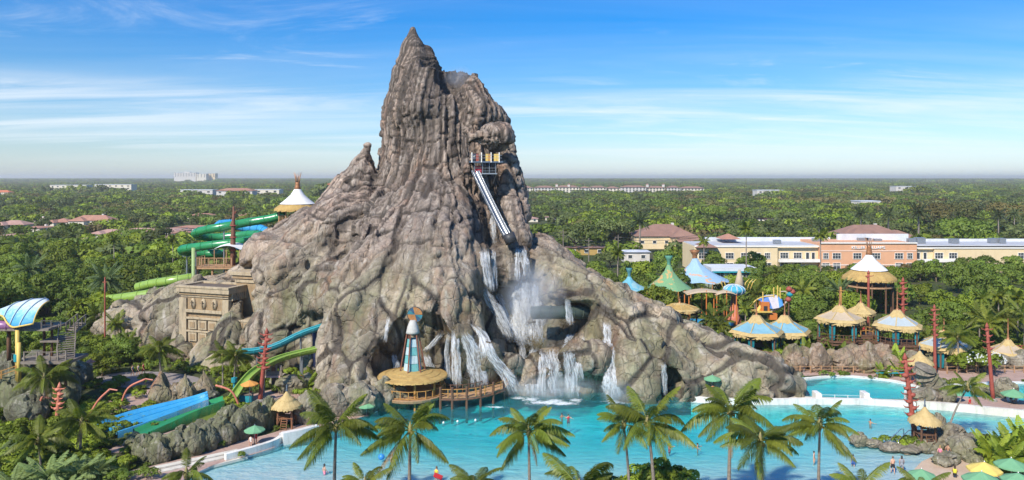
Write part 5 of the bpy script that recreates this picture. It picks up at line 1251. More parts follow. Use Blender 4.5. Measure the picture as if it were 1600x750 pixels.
# ---- temple ruin
def temple():
    o = empty('stone_temple', (-50.6, 126.6, 0), 'sandstone temple ruin with carved masks set into the left slope', 'temple', rz=R(-19))
    z1 = 11.7
    def bx(name, c, s, mt): return MB().box(c, s).build(name, mt, o, bevel=.05)
    bx('wall', (0, 2.4, 4.7), (9.0, 4.6, 9.4), SAND); bx('pilaster', (-4.3, .05, 6.4), (1.5, .8, 7.2), SANDL); bx('pilaster', (4.3, .05, 6.4), (1.3, .8, 7.2), SANDL)
    bx('cornice', (0, 2.4, 11.35), (10.6, 6.2, .75), SANDL); bx('cornice_band', (0, 2.4, 10.75), (10.0, 5.6, .5), SAND); bx('cornice_band', (0, 2.4, 10.35), (9.6, 5.2, .4), SANDL)
    MB().box((0, 2.4, 11.76), (8.6, 4.2, .06)).build('sunken_roof', mat('dark_roof', (.16, .12, .09)), o)
    for x, y, sx, sy in ((0, -.4, 10.6, .8), (0, 5.2, 10.6, .8), (-4.9, 2.4, .8, 5.0), (4.9, 2.4, .8, 5.0)): bx('coping', (x, y, 11.9), (sx, sy, .34), SANDL)
    bx('ledge', (0, -.15, 7.9), (7.4, .6, .5), SANDL); bx('frieze', (0, .06, 9.2), (7.4, .2, 2.1), SAND)
    for x in (-2.3, -.2, 2.0):
        k = MB(); k.lathe([(.05, -.85), (.38, -.75), (.55, -.2), (.5, .35), (.3, .75), (.04, .9)], (x, -.12, 9.15), 12, 1, .6).build('carved_mask', SANDL, o, True)
        MB().box((x, -.52, 9.15), (.13, .2, 1.0)).build('nose_ridge', SAND, o); MB().box((x - .2, -.45, 9.3), (.14, .1, .12)).build('eye_slit', DARK, o); MB().box((x + .2, -.45, 9.3), (.14, .1, .12)).build('eye_slit', DARK, o)
    for z in (5.6, 3.6):
        for x in (-2.4, -.4, 1.6): bx('panel_frame', (x, -.06, z), (1.7, .35, 1.5), SANDL); MB().box((x, -.26, z), (1.0, .06, .9)).build('carved_panel', SAND, o)
    bx('ledge', (0, -.1, 6.7), (7.4, .5, .35), SANDL); bx('ledge', (0, -.1, 4.55), (7.4, .5, .3), SANDL)
    for i in range(9): bx('side_triglyph', (5.05, .4 + i * .5, 10.45), (.5, .22, 1.3), SANDL)
    # taller tower at the back
    bx('tower_wall', (5.6, 6.2, 6.4), (5.0, 4.6, 12.6), SAND); bx('tower_cornice', (5.6, 6.2, 13.9), (6.6, 6.0, .6), SANDL); bx('tower_cornice', (5.6, 6.2, 13.3), (6.0, 5.4, .6), SAND); bx('tower_band', (5.6, 6.2, 12.6), (5.4, 5.0, .5), SANDL)
    for i in range(4): bx('side_triglyph', (8.2, 4.6 + i * .8, 13.1), (.5, .3, 1.5), SANDL)
    # lower wing at the right
    bx('wing_wall', (9.0, 1.4, 2.9), (4.6, 3.6, 5.8), SAND); bx('wing_band', (9.0, 1.3, 6.2), (4.9, 4.0, 1.1), SANDL); bx('wing_coping', (9.0, 1.3, 6.9), (5.1, 4.2, .3), SANDL)
    for i in range(6): MB().box((7.1 + i * .76, -.75, 6.2), (.5, .1, .7)).build('carved_tile', SAND, o)
    s = MB(); s.tube([(7.6, 3.0, 8.7), (9.0, 1.6, 8.2)], .09, 8).build('spout', STEEL, o)
temple()

# ---- white topped hut on the left shoulder
def watch_hut():
    Y = 150.; sc = Y / F; o = empty('watch_hut', ((465 - CX) * sc, Y, 8), 'tall stilted hut with a white cone roof, thatch skirt and copper spire', 'hut'); z = lambda py: CH - (py - HY) * sc - 8
    MB().lathe([(3.4, z(318.5)), (2.35, z(312)), (1.3, z(304)), (.72, z(296.5)), (.6, z(295))], (0, 0, 0), 16, cap=False).build('cone_roof', WHITEC, o, True)
    e = MB(); e.lathe([(4.45, z(327)), (4.3, z(325)), (2.9, z(317))], (0, 0, 0), 14, cap=False); e.lathe([(4.4, z(327)), (1., z(326))], (0, 0, 0), 14, cap=False); shag(e, 4.45, z(326.5), 70, .35, random.Random(2)); e.build('thatch_skirt', THATCH, o)
    MB().lathe([(.66, z(296)), (.55, z(292)), (.42, z(287)), (.46, z(285))], (0, 0, 0), 12).build('spire', COPPER, o, True)
    for i in range(7):
        a = i * .9; MB().tube([(math.cos(a) * .32, math.sin(a) * .32, z(286)), (math.cos(a) * .5, math.sin(a) * .5, z(276)), (math.cos(a) * .75, math.sin(a) * .75, z(269 + i % 3))], [.09, .07, .03], 5).build('spire_rod', mat('pale_copper', (.55, .32, .2)), o, True)
    ring = [(math.cos(i * math.pi / 4 + .4) * 3.5, math.sin(i * math.pi / 4 + .4) * 3.5, z(346)) for i in range(9)]
    for p in ring[:-1]: MB().tube([(p[0], p[1], -8), (p[0], p[1], z(325))], .14, 7).build('post', TANW, o)
    MB().prism([(p[0] * 1.08, p[1] * 1.08) for p in ring[:-1]], z(348), z(346)).build('deck', TANW, o); railing(o, ring, 1.25, 1.4, TANW, (1., .1), .1, .1, bal=.28)
    low = [(p[0] * .95, p[1] * .95, z(372)) for p in ring[2:7]]
    MB().prism([(p[0] * .98, p[1] * .98) for p in ring[:-1]], z(374), z(372)).build('lower_deck', TANW, o)
    railing(o, [(p[0], p[1], z(372)) for p in ring], 1.2, 1.6, TANW, (1., .1), .1, .1)
    for i in (4, 5, 6): MB().bar(Vector(ring[i]), Vector((ring[i + 1][0], ring[i + 1][1], z(372))), .12).build('brace', TANW, o)
    stairs(o, (3.2, -3.6, z(362)), (-.4, -3.6, z(347)), 1.3, 12, TANW, True)
watch_hut()
def queue_deck():
    Y = 143.; sc = Y / F; o = empty('slide_deck', ((327 - CX) * sc, Y, 0), 'timber railed deck under the green spiral slide with white shade sail', 'deck'); z = lambda py: CH - (py - HY) * sc; X = lambda px: (px - 327) * sc
    MB().box((X(332), 2.5, z(419)), (7.2, 5, .35)).build('deck', TANW, o); railing(o, [(X(303), 0, z(418)), (X(362), 0, z(418))], 1.75, 1.3, TANW, (1., .06), .14, .14, bal=.32); railing(o, [(X(303), 0.2, z(418)), (X(303), 5, z(418))], 1.75, 1.3, TANW, (1., .06), .12, .12)
    for px in (306, 330, 352): MB().tube([(X(px), .6, 0), (X(px), .6, z(418))], .2, 8).build('post', TANW, o)
    MB().tube([(X(303), -.2, 0), (X(303), -.2, z(387))], .34, 12).build('green_pole', mat('pale_green_pole', (.32, .42, .18), (.26, .35, .14)), o, True)
    rows = [[(X(329) + (X(373) - X(329)) * u, 1 + 4 * v, z(391) + .75 * math.sin(math.pi * u) * (1 - .3 * v) + .5 * v) for u in np.linspace(0, 1, 9)] for v in np.linspace(0, 1, 5)]
    MB().grid(rows).build('shade_sail', WHITEC, o); 
    for px in (331, 350, 371): MB().tube([(X(px), 1.2, z(418)), (X(px), 1.2, z(391))], .09, 6).build('sail_post', TANW, o)
queue_deck()
def mast():
    Y = 146.; b = Vector(((364 - CX) * Y / F, Y, 6)); t = P(365, 322, Y).z - 6; o = empty('mast', b, 'dark red brown tapered mast standing before the green spiral slide', 'mast')
    MB().tube([(0, 0, 0), (0, 0, t * .6), (.1, 0, t * .85), (.12, 0, t)], [.55, .5, .34, .10], 9).build('pole', mat('mast_brown', (.20, .085, .05), (.14, .06, .04), 2, dirt=.3), o, True)
    for u in (.55, .68, .8): MB().lathe([(.58, -.1), (.66, 0), (.55, .12)], (.05, 0, t * u), 10).build('band', RED, o)
    MB().tube([(.12, 0, t - .2), (.1, 0, t + 1.6)], .04, 6).build('rod', DARK, o); MB().tube([(-.5, 0, t * .8), (-.1, 0, t * .86), (.55, 0, t * .95)], .07, 6).build('spar', RED, o)
mast()
# stone pillar stub and other rocks on the shoulder
for px, py, w, h, Y in ((406, 410, 34, 30, 138), (237, 470, 26, 20, 149)): tag(rock(px, py, w, h, ROCKB, 'round weathered boulder crowning the left shoulder by the slide' if px > 300 else 'weathered boulder on the slope beside the lime tube', Y=Y), None)

# ---- hut with a lighthouse like tower over the water
def pier_hut():
    Y = 103.; sc = Y / F; c = Vector(((645 - CX) * sc, Y, 0)); o = empty('pier_hut', c, 'round golden roofed pier hut topped by a teal and white tower and orange wheel', 'pier hut'); z = lambda py: CH - (py - HY) * sc
    zd = 1.3; r = 4.5; ze = 3.5
    for (ra, za, rb, zb) in ((4.65, ze, 3.5, ze + .26), (3.7, ze + .24, 2.5, ze + .5), (2.7, ze + .48, 1.2, ze + .72)):
        t = MB(); t.lathe([(ra * .99, za - .05), (ra, za), (rb, zb)], (0, 0, 0), 24, cap=False); shag(t, ra, za, 90, .16, random.Random(int(ra * 9))); t.build('roof_tier', THATCH, o)
    MB().lathe([(4.55, ze - .02), (.5, ze + .1)], (0, 0, 0), 24, cap=False).build('roof_lining', GOLDW, o)
    for i in range(8):
        a = i * math.pi / 4 + .2; p = Vector((math.cos(a) * 3.7, math.sin(a) * 3.7, 0)); MB().tube([p + Vector((0, 0, -3)), p + Vector((0, 0, ze - .6)), p * 1.08 + Vector((0, 0, ze + .02))], .15, 8).build('post', GOLDW, o)
    ring = [(math.cos(i * math.pi / 6) * 4.35, math.sin(i * math.pi / 6) * 4.35, zd) for i in range(13)]
    MB().lathe([(4.5, zd - .4), (4.6, zd - .1), (4.6, zd), (.1, zd)], (0, 0, 0), 24).build('deck', TANW, o); railing(o, ring, 1.05, 1.1, GOLDW, (1., .12), .10, .09)
    tz = ze + .62
    for i in range(6):                                   # cloth panels of the tower, each a part
        a, b = i * math.pi / 3 + .26, (i + 1) * math.pi / 3 + .26
        for k in range(4):
            u0, u1 = k / 4, (k + 1) / 4; R0, R1 = 1.25 - .55 * u0, 1.25 - .55 * u1; za, zb = tz + 4.3 * u0, tz + 4.3 * u1 - .05
            MB().add([(math.cos(a) * R0, math.sin(a) * R0, za), (math.cos(b) * R0, math.sin(b) * R0, za), (math.cos(b) * R1, math.sin(b) * R1, zb), (math.cos(a) * R1, math.sin(a) * R1, zb)], [(0, 1, 2, 3)]).build('tower_panel', (mat('pale_blue_cloth', (.48, .60, .62), (.38, .52, .56), 2.5, dirt=.4) if (i + k) % 2 else mat('teal_panel', (.10, .36, .38), (.16, .42, .40), 2.5, dirt=.4)), o)
        m = MB(); m.tube([(math.cos(a) * 1.7, math.sin(a) * 1.7, tz - .2), (math.cos(a) * .74, math.sin(a) * .74, tz + 5.2)], .10, 7); m.build('tower_leg', mat('red_brown_pole', (.26, .10, .06), (.18, .07, .04), 2), o)
    MB().lathe([(.95, tz + 5.0), (.85, tz + 5.3), (.72, tz + 5.9), (.45, tz + 6.6), (.36, tz + 6.7)], (0, 0, 0), 14).build('tower_cap', mat('cap_grey', (.52, .50, .46), (.42, .40, .36), 2), o, True)
    wc = Vector((.25, .4, tz + 7.4)); wr = 1.02
    for i in range(10):
        a, b = i * math.pi / 5, (i + 1) * math.pi / 5 - .06; pts = [wc] + [wc + Vector((math.cos(a + (b - a) * k / 3) * wr, 0, math.sin(a + (b - a) * k / 3) * wr)) for k in range(4)]
        s = MB(); s.add([p + Vector((0, -.06, 0)) for p in pts] + [p + Vector((0, .06, 0)) for p in pts], [(0, 1, 2), (0, 2, 3), (0, 3, 4), (5, 7, 6), (5, 8, 7), (5, 9, 8), (1, 6, 7, 2), (2, 7, 8, 3), (3, 8, 9, 4)]); s.build('wheel_segment', (mat('wheel_orange', (.42, .19, .06)), mat('wheel_orange', (.42, .19, .06)), mat('wheel_teal', (.04, .20, .24)), mat('wheel_orange', (.42, .19, .06)), mat('wheel_blue', (.03, .09, .16)))[(i * 3) % 5], o)
    q = [wc + Vector((math.cos(t) * wr, 0, math.sin(t) * wr)) for t in np.linspace(0, 2 * math.pi, 25)]; MB().tube(q, .08, 6).build('wheel_rim', DARK, o)
    MB().tube([wc - Vector((0, 0, 1.4)), wc + Vector((0, .1, 0))], .09, 6).build('wheel_post', DARK, o); MB().tube([wc + Vector((0, 0, wr)), wc + Vector((0, 0, wr + .45))], [.07, .01], 5).build('wheel_point', DARK, o)
pier_hut()
def pier_walk():
    pts = [(592, 607, 108), (610, 613, 106)]
    path = [Vector((q.x, q.y, 1.3)) for q in spline([Vector(((690 - CX) * 101.2 / F, 101.2, 0)), Vector(((720 - CX) * 101.2 / F, 101.2, 0)), Vector(((750 - CX) * 102.4 / F, 102.4, 0)), Vector(((776 - CX) * 105 / F, 105, 0)), Vector(((783 - CX) * 108.5 / F, 108.5, 0)), Vector(((778 - CX) * 112 / F, 112, 0))], 5)]
    o = empty('boardwalk', path[0] * 1, 'curving timber boardwalk with golden railings over the turquoise water', 'boardwalk'); l0 = o.location.copy(); P_ = [p - l0 for p in path]; L_, R_ = [], []
    for i, p in enumerate(P_):
        t = (P_[min(i + 1, len(P_) - 1)] - P_[max(i - 1, 0)]).normalized(); s = Vector((-t.y, t.x, 0)) * 1.1; L_.append(p + s); R_.append(p - s)
    for i in range(len(P_) - 1):
        k = 3
        for j in range(k):
            a, b, c, d = (L_[i].lerp(L_[i + 1], j / k), L_[i].lerp(L_[i + 1], (j + .94) / k), R_[i].lerp(R_[i + 1], (j + .94) / k), R_[i].lerp(R_[i + 1], j / k)); z0 = Vector((0, 0, -.1)); m = MB()
            m.add([a, b, c, d, a + z0, b + z0, c + z0, d + z0], [(3, 2, 1, 0), (4, 5, 6, 7), (0, 1, 5, 4), (1, 2, 6, 5), (2, 3, 7, 6), (3, 0, 4, 7)]).build('plank', TANW, o)
    for sd in (L_, R_):
        MB().tube([p + Vector((0, 0, -.3)) for p in sd], .16, 6).build('edge_beam', WOOD, o)
        railing(o, sd[::2], 1.05, 1.1, GOLDW if sd is R_ else WOOD, (1., .5), .11, .08)
    for i in range(0, len(R_), 3): MB().tube([R_[i] + Vector((0, 0, -3.4)), R_[i] + Vector((0, 0, 1.35))], .17, 8).build('pile', WOOD, o)
    h = P_[-4]; 
    for s in (-.9, .9): MB().tube([h + Vector((s, .4, 0)), h + Vector((s, .4, 2.9))], .09, 6).build('shelter_post', GOLDW, o)
    sm = MB(); sm.lathe([(1.9, 2.75), (1.2, 3.1), (.1, 3.6)], h + Vector((0, .4, 0)), 12); shag(sm, 1.9, 2.8, 40, .2, random.Random(3)) if False else None; sm.build('shelter_roof', THATCH, o)
pier_walk()

# ---- lifeguard stands with small thatched roofs
def guard_stand(px, eave_py, wpx, base_py, label, z0=0., postm=WOOD, fin=True):
    b = G(px, base_py, z0); sc = b.y / F; r = wpx * sc / 2; ze = CH - (eave_py - HY) * sc - z0; o = empty('lifeguard_stand', b, label, 'lifeguard stand', 'lifeguard stands'); g = random.Random(int(px))
    t = MB(); t.lathe([(r, 0), (r * .62, r * .30), (r * .25, r * .62), (r * .04, r * .92)], (0, 0, ze), 14, cap=False); t.lathe([(r * .99, 0), (.1, .1)], (0, 0, ze), 14, cap=False); shag(t, r, ze + .05, 60, .28, g); shag(t, r * .55, ze + r * .42, 30, .18, g); t.build('thatch_roof', STRAW, o)
    if fin: MB().lathe([(.10, 0), (.13, .15), (.07, .35), (.08, .7), (.02, .9)], (0, 0, ze + r * .88), 8).build('finial', mat('slate_finial', (.12, .15, .18)), o, True)
    zf = ze * .48
    for sx in (-1, 1):
        for sy in (-1, 1): MB().tube([(sx * r * .48, sy * r * .48, -.2), (sx * r * .42, sy * r * .42, ze + .2)], .12, 8).build('post', postm, o)
        MB().bar((sx * r * .46, -r * .46, zf + .85), (sx * r * .46, r * .46, zf + .85), .09).build('side_rail', postm, o); MB().bar((sx * r * .47, -r * .47, .4), (sx * r * .44, r * .44, zf), .08).build('brace', postm, o)
    MB().bar((-r * .46, r * .46, zf + .85), (r * .46, r * .46, zf + .85), .09).build('back_rail', postm, o)
    for i in range(5): MB().box((0, -r * .4 + i * r * .2, zf), (r * 1.05, r * .18, .1)).build('deck_plank', postm, o)
    MB().box((0, .15, zf + .45), (.6, .5, .08)).build('seat', GOLDW, o); MB().box((0, .4, zf + .8), (.6, .08, .7)).build('seat_back', GOLDW, o)
    for i in range(5): MB().bar((-.35, -r * .5 - .5 + i * .1, .25 + i * zf / 5), (.35, -r * .5 - .5 + i * .1, .25 + i * zf / 5), .08).build('ladder_rung', postm, o)
    for s in (-.35, .35): MB().bar((s, -r * .5 - .55, 0), (s, -r * .5, zf + .1), .08).build('ladder_rail', postm, o)
    return o
guard_stand(448, 633, 48, 667, 'straw topped lifeguard stand on the pink deck at the pool corner', postm=mat('stand_wood', (.30, .13, .06), (.20, .09, .045), 2, dirt=.3))
guard_stand(1445, 657, 48, 694, 'straw topped lifeguard stand on dark posts on the rocky islet', .3)
guard_stand(1437, 566, 40, 600, 'straw topped lifeguard stand beside the upper pool and rock spire')

# ---- mat slides
def mat_slide(far, near, zs, mat_, label, lanes=3):
    A = [G(*p, z) for p, z in zip(far, zs)]; B = [G(*p, z) for p, z in zip(near, zs)]; A = spline(A, 5); B = spline(B, 5); o = empty('mat_slide', (A[-1].x, A[-1].y, 0), label, 'water slide', 'mat racing slides')
    for k in range(lanes):
        rows = []
        for a, b in zip(A, B):
            p0 = a.lerp(b, k / lanes); p1 = a.lerp(b, (k + 1) / lanes); up = Vector((0, 0, 1)); rows.append([p0 + up * .45, p0.lerp(p1, .06) + up * .5, p0.lerp(p1, .12) + up * .08, p0.lerp(p1, .5), p0.lerp(p1, .88) + up * .08, p0.lerp(p1, .94) + up * .5, p1 + up * .45, p1 - up * .7])
        MB().grid(rows).build('lane', mat_, o, True, True)
        if k:
            e = [a.lerp(b, k / lanes) + Vector((0, 0, .5)) for a, b in zip(A, B)]; MB().tube(e, .09, 6).build('lane_divider', mat('divider_blue', (.03, .34, .66), (.02, .26, .52), 1, .3) if mat_ is BLUE else mat_, o, True, True)
    w = MB(); w.grid([[a + Vector((0, 0, .45)), Vector((a.x, a.y, -.1))] for a in A]).build('side_wall', WHITE if mat_ is BLUE else mat_, o, False, True)
    w = MB(); w.grid([[Vector((a.x, a.y, -.1)), a + Vector((0, 0, .45))] for a in B]).build('side_wall', WHITE if mat_ is BLUE else LIME, o, False, True)
    for a in (A[0], A[10], A[len(A) // 2 + 5]):
        m = MB(); m.tube([(a.x, a.y, -.1), (a.x, a.y, max(a.z - .1, .1))], .14, 7); m.build('support', STEEL, o, False, True)
mat_slide([(143, 668), (209, 646), (294, 626), (324, 617)], [(184, 681), (239, 662), (298, 640), (326, 629)], [.3, .6, 1.2, 1.8], BLUE, 'wide blue mat slide running down to the left past the rocks')
mat_slide([(208, 676), (256, 656), (307, 637), (348, 624)], [(234, 681), (272, 664), (308, 647), (351, 631)], [.3, .6, 1.1, 1.7], GREEN, 'narrower green mat slide lying in front of the blue one', 1)
# curved orange poles over the path
for i, (a, b, c) in enumerate([((133, 662), (152, 628), (172, 608)), ((186, 640), (200, 607), (228, 592)), ((337, 602), (362, 612), (377, 642)), ((52, 660), (58, 640), (66, 620))]):
    foot = a if i != 2 else c; b0 = G(*foot); pts = [P(*q, b0.y) for q in (a, b, c)]; o = empty('arch_pole', b0, 'curved orange pole leaning over the footpath, ' + ('over the blue slide start' if i == 2 else ('beside the pink path', 'nearest the spiky rocks', '', 'leftmost among the shrubs')[i]), 'arched pole', 'curved orange poles by the path')
    MB().tube(spline(pts, 6), .14, 8).build('pole', CORAL, o, True, True); MB().lathe([(.3, 0), (.26, .25), (.15, .4)], (0, 0, 0), 10).build('footing', GREYW, o)
    e = pts[2] if i != 2 else pts[0]; MB().tube([e, e + Vector((.9, 0, -.15))], .09, 6).build('hook', CORAL, o, False, True)
# lamp post
def lamp(px, top, base, label):
    b = G(px, base); h = CH - (top - HY) * b.y / F; o = empty('lamp_post', b, label, 'lamp post')
    MB().tube([(0, 0, 0), (0, 0, h - .9)], .13, 8).build('pole', GOLDW, o); MB().lathe([(.24, -.9), (.30, -.5), (.28, -.15)], (0, 0, h), 8).build('lantern', TRIM, o); MB().lathe([(.75, -.15), (.45, .05), (.12, .28), (.02, .4)], (0, 0, h), 8).build('cap', CORAL, o); MB().lathe([(.3, 0), (.28, .3), (.15, .45)], (0, 0, 0), 8).build('footing', GREYW, o)
lamp(141, 564, 601, 'wooden lamp post with a coral cap beside the footpath')
totem(417, 521, 406, 628, 'tall leaning red totem pole between orange umbrella and wooden sign', r=.26, discs=8)
totem(93, 606, 88, 668, 'short red totem with big paddles low at the left path', r=.24, discs=5, top_part=.6, mat_=CORAL)
m = None
def sign_board():
    b = G(428, 612); o = empty('wooden_sign', b, 'carved timber sign board with a white strip by the leaning red totem', 'sign'); sc = b.y / F
    MB().box((0, 0, 1.7), (.6, .35, 3.4)).build('post', WOOD, o); MB().box((0, -.05, 2.6), (2.3, .3, .6)).build('board', GREYW, o); MB().box((-.1, -.22, 2.15), (2.1, .1, .26)).build('white_strip', mat('sign_strip', (.7, .55, .5), (.5, .25, .2), 6), o)
    for x, h in ((-1.0, .7), (-.35, 1.1), (.3, 1.2), (.95, .8)): MB().box((x, 0, 2.9 + h / 2), (.36, .3, h)).build('carved_head', GREYW, o, bevel=.05)
sign_board()
umbrella(390, 594, 27, 630, UORNG, 'orange umbrella over a drinks stand by the leaning red totem')
umbrella(469, 585.5, 13, 610, UORNG, 'small coral umbrella among the boulders behind the wooden sign')
umbrella(398, 664.5, 32, 697, UGREEN, 'green umbrella on the pink deck at the curved white wall')
umbrella(573, 627, 29, 650, UGREEN, 'green umbrella in front of the rock knoll at the water edge')
def stand(px, py, label):
    b = G(px, py); o = empty('drinks_stand', b, label, 'stall'); MB().box((0, 0, .5), (1.8, .8, 1.0)).build('counter', TEAL, o); MB().box((0, 0, 1.05), (2.0, 1.0, .1)).build('counter_top', GREYW, o); MB().box((-.7, .2, 1.3), (.3, .3, .4)).build('bin', DARK, o)
stand(384, 628, 'small teal drinks counter under the orange umbrella')
b = G(366, 615); tag(MB().tube([b, b + Vector((0, 0, 2.3))], .16, 8).tube([b + Vector((0, 0, 1.6)), b + Vector((.0, 0, 2.2))], .4, 10).build('round_post', TEAL), 'teal post drum beside the orange umbrella', 'post')

# ---- entry tower with the blue vaulted canopy at the far left
def entry_tower():
    Y = 100.; sc = Y / F; X = lambda px: (px - CX) * sc; Z = lambda py: CH - (py - HY) * sc; o = empty('slide_tower', (X(50), Y, 0), 'timber slide tower under a curved blue and white canopy', 'slide tower'); l = o.location.copy()
    def W(px, py, dy=0.): return Vector((X(px), Y + dy, Z(py))) - Vector((l.x, l.y, 0))
    cl = [(-14, 488, 2.4), (5, 479, 2.9), (20, 474, 3.), (38, 471.5, 3.), (54, 471.5, 2.8), (60, 475, 2.4)]; lo_ = [(-14, 492, 0), (10, 492, -.8), (22, 501, -1.4), (34, 507, -1.8), (48, 505, -1.9), (65, 502, -1.7)]
    A = spline([W(*p) for p in cl], 4); B = spline([W(*p) for p in lo_], 4); m = MB(); rows = []
    for a, b in zip(A, B):
        mid = (a + b) / 2 + Vector((0, -1.0, (a - b).length * .20)); rows.append([(a * (1 - u) ** 2 + mid * 2 * u * (1 - u) + b * u * u) for u in np.linspace(0, 1, 9)])
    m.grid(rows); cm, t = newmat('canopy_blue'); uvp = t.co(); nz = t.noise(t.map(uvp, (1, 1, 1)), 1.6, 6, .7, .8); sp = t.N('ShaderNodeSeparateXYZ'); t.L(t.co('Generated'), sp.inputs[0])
    f = t.m('ADD', sp.outputs[2], t.m('MULTIPLY', t.m('SUBTRACT', nz, .5), .9)); t.out(t.ramp(f, [(.25, (.05, .30, .52)), (.55, (.22, .48, .62)), (.85, (.60, .66, .68))]), .6, t.bump(nz, .2, .05)); m.build('canopy', cm, o, True)  # blue cloth turns white with height: sunlight on its top, put into the colour
    md = o.children[-1].modifiers.new('thick', 'SOLIDIFY'); md.thickness = .12
    for i in range(0, len(rows), 5): MB().tube([p + Vector((0, -.03, .05)) for p in rows[i]], .09, 6).build('canopy_rib', YELLOW if i in (0, 20) else mat('rib_pale', (.45, .58, .62)), o, True)
    MB().tube([B[i] for i in range(len(B))], .13, 6).build('canopy_edge', YELLOW, o, True)
    for i, px in enumerate((8, 15, 22)):
        q = [W(px - 4, 496, .4), W(px, 486, .5), W(px + 4, 493, .3), W(px + 1, 503, .2)]; MB().add(q + [p + Vector((0, .1, 0)) for p in q], [(0, 3, 2, 1), (4, 5, 6, 7), (0, 1, 5, 4), (1, 2, 6, 5), (2, 3, 7, 6), (3, 0, 4, 7)]).build('screen_panel', BLUE, o); MB().tube(q + q[:1], .07, 5).build('screen_frame', YELLOW, o)
    for px, top, dy in ((39, 512, -1.5), (45, 530, -2.0), (74, 507, 1.0), (58, 500, 1.5), (10, 500, .5)): MB().tube([W(px, 590 if px in (39, 45) else 575, dy), W(px, top, dy)], .26 if px < 50 else .17, 9).build('post', YELLOW if px in (39, 45) else WOOD, o, True)
    MB().lathe([(.45, -.5), (.48, 0), (.45, .4)], W(39, 554, -1.5), 10).build('teal_band', TEAL, o)
    MB().box(W(45, 513, 1.2), (6.4, 4.5, .3)).build('upper_deck', GREYW, o); MB().box(W(77, 534, 1.6), (2.6, 3., .25)).build('landing', GREYW, o); MB().box(W(82, 561, .2), (6.6, 4.6, .35)).build('lower_deck', GREYW, o)
    railing(o, [W(53, 559, -2.), W(92, 559, -2.), W(117, 557, -2.)], 1.2, 1.3, GREYW, (1., .5), .16, .1); railing(o, [W(72, 512, -1.), W(92, 516, .4)], 1.1, 1.3, GREYW, (1., .5), .12, .09)
    stairs(o, W(106, 559, -.5), W(94, 522, 1.6), 2.0, 12, GREYW); stairs(o, W(96, 522, 2.), W(104, 511, 3.5), 1.6, 4, GREYW)
    for px in (60, 84, 108): MB().tube([W(px, 600, -.8), W(px, 561, -.8)], .2, 8).build('pile', WOOD, o)
    tb = MB(); q = [W(-10, 507, -.6), W(8, 507, -.6), W(24, 509, -.5), W(30, 511, .6)]; tb.tube(q, .62, 12, False); tb.build('purple_tube', mat('purple_tube', (.30, .14, .28), (.24, .11, .23), 1, .3), o, True)
    for i, u in enumerate((.2, .5, .8)): p = q[0].lerp(q[2], u); MB().tube([p - Vector((.06, 0, 0)), p + Vector((.06, 0, 0))], .68, 12).build('tube_collar', mat('purple_tube2', (.24, .11, .23)), o)
    for i in range(4): MB().tube([W(-8 + i * 3, 548 - i * 3, -1.6), W(-2 + i * 4, 530, -1.8), W(2 + i * 2, 520 - i, -1.2)], .08, 6).build('yellow_hoop', YELLOW, o, True)
    railing(o, [W(-5, 590, -2.5), W(22, 584, -2.5), W(40, 578, -2.)], 1.0, 1.2, GOLDW, (1., .5), .14, .1)
entry_tower()
# dark green rock piles
GL = 'mossy dark green boulder'
for i, (px, py, w, h) in enumerate([(205, 706, 30, 28), (222, 722, 40, 40), (246, 724, 36, 36), (268, 716, 46, 42), (294, 714, 40, 44), (318, 706, 40, 42), (345, 698, 36, 44), (305, 684, 40, 22), (328, 690, 30, 34), (372, 690, 34, 46), (397, 678, 34, 48), (417, 670, 28, 45), (352, 668, 40, 34), (278, 694, 34, 24), (240, 702, 40, 24), (384, 668, 30, 34), (434, 662, 24, 34), (322, 640, 46, 26)]): rock(px, py, w, h, ROCKG, GL, 'mossy boulders between slide and pool', seed=i)
for i, (px, py, w, h) in enumerate([(474, 664, 44, 48), (500, 650, 34, 30), (522, 652, 50, 46), (556, 650, 66, 52), (596, 640, 44, 44), (620, 636, 40, 34), (540, 645, 40, 40)]): rock(px, py, w, h, ROCKB, 'grey brown boulder at the water edge', 'boulders behind the green umbrella', seed=i)
for i, (px, py, w, h) in enumerate([(248, 636, 40, 52), (286, 633, 34, 50), (314, 622, 36, 38)]): rock(px, py, w, h, ROCKP, ('broad pointed', 'tall pointed', 'leaning pointed')[i] + ' pinkish rock behind the blue slide', 'pointed rocks behind the blue slide', point=.62, seed=i + 2)
rock(268, 634, 30, 30, ROCKP, 'rounded pinkish rock between the two pointed ones'); rock(452, 616, 46, 30, ROCKB, 'grey boulder right behind the straw topped stand', seed=3); rock(484, 608, 36, 26, ROCKB, 'small grey boulder below the coral umbrella', seed=5); rock(438, 604, 34, 20, ROCKB, 'flat grey boulder at the foot of the wooden sign', seed=6)
for i, (px, py, w, h) in enumerate([(14, 642, 70, 72), (58, 640, 60, 66), (2, 605, 54, 56), (96, 636, 44, 52), (36, 664, 60, 50), (80, 612, 60, 50), (40, 606, 70, 48), (118, 606, 40, 40)]): rock(px, py, w, h, ROCKG, 'big dark green rock', 'rocks under the slide tower', seed=i + 1)

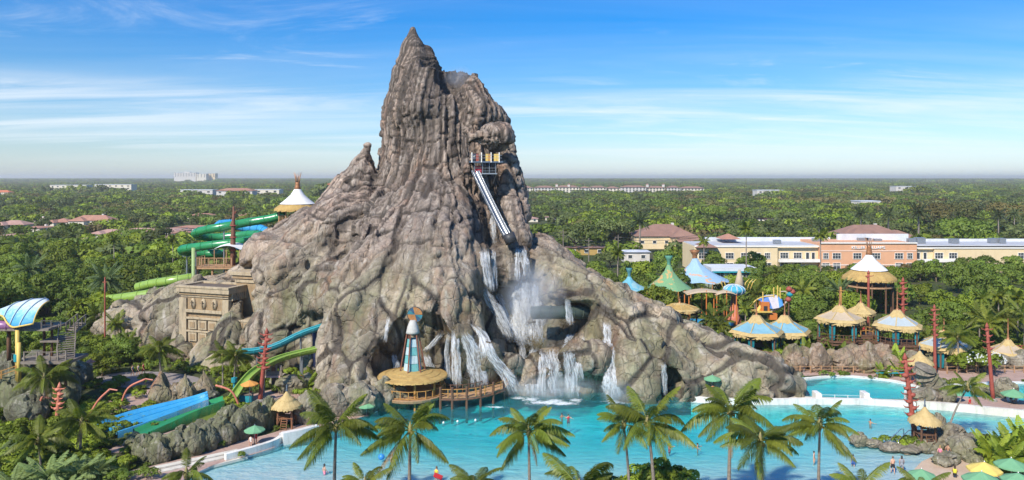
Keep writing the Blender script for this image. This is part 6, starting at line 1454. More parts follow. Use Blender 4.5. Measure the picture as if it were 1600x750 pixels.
# ---- falling water
def fall_mat():
    m, t = newmat('falling_water'); uv = t.N('ShaderNodeUVMap').outputs[0]; p = t.pos()
    a = t.noise(t.map(uv, (6, 1.1, 1)), 1.0, 7, .75, .7); b = t.noise(t.map(uv, (18, 5, 1)), 1.0, 5, .75, .5); sp = t.N('ShaderNodeSeparateXYZ'); t.L(uv, sp.inputs[0])
    edge = t.ramp(t.m('ABSOLUTE', t.m('SUBTRACT', t.m('FRACT', sp.outputs[0]), .5)), [(.22, 1.), (.5, 0.)]); f = t.m('ADD', t.m('MULTIPLY', a, .62), t.m('MULTIPLY', b, .38))
    en = t.N('ShaderNodeAttribute', attribute_name='ends').outputs['Fac']; f = t.m('SUBTRACT', f, t.m('MULTIPLY', en, .16))
    al = t.m('MULTIPLY', t.ramp(f, [(.40, .02), (.68, .85)]), t.ramp(t.m('ADD', edge, t.m('MULTIPLY', t.m('SUBTRACT', f, .5), 1.4)), [(.15, 0.), (.5, 1.)]), clamp=True)
    bs = t.N('ShaderNodeBsdfPrincipled'); bs.inputs['Base Color'].default_value = (.86, .90, .93, 1); bs.inputs['Roughness'].default_value = .8; bs.inputs['Specular IOR Level'].default_value = .2; t.L(al, bs.inputs['Alpha']); t.L(t.bump(f, .25, .05), bs.inputs['Normal'])
    o = t.N('ShaderNodeOutputMaterial'); t.L(bs.outputs[0], o.inputs[0]); return m
FALL = fall_mat()
def waterfall(line, w0, w1, label, out=.3, ymin=None, n=7):
    px = spline([(a, b, 0) for a, b in line], n); pts = []; last = None
    for q in px:
        h = on_rock(q.x, q.y, out)
        Yh = h.y if h is not None else (last if last else 112.)
        if last is not None: Yh = min(last, max(Yh, last - 1.2))
        if last is None and ymin: Yh = min(Yh, ymin)
        last = Yh; pts.append((q.x, q.y, Yh))
    Ys = np.array([p[2] for p in pts]); Ys = np.minimum(Ys, np.convolve(np.pad(Ys, 2, 'edge'), np.ones(5) / 5, 'valid') + .15); m = 13; V = []; UV = []; g = random.Random(int(line[0][0])); L_ = 0; off = g.random() * 9
    for i, (x, y, _) in enumerate(pts):
        u = i / (len(pts) - 1); Y = Ys[i]; c = P(x, y, Y); w = (w0 + (w1 - w0) * u) * Y / F
        if i: L_ += (c - prev).length
        prev = c
        for j in range(m):
            s = j / (m - 1) - .5; k = c + Vector((s * w * (1 + .12 * math.sin(i * 1.3 + j)), (s * s) * w * .9 + .10 * math.sin(j * 2.1 + i * .7), 0)); V.append(k); UV.append((off // 1 + j / (m - 1) * .98 + .01, L_ * .28 + off))
    Fq = [(i * m + j, i * m + j + 1, (i + 1) * m + j + 1, (i + 1) * m + j) for i in range(len(pts) - 1) for j in range(m - 1)]
    me = bpy.data.meshes.new('waterfall'); me.from_pydata([tuple(v) for v in V], [], Fq); uvl = me.uv_layers.new(name='UVMap')
    for lp in me.loops: uvl.data[lp.index].uv = UV[lp.vertex_index]
    en = me.attributes.new('ends', 'FLOAT', 'POINT'); k = len(pts)
    for i in range(k):
        for j in range(m): en.data[i * m + j].value = max(0, 1 - i / (k * .14)) + .8 * max(0, 1 - (k - 1 - i) / (k * .16))
    me.materials.append(FALL); me.polygons.foreach_set('use_smooth', [True] * len(me.polygons)); me.update()
    return tag(link('waterfall', me), label, 'waterfall', 'waterfalls on the volcano')
for ln, a, b, lb in (
    ([(757, 276), (766, 320), (771, 382)], 8, 15, 'narrow fall dropping beside the steep grey chute'), ([(752, 386), (756, 420), (764, 452)], 14, 16, 'fall from the upper ledge, left of two close strands'), ([(768, 386), (771, 420), (772, 455)], 11, 15, 'thin strand from the upper ledge, right of two close strands'),
    ([(814, 385), (818, 410), (821, 436)], 15, 26, 'white fall from the right end of the upper ledge'), ([(820, 430), (822, 480), (828, 540)], 40, 62, 'broad misty fall down the middle of the great rock hollow'), ([(754, 450), (776, 485), (802, 535)], 18, 30, 'slanting fall running down the left wall of the great hollow'), ([(772, 452), (792, 490), (812, 535)], 14, 20, 'second slanting strand beside the left wall of the hollow'),
    ([(838, 540), (833, 575), (830, 624)], 22, 34, 'leftmost fall over the bottom shelf into the pool'), ([(862, 545), (866, 580), (868, 622)], 26, 34, 'middle fall over the bottom shelf into the pool'), ([(888, 545), (892, 580), (895, 622)], 20, 28, 'fall over the right part of the bottom shelf by the brown boulder'), ([(886, 466), (889, 485), (891, 508)], 10, 14, 'short fall spilling over the grey green tube'), ([(896, 520), (890, 535), (884, 552)], 20, 18, 'short white cascade above the brown boulder'),
    ([(950, 503), (953, 525), (955, 542)], 18, 26, 'upper white cascade right of the brown boulder'), ([(955, 540), (960, 580), (963, 626)], 34, 44, 'heavy white fall into the pool right of the brown boulder'), ([(710, 515), (712, 560), (713, 606)], 14, 20, 'straight fall behind the pier hut, next to the broad slanting one'), ([(722, 518), (738, 550), (750, 606)], 22, 36, 'broad slanting fall landing behind the boardwalk'),
    ([(735, 505), (753, 522), (768, 558), (790, 585), (808, 618)], 12, 34, 'long winding fall reaching the pool at the boardwalk end'), ([(690, 520), (676, 538), (664, 548)], 12, 14, 'short ledge fall right behind the tower of the pier hut'), ([(664, 553), (672, 575), (682, 600)], 14, 16, 'small fall behind the golden roof of the pier hut'), ([(607, 494), (604, 515), (602, 535)], 6, 8, 'thin trickle on the rock left of the orange wheel'), ([(614, 552), (618, 568), (622, 588)], 9, 14, 'small trickle on pink rock beside the golden roof'), ([(800, 452), (812, 495), (820, 540)], 22, 40, 'sheer veil between the slanting strands and the misty middle fall'), ([(838, 440), (840, 490), (846, 538)], 18, 34, 'sheer veil on the right of the misty middle fall'), ([(760, 388), (764, 425), (768, 456)], 8, 14, 'thin lace between the two strands of the upper ledge'), ([(808, 384), (808, 410), (808, 440)], 7, 12, 'thin strand just left of the white fall from the ledge end'), ([(848, 546), (847, 580), (846, 622)], 12, 16, 'thin lace of water over the bottom shelf between two heavier falls'), ([(910, 520), (905, 560), (906, 600)], 10, 16, 'thin fall over the face of the brown boulder'), ([(812, 530), (818, 575), (822, 622)], 14, 24, 'fall slipping down between the mossy rock and the bottom shelf'), ([(745, 512), (752, 530), (758, 560)], 8, 16, 'thin strand between the broad slanting fall and the winding one'), ([(700, 518), (698, 560), (700, 600)], 7, 12, 'thin strand just beside the straight fall behind the pier hut'), ([(1037, 566), (1038, 590), (1039, 618)], 9, 11, 'lone thin fall on the right arm of the rock')):
    waterfall(ln, a, b, lb)
def foam():
    m, t = newmat('foam'); p = t.pos(); a = t.noise(p, 1.3, 7, .72, .8); uv = t.N('ShaderNodeUVMap').outputs[0]; sp = t.N('ShaderNodeSeparateXYZ'); t.L(uv, sp.inputs[0])
    al = t.ramp(t.m('ADD', t.m('MULTIPLY', a, .9), t.m('MULTIPLY', sp.outputs[0], -.5)), [(.16, 0.), (.40, .8)]); b = t.N('ShaderNodeBsdfPrincipled'); b.inputs['Base Color'].default_value = (.85, .9, .92, 1); b.inputs['Roughness'].default_value = .6; t.L(al, b.inputs['Alpha']); o = t.N('ShaderNodeOutputMaterial'); t.L(b.outputs[0], o.inputs[0])
    me = bpy.data.meshes.new('foam'); V, Fq, U = [], [], []
    for i, (px, py, w, h) in enumerate([(830, 624, 60, 12), (868, 626, 60, 12), (900, 625, 50, 10), (963, 628, 64, 12), (810, 622, 40, 8), (745, 616, 50, 8), (705, 634, 34, 5), (775, 636, 60, 5), (1039, 621, 20, 5), (880, 630, 90, 10), (850, 629, 110, 12)]):
        c = G(px, py, WATER_Z + .015 + .004 * i); sc = c.y / F; a = w * sc / 2; b_ = h * sc / 2 * c.y / CH * 1.1; k = len(V); V.append(tuple(c)); U.append((0, 0))
        for j in range(24): t_ = j / 24 * 6.2832; V.append((c.x + math.cos(t_) * a, c.y + math.sin(t_) * b_, c.z)); U.append((1, 0))
        Fq += [(k, k + 1 + j, k + 1 + (j + 1) % 24) for j in range(24)]
    me.from_pydata(V, [], Fq); ul = me.uv_layers.new(name='UVMap')
    for lp in me.loops: ul.data[lp.index].uv = U[lp.vertex_index]
    me.materials.append(m); tag(link('foam', me), kind='stuff')
foam()
def mist(px, py, Y, r, dens, name='spray_mist'):
    m, t = newmat('spray'); p = t.co('Object'); a = t.noise(p, 1.6, 4, .6, .5); ln = t.N('ShaderNodeVectorMath', operation='LENGTH'); t.L(p, ln.inputs[0])
    d = t.m('MULTIPLY', t.ramp(t.m('SUBTRACT', 1., ln.outputs['Value']), [(.0, 0.), (.7, 1.)]), t.ramp(a, [(.35, 0.), (.65, 1.)]))
    v = t.N('ShaderNodeVolumePrincipled'); v.inputs['Color'].default_value = (.95, .97, 1, 1); v.inputs['Anisotropy'].default_value = .1; t.L(t.m('MULTIPLY', d, dens), v.inputs['Density']); o = t.N('ShaderNodeOutputMaterial'); t.L(v.outputs[0], o.inputs[1])
    bm = bmesh.new(); bmesh.ops.create_icosphere(bm, subdivisions=2, radius=1.0); me = bpy.data.meshes.new(name); bm.to_mesh(me); bm.free(); me.materials.append(m); o_ = link(name, me); o_.location = P(px, py, Y); o_.scale = r; return tag(o_, kind='stuff')
mist(832, 462, 110, (5.2, 3.2, 6.0), .38); mist(862, 606, 103.5, (8, 2.4, 2.0), .35); mist(963, 612, 102, (2.6, 1.6, 2.0), .5); mist(716, 120, 138, (3.2, 2.5, 2.2), .25)
# ================================================================ right side of the park
paved('upper_deck_path', [(1215, 588), (1240, 577), (1330, 575), (1400, 577), (1500, 576), (1600, 575), (1790, 574), (1790, 599), (1600, 596), (1520, 597.5), (1470, 600), (1440, 603), (1420, 599), (1390, 593), (1330, 586.5), (1262, 587), (1230, 590)], PINK)
paved('pool_divider_deck', [(1436, 618), (1545, 621), (1640, 629), (1790, 637), (1790, 668), (1640, 652), (1540, 642), (1440, 632), (1428, 626)], PINK, .03)
paved('divider_walk', [(1215, 618.5), (1262, 619.5), (1350, 622.5), (1436, 625.5), (1436, 633), (1350, 627), (1260, 626), (1200, 624)], CREAMW, .025, 0)
paved('beach', [(1360, 840), (1392, 775), (1418, 744), (1440, 721), (1474, 705.5), (1520, 703.5), (1600, 701), (1790, 697), (1790, 840)], TAN, .018, 0)
tag(ribbon_wall('pool_wall_white', pts_px([(1080, 625), (1120, 628), (1180, 629.5), (1262, 629), (1350, 629.5), (1430, 635)], 0), -2.5, .55, .6, WHITE), 'long low white wall between the main pool and the upper pool', 'wall')
tag(ribbon_wall('pool_wall_cream', pts_px([(1432, 635.5), (1480, 638.5), (1540, 644.5), (1600, 650), (1640, 654), (1790, 671)], 0), -2.5, .75, .6, CREAMW), 'cream pool wall below the pink deck, running out to the edge', 'wall')
tag(ribbon_wall('upper_pool_coping', pts_px([(1258, 592), (1290, 588.5), (1330, 588), (1390, 594.3), (1418, 600), (1436, 605)], 0), -.3, .12, .5, WHITE), 'thin white coping along the back of the upper pool', 'coping')
tag(ribbon_wall('upper_pool_coping', pts_px([(1460, 604), (1520, 599.5), (1600, 597.5), (1790, 599.5)], 0), -.3, .12, .5, WHITE), 'white coping behind the upper pool, right of the rock spire', 'coping')
for i, px in enumerate((1276, 1351, 1421)):
    b = G(px, 625); tag(MB().box(b + Vector((0, 0, .5)), (.7, 1.6, 1.2)).box(b + Vector((0, -1.0, .2)), (.9, .8, .8)).build('white_block', WHITE, None, bevel=.06), ('white block at the rock end of the low wall', 'white block halfway along the low wall', 'white block at the foot of the carved red totem')[i], 'block', 'white blocks on the low wall')
o = empty('rope_line', G(1262, 624), 'low steel chain rail between the two pools', 'railing')
railing(o, [G(a, b, .02) - o.location for a, b in [(1284, 623), (1345, 625)]], .55, 1.6, TRIM, (1.,), .07, .04)

# ---- pavilions
pavilion(1182, 519, 88, 131, 'blue roofed thatched pavilion nearest the rock, left of a matching one', 'blue roofed pavilions', 6, BLUEC, roof_h=.27, fin=1.8, floor_py=543, rail=False, rz=.52)
pavilion(1226, 518, 84, 135, 'blue roofed thatched pavilion partly behind its twin', 'blue roofed pavilions', 6, BLUEC, roof_h=.27, fin=2.0, floor_py=541, rail=False, rz=.52)
pavilion(1312, 499, 78, 129, 'beige roofed pavilion on a timber deck, left end of the stilted pair', 'stilted pavilions', 6, BEIGE, roof_h=.25, fin=2.2, floor_py=528, rz=.30, skirt=.14)
pavilion(1402, 508.5, 80, 125, 'pale roofed pavilion with teal curtains on a high timber deck', 'stilted pavilions', 6, PALEC, roof_h=.27, fin=2.6, floor_py=534, rz=.52, skirt=.2)
pavilion(1475, 541, 84, 122, 'low wide straw roofed pavilion behind the slim palm and totem', 'low pavilions', 6, PALEC, roof_h=.26, fin=1.0, rail=False, rz=.4)
pavilion(1575, 551, 62, 123, 'cream roofed pavilion with red railings near the right edge', 'low pavilions', 6, BEIGE, roof_h=.30, fin=2.4, rail=False, rz=.7)
pavilion(1345, 488, 46, 141, 'small straw roof peeking out behind the stilted pavilion pair', 'low pavilions', 6, STRAW, roof_h=.30, fin=1.2, rail=False, curtains=False)
pavilion(1062, 482, 64, 150, 'flat wide brown thatch roof below the green and orange tent', 'thatch shelters', 8, THATCH, roof_h=.16, fin=.1, rail=False, curtains=False, cap_h=.05)
def cone_hut():
    Y = 168.; sc = Y / F; o = empty('cone_hut', ((1358 - CX) * sc, Y, 0), 'big hut with a white cone roof over a wide thatch skirt before the offices', 'hut'); z = lambda py: CH - (py - HY) * sc
    MB().lathe([(27 * sc, z(421)), (19 * sc, z(414)), (10 * sc, z(406)), (5.2 * sc, z(399)), (4.4 * sc, z(397))], (0, 0, 0), 16, cap=False).build('cone_roof', WHITEC, o, True)
    e = MB(); e.lathe([(40 * sc, z(434)), (38.5 * sc, z(432)), (23 * sc, z(420))], (0, 0, 0), 16, cap=False); e.lathe([(39 * sc, z(434)), (2, z(433))], (0, 0, 0), 16, cap=False); shag(e, 40 * sc, z(434), 90, .4, random.Random(4)); e.build('thatch_skirt', THATCH, o)
    MB().lathe([(5 * sc, z(399)), (4.4 * sc, z(394)), (3.2 * sc, z(386)), (3.6 * sc, z(384))], (0, 0, 0), 12).build('spire', COPPER, o, True)
    for i in range(7): a = i * .9; MB().tube([(math.cos(a) * .4, math.sin(a) * .4, z(385)), (math.cos(a) * .55, math.sin(a) * .55, z(377)), (math.cos(a) * .9, math.sin(a) * .9, z(371 + i % 3))], [.10, .07, .03], 5).build('spire_rod', mat('pale_copper', (.55, .32, .2)), o, True)
    for i in range(10): a = i * .628; MB().tube([(math.cos(a) * 34 * sc, math.sin(a) * 34 * sc, 0), (math.cos(a) * 34 * sc, math.sin(a) * 34 * sc, z(432))], .2, 7).build('post', WOOD, o)
    MB().lathe([(36 * sc, z(447)), (36 * sc, z(445)), (.1, z(445))], (0, 0, 0), 16).build('deck', TANW, o)
cone_hut(); KEEP.append(((1358 - CX) * .14, 162, 10))
# ---- timber deck and bridge between the stilted pavilions
def deck_bridge():
    Y = 127.; sc = Y / F; X = lambda px: (px - CX) * sc; Z = lambda py: CH - (py - HY) * sc; o = empty('timber_bridge', (X(1355), Y, 0), 'brown timber deck with orange railings joining the two stilted pavilions', 'bridge'); x0 = X(1355)
    MB().box((X(1356) - x0, 1.5, Z(527)), (X(1378) - X(1334), 3.6, .3)).build('deck', WOOD, o)
    railing(o, [(X(1336) - x0, -.2, Z(525)), (X(1352) - x0, -.2, Z(522)), (X(1374) - x0, -.2, Z(527))], 1.3, 1.0, GOLDW, (1., .55), .12, .12)
    for px in (1338, 1346, 1354, 1362, 1370): MB().tube([(X(px) - x0, .1, -.1), (X(px) - x0, .1, Z(526))], .14, 7).build('post', WOOD, o)
    for i in range(9): MB().box((X(1350) - x0, -.3 + .03 * (i % 2), .5 + i * .42), (X(1372) - X(1332), .12, .26)).build('board', WOOD, o)
    stairs(o, (X(1382) - x0, -3.2, Z(562)), (X(1368) - x0, -.4, Z(530)), 1.8, 11, WOOD)
    for px, w in ((1342, .5), (1351, .45)): MB().lathe([(w, 0), (w * .95, .4), (w * .5, .75), (.02, .85)], (X(px) - x0, .8, Z(519)), 12).build('red_dome', mat('red_dome', (.5, .05, .04), (.42, .04, .03), 1, .35), o, True)
deck_bridge()
# ---- tents
def tent(px, peak, base, wpx, Y, mat_, label, sides=8, top=TEAL, rx=1., skew=0., posts=True):
    sc = Y / F; r = wpx * sc / 2; z = lambda py: CH - (py - HY) * sc; o = empty('tent_pavilion', ((px - CX) * sc, Y, 0), label, 'tent', 'peaked tents'); zp, zb = z(peak), z(base); H = zp - zb
    for j in range(sides):
        a, b = 2 * math.pi * j / sides + .2, 2 * math.pi * (j + 1) / sides + .2; rows = []
        for u, q in ((0, 1.), (.18, .74), (.42, .44), (.7, .20), (1., .06)):
            p0 = Vector((math.cos(a) * r * q * rx + skew * (1 - q), math.sin(a) * r * q, zb + H * u)); p1 = Vector((math.cos(b) * r * q * rx + skew * (1 - q), math.sin(b) * r * q, zb + H * u)); mid = p0.lerp(p1, .5) * 1.0; mid.z += .35 * q * (1 - u); rows.append([p0, mid, p1])
        MB().grid(rows).build('canvas_panel', mat_, o, True)
        MB().tube([(math.cos(a) * r * rx * .92, math.sin(a) * r * .92, 0), (math.cos(a) * r * rx * .98, math.sin(a) * r * .98, zb + .1)], .12, 6).build('post', GOLDW, o)
    MB().lathe([(r * .08, -.2), (r * .075, .5), (r * .12, 1.0), (r * .17, 1.7), (r * .15, 1.75)], (skew, 0, zp), 10, cap=False).build('crown_ring', top, o, True)
    MB().tube([(skew, 0, 0), (skew, 0, zp + .1)], .18, 8).build('mast', WOOD, o); return o
def blotch(name, c1, c2, sc=.35, thr=.5):
    m, t = newmat(name); a = t.noise(t.co(), sc, 3, .6, 1.0); b = t.noise(t.co(), 3., 4, .6); col = t.mix(t.ramp(a, [(thr, 0.), (thr + .04, 1.)]), c1, c2); col = t.mix(t.ramp(b, [(.35, .3), (.6, 0.)]), col, tuple(x * .6 for x in c1)); t.out(col, .75, t.bump(b, .15, .03)); return m
tent(983, 431, 452, 60, 168, blotch('blue_tent', (.14, .40, .50), (.28, .48, .52)), 'small bright blue peaked tent just behind the right rock arm', top=mat('tent_crown', (.08, .25, .28)))
tent(1045, 412, 451, 74, 165, blotch('green_tent', (.17, .34, .17), (.50, .33, .13), .5, .56), 'green peaked tent with orange blotches and a green crown', top=mat('tent_crown2', (.10, .30, .22)))
tent(1092, 402, 438, 96, 186, blotch('pale_tent', (.30, .46, .60), (.58, .36, .22), .28, .60), 'large pale blue peaked tent with an orange flower patch', 8, COPPER, skew=-1.)
def low_building():
    Y = 205.; sc = Y / F; x0 = (1146 - CX) * sc; z = lambda py: CH - (py - HY) * sc; o = empty('pool_house', (x0, Y, 0), 'long flat pale building with teal edging behind the tents', 'building')
    MB().box((0, 4, z(424) / 2), (11, 8, z(424))).build('wall', mat('pale_green_wall', (.48, .52, .36)), o); MB().box((0, 4, z(421)), (12, 9, 1.0)).build('roof', ROOFW, o); MB().box((0, -.7, z(424.5)), (11.5, .4, .4)).build('fascia', TEAL, o)
    for i in range(3): window_part(o, -3.5 + i * 3.5, 0, z(430), 2., 1.4, TRIM, 1)
    KEEP.append((x0, Y + 3, 7))
low_building()
def shade(px, py, wpx, Y, label):
    sc = Y / F; o = empty('shade_canopy', ((px - CX) * sc, Y, 0), label, 'canopy', 'beige shade canopies'); r = wpx * sc / 2; z = CH - (py - HY) * sc; rows = []
    for v in np.linspace(-1, 1, 7): rows.append([(u * r, v * r * .6, z + .9 * (1 - u * u) * (1 - .4 * v * v)) for u in np.linspace(-1, 1, 11)])
    MB().grid(rows).build('canopy', BEIGE, o, True); o.children[-1].modifiers.new('thick', 'SOLIDIFY').thickness = .08
    for sx in (-.9, 0, .9):
        for sy in (-.5, .5): MB().tube([(sx * r, sy * r, 0), (sx * r, sy * r, z + .1 + .9 * (1 - sx * sx) * .8)], .12, 6).build('post', ORANGE, o)
    MB().box((0, 0, .4), (r * 1.4, 1.2, .8)).build('counter', BLUE, o); pass
shade(1100, 458, 60, 158, 'beige arched shade canopy, larger one below the pale blue tent'); shade(1133, 460, 34, 156, 'smaller beige canopy beside the blue ball shaped play house')
def ball_house():
    Y = 158.; sc = Y / F; c = Vector(((1147 - CX) * sc, Y, CH - (453 - HY) * sc)); o = empty('ball_play_house', (c.x, c.y, 0), 'blue ball shaped play house with white ribs and curved spines', 'play house'); a, h = 17 * sc, 8.5 * sc
    MB().lathe([(a * math.sin(t), -h * math.cos(t)) for t in np.linspace(.05, math.pi - .05, 13)], (0, 0, c.z), 20).build('shell', blotch('shell_blue', (.06, .36, .50), (.25, .50, .58), .6, .55), o, True)
    for i in range(6): w = i * math.pi / 6; MB().tube([(math.cos(w) * a * 1.02 * math.cos(t), math.sin(w) * a * 1.02 * math.cos(t), c.z + h * 1.03 * math.sin(t)) for t in np.linspace(0, 2 * math.pi, 25)], .10, 5).build('rib', mat('rib_white', (.55, .62, .66)), o, True)
    MB().lathe([(2.2, 0), (1.0, 1.6), (.5, c.z - h + .4)], (0, 0, 0), 10).build('stem', CORAL, o, True)
    MB().lathe([(1.2, -.3), (.7, 1.6), (.25, 3.4)], (a * .55, .5, c.z + h * .6), 8).build('tail_cone', BEIGE, o, True)
    for i, (x, s) in enumerate(((-.9, -1), (-.6, -1), (.9, 1), (1.25, 1), (1.55, 1))): MB().tube([(x * a, .5, c.z), (x * a + s * .5, .4, c.z + h * 1.3), (x * a + s * .3 + .9 * (s > 0), .3, c.z + h * 2.0)], [.12, .1, .05], 6).build('spine', YELLOW, o, True)
    KEEP.append((c.x, Y - 8, 4))
ball_house()
def play_ship():
    Y = 150.; sc = Y / F; X = lambda px: (px - CX) * sc; Z = lambda py: CH - (py - HY) * sc; o = empty('play_ship', (X(1205), Y, 0), 'colourful play ship with blue and white panels and orange frames', 'play structure'); x0 = X(1205); W = lambda px, py, dy=0.: Vector((X(px) - x0, dy, Z(py)))
    top = [W(p, y) for p, y in ((1188, 470), (1200, 463), (1215, 462), (1222, 468))]; bot = [W(p, y, -.6) for p, y in ((1196, 480), (1206, 482), (1216, 480), (1222, 476))]
    for i in range(3):
        q = [top[i], top[i + 1], bot[i + 1], bot[i]]; MB().add(q + [p + Vector((0, 1.6, 0)) for p in q], [(0, 3, 2, 1), (4, 5, 6, 7), (0, 1, 5, 4), (1, 2, 6, 5), (2, 3, 7, 6), (3, 0, 4, 7)]).build('hull_panel', (mat('ship_blue', (.12, .26, .62)), mat('ship_white', (.62, .58, .62)), mat('ship_blue2', (.08, .30, .66)))[i], o)
    for px, t_, b_ in ((1192, 456, 490), (1209, 449, 470), (1215, 446, 470), (1219, 449, 476), (1183, 480, 500), (1200, 478, 496)): MB().tube([W(px, b_), W(px, t_)], .13, 6).build('pole', YELLOW if px > 1190 else ORANGE, o)
    MB().tube(spline([W(1168, 484), (W(1180, 470)), W(1192, 464), W(1210, 462)], 5), .12, 6).build('arched_rail', YELLOW, o, True); MB().tube(spline([W(1204, 486), W(1220, 480), W(1232, 466), W(1228, 456), W(1218, 456)], 5), [.2 - .005 * i for i in range(21)], 6).build('stern_curl', mat('curl', (.55, .45, .38)), o, True)
    MB().box(W(1190, 486), (3.4, 2.4, .25)).build('deck', YELLOW, o); MB().box(W(1194, 480), (1.6, 1.6, 2.2)).build('cabin', ORANGE, o); MB().box(W(1194, 480) - Vector((0, .85, .1)), (.7, .1, .9)).build('opening', DARK, o)
    for px, py, mt in ((1233, 452, RED), (1234, 460, TEAL), (1232, 468, RED), (1238, 456, RED)): MB().lathe([(.1, -.5), (.55, -.3), (.65, .1), (.3, .5), (.05, .6)], W(px, py), 9).build('pod', mt, o, True)
    MB().tube([W(1232, 500), W(1233, 452)], .15, 7).build('pod_pole', WOOD, o); MB().box(W(1207, 494), (1.4, 1.4, 1.2)).build('orange_block', ORANGE, o); MB().tube([W(1172, 500), W(1190, 478)], .4, 8).build('slide_tube', YELLOW, o)
    KEEP.append((X(1205), Y - 5, 6)); KEEP.append((X(1205), Y, 5))
play_ship()
# ---- totems and poles
totem(1414, 562, 1431, 690, 'leaning red totem pole with fat carved lobes on the rocky islet', r=.27, discs=9, top_part=.72)
totem(1542, 512, 1552, 627, 'slim leaning red pole on the pink deck near the right edge', r=.24, discs=4, top_part=.34)
totem(1460, 482, 1461, 586, 'upright red pole with carved crosses beside the slim upright palm', r=.22, discs=6, top_part=.45)
totem(1411, 440, 1411, 500, 'red pole with stacked carvings among trees behind the pavilions', Y=146, r=.3, discs=6, top_part=.6)
totem(1357, 428, 1357, 500, 'plain red cross topped pole below the big white cone hut', Y=146, r=.26, discs=1, top_part=.12)
totem(1314, 452, 1314, 520, 'yellow turned pole beside the beige stilted roof', Y=138, r=.18, discs=1, top_part=.1, mat_=GOLDW)
totem(164, 436, 164, 500, 'thin red crossed pole in the thicket beside the lime tube', Y=128, r=.13, discs=1, top_part=.12)
# ---- rocks
ML = 'pinkish green rock mound'
for i, (px, py, w, h) in enumerate([(1214, 582, 34, 30), (1246, 580, 40, 40), (1283, 581, 42, 40), (1322, 581, 40, 38), (1358, 583, 50, 42), (1398, 583, 40, 32), (1386, 578, 40, 40), (1264, 577, 36, 30), (1304, 577, 36, 30), (1340, 577, 44, 36), (1196, 578, 30, 26)]): rock(px, py, w, h, ROCKP, ML, 'rock mounds behind the upper pool', point=.25, seed=i, depth=2.2)
for i, (px, py, w, h) in enumerate([(1430, 578, 36, 26), (1478, 577, 44, 30), (1514, 577, 34, 26), (1560, 576, 60, 22), (1600, 578, 50, 26), (1586, 572, 34, 30), (1412, 572, 30, 30)]): rock(px, py, w, h, ROCKB, 'grey green bank rock', 'rocks in the bank right of the spire', seed=i, depth=2.)
for px, py, w, h, lb in [(1449, 634, 46, 28, 'squat brown rock at the foot of the spire'), (1474, 632, 40, 26, 'rounded boulder just right of the rock spire'), (1576, 622, 30, 30, 'tall grey boulder on the pink deck'), (1556, 618, 22, 18, 'small grey boulder between the slim pole and the tall boulder'), (1532, 616, 26, 18, 'low boulder left of the slim leaning pole')]: rock(px, py, w, h, ROCKB, lb)
def spire():
    b = G(1452, 626); sc = b.y / F; o = MB(); pts = [P(1462, 632, b.y), P(1466, 612, b.y), P(1459, 600, b.y + .3), P(1449, 590, b.y + .4), P(1444, 580, b.y + .2), P(1446, 574, b.y)]; q = spline(pts, 6); k = len(q)
    o.tube(q, [1.6 - .75 * (i / k) + (.25 if i % 5 == 0 else 0) + (.25 if i > k * .8 else 0) for i in range(k)], 14); me = o.mesh('rock_spire', ROCKB); V = np.array([v.co[:] for v in me.vertices], np.float32); d = facet(V * .9, 3, .1, .08, .3, .3)[0]
    for v, dd in zip(me.vertices, d): v.co += Vector((dd * .5, -abs(dd) * .3, 0))
    tag(link('rock_spire', me), 'curving flat topped rock spire between the upper pool and the deck', 'rock spire')
spire()
IL = 'smooth grey islet rock'
for i, (px, py, w, h) in enumerate([(1346, 697, 34, 22), (1368, 699, 30, 14), (1395, 706, 42, 14), (1424, 708, 46, 14), (1456, 706, 50, 20), (1470, 686, 30, 44), (1492, 700, 60, 44), (1514, 716, 60, 40), (1484, 728, 60, 22), (1534, 696, 44, 18), (1560, 716, 30, 20), (1528, 726, 44, 26), (1540, 706, 40, 20), (1452, 690, 40, 14), (1510, 690, 36, 16)]): rock(px, py, w * .88, h * .80, ROCKB, IL, 'grey rocks of the islet and beach', seed=i + 2, z=-.1)
# handrail into the water, ring buoys, chairs, bins
for i, (a, b) in enumerate((((1391, 700), (1408, 684)), ((1404, 702), (1420, 686)))):
    p, q = G(*a, -.1), G(*b, .3); m = MB(); m.tube([p, p + Vector((0, 0, 1.0)), q + Vector((0, 0, 1.0)), q + Vector((.3, 0, 1.0)), q + Vector((.3, 0, .2))], .05, 6); tag(m.build('handrail', mat('bright_steel', (.6, .62, .64), (.5, .52, .54), 2, .25, 0, metal=.8), None, True), ('left' if i == 0 else 'right') + ' one of two steel handrails down the islet steps', 'handrail')
    for k in range(2): tag(MB().bar(p.lerp(q, .3 + .35 * k), p.lerp(q, .3 + .35 * k) + Vector((.8, 0, 0)), .5, .14).build('islet_step', CREAMW), f'pale step between the islet handrails, ' + (('lower', 'upper')[k]) + (' outer' if i else ' inner') + ' one', 'step', 'islet steps') if i == 0 else None
def ring(px, py, Y, rr_, label, tilt=0.3):
    c = P(px, py, Y); o = MB(); o.tube([c + Vector((math.cos(t) * rr_, math.sin(t) * rr_ * math.sin(tilt), math.sin(t) * rr_ * math.cos(tilt))) for t in np.linspace(0, 2 * math.pi, 21)], rr_ * .34, 8, False); tag(o.build('inner_tube', mat('ring_white', (.8, .8, .78), (.74, .74, .72), 2, .4), None, True), label, 'swim ring')
ring(1384, 586, 116, .62, 'white swim ring leaning by the upper pool shrubs'); ring(1582, 624, 103, .6, 'white swim ring beside the green umbrella on the deck')
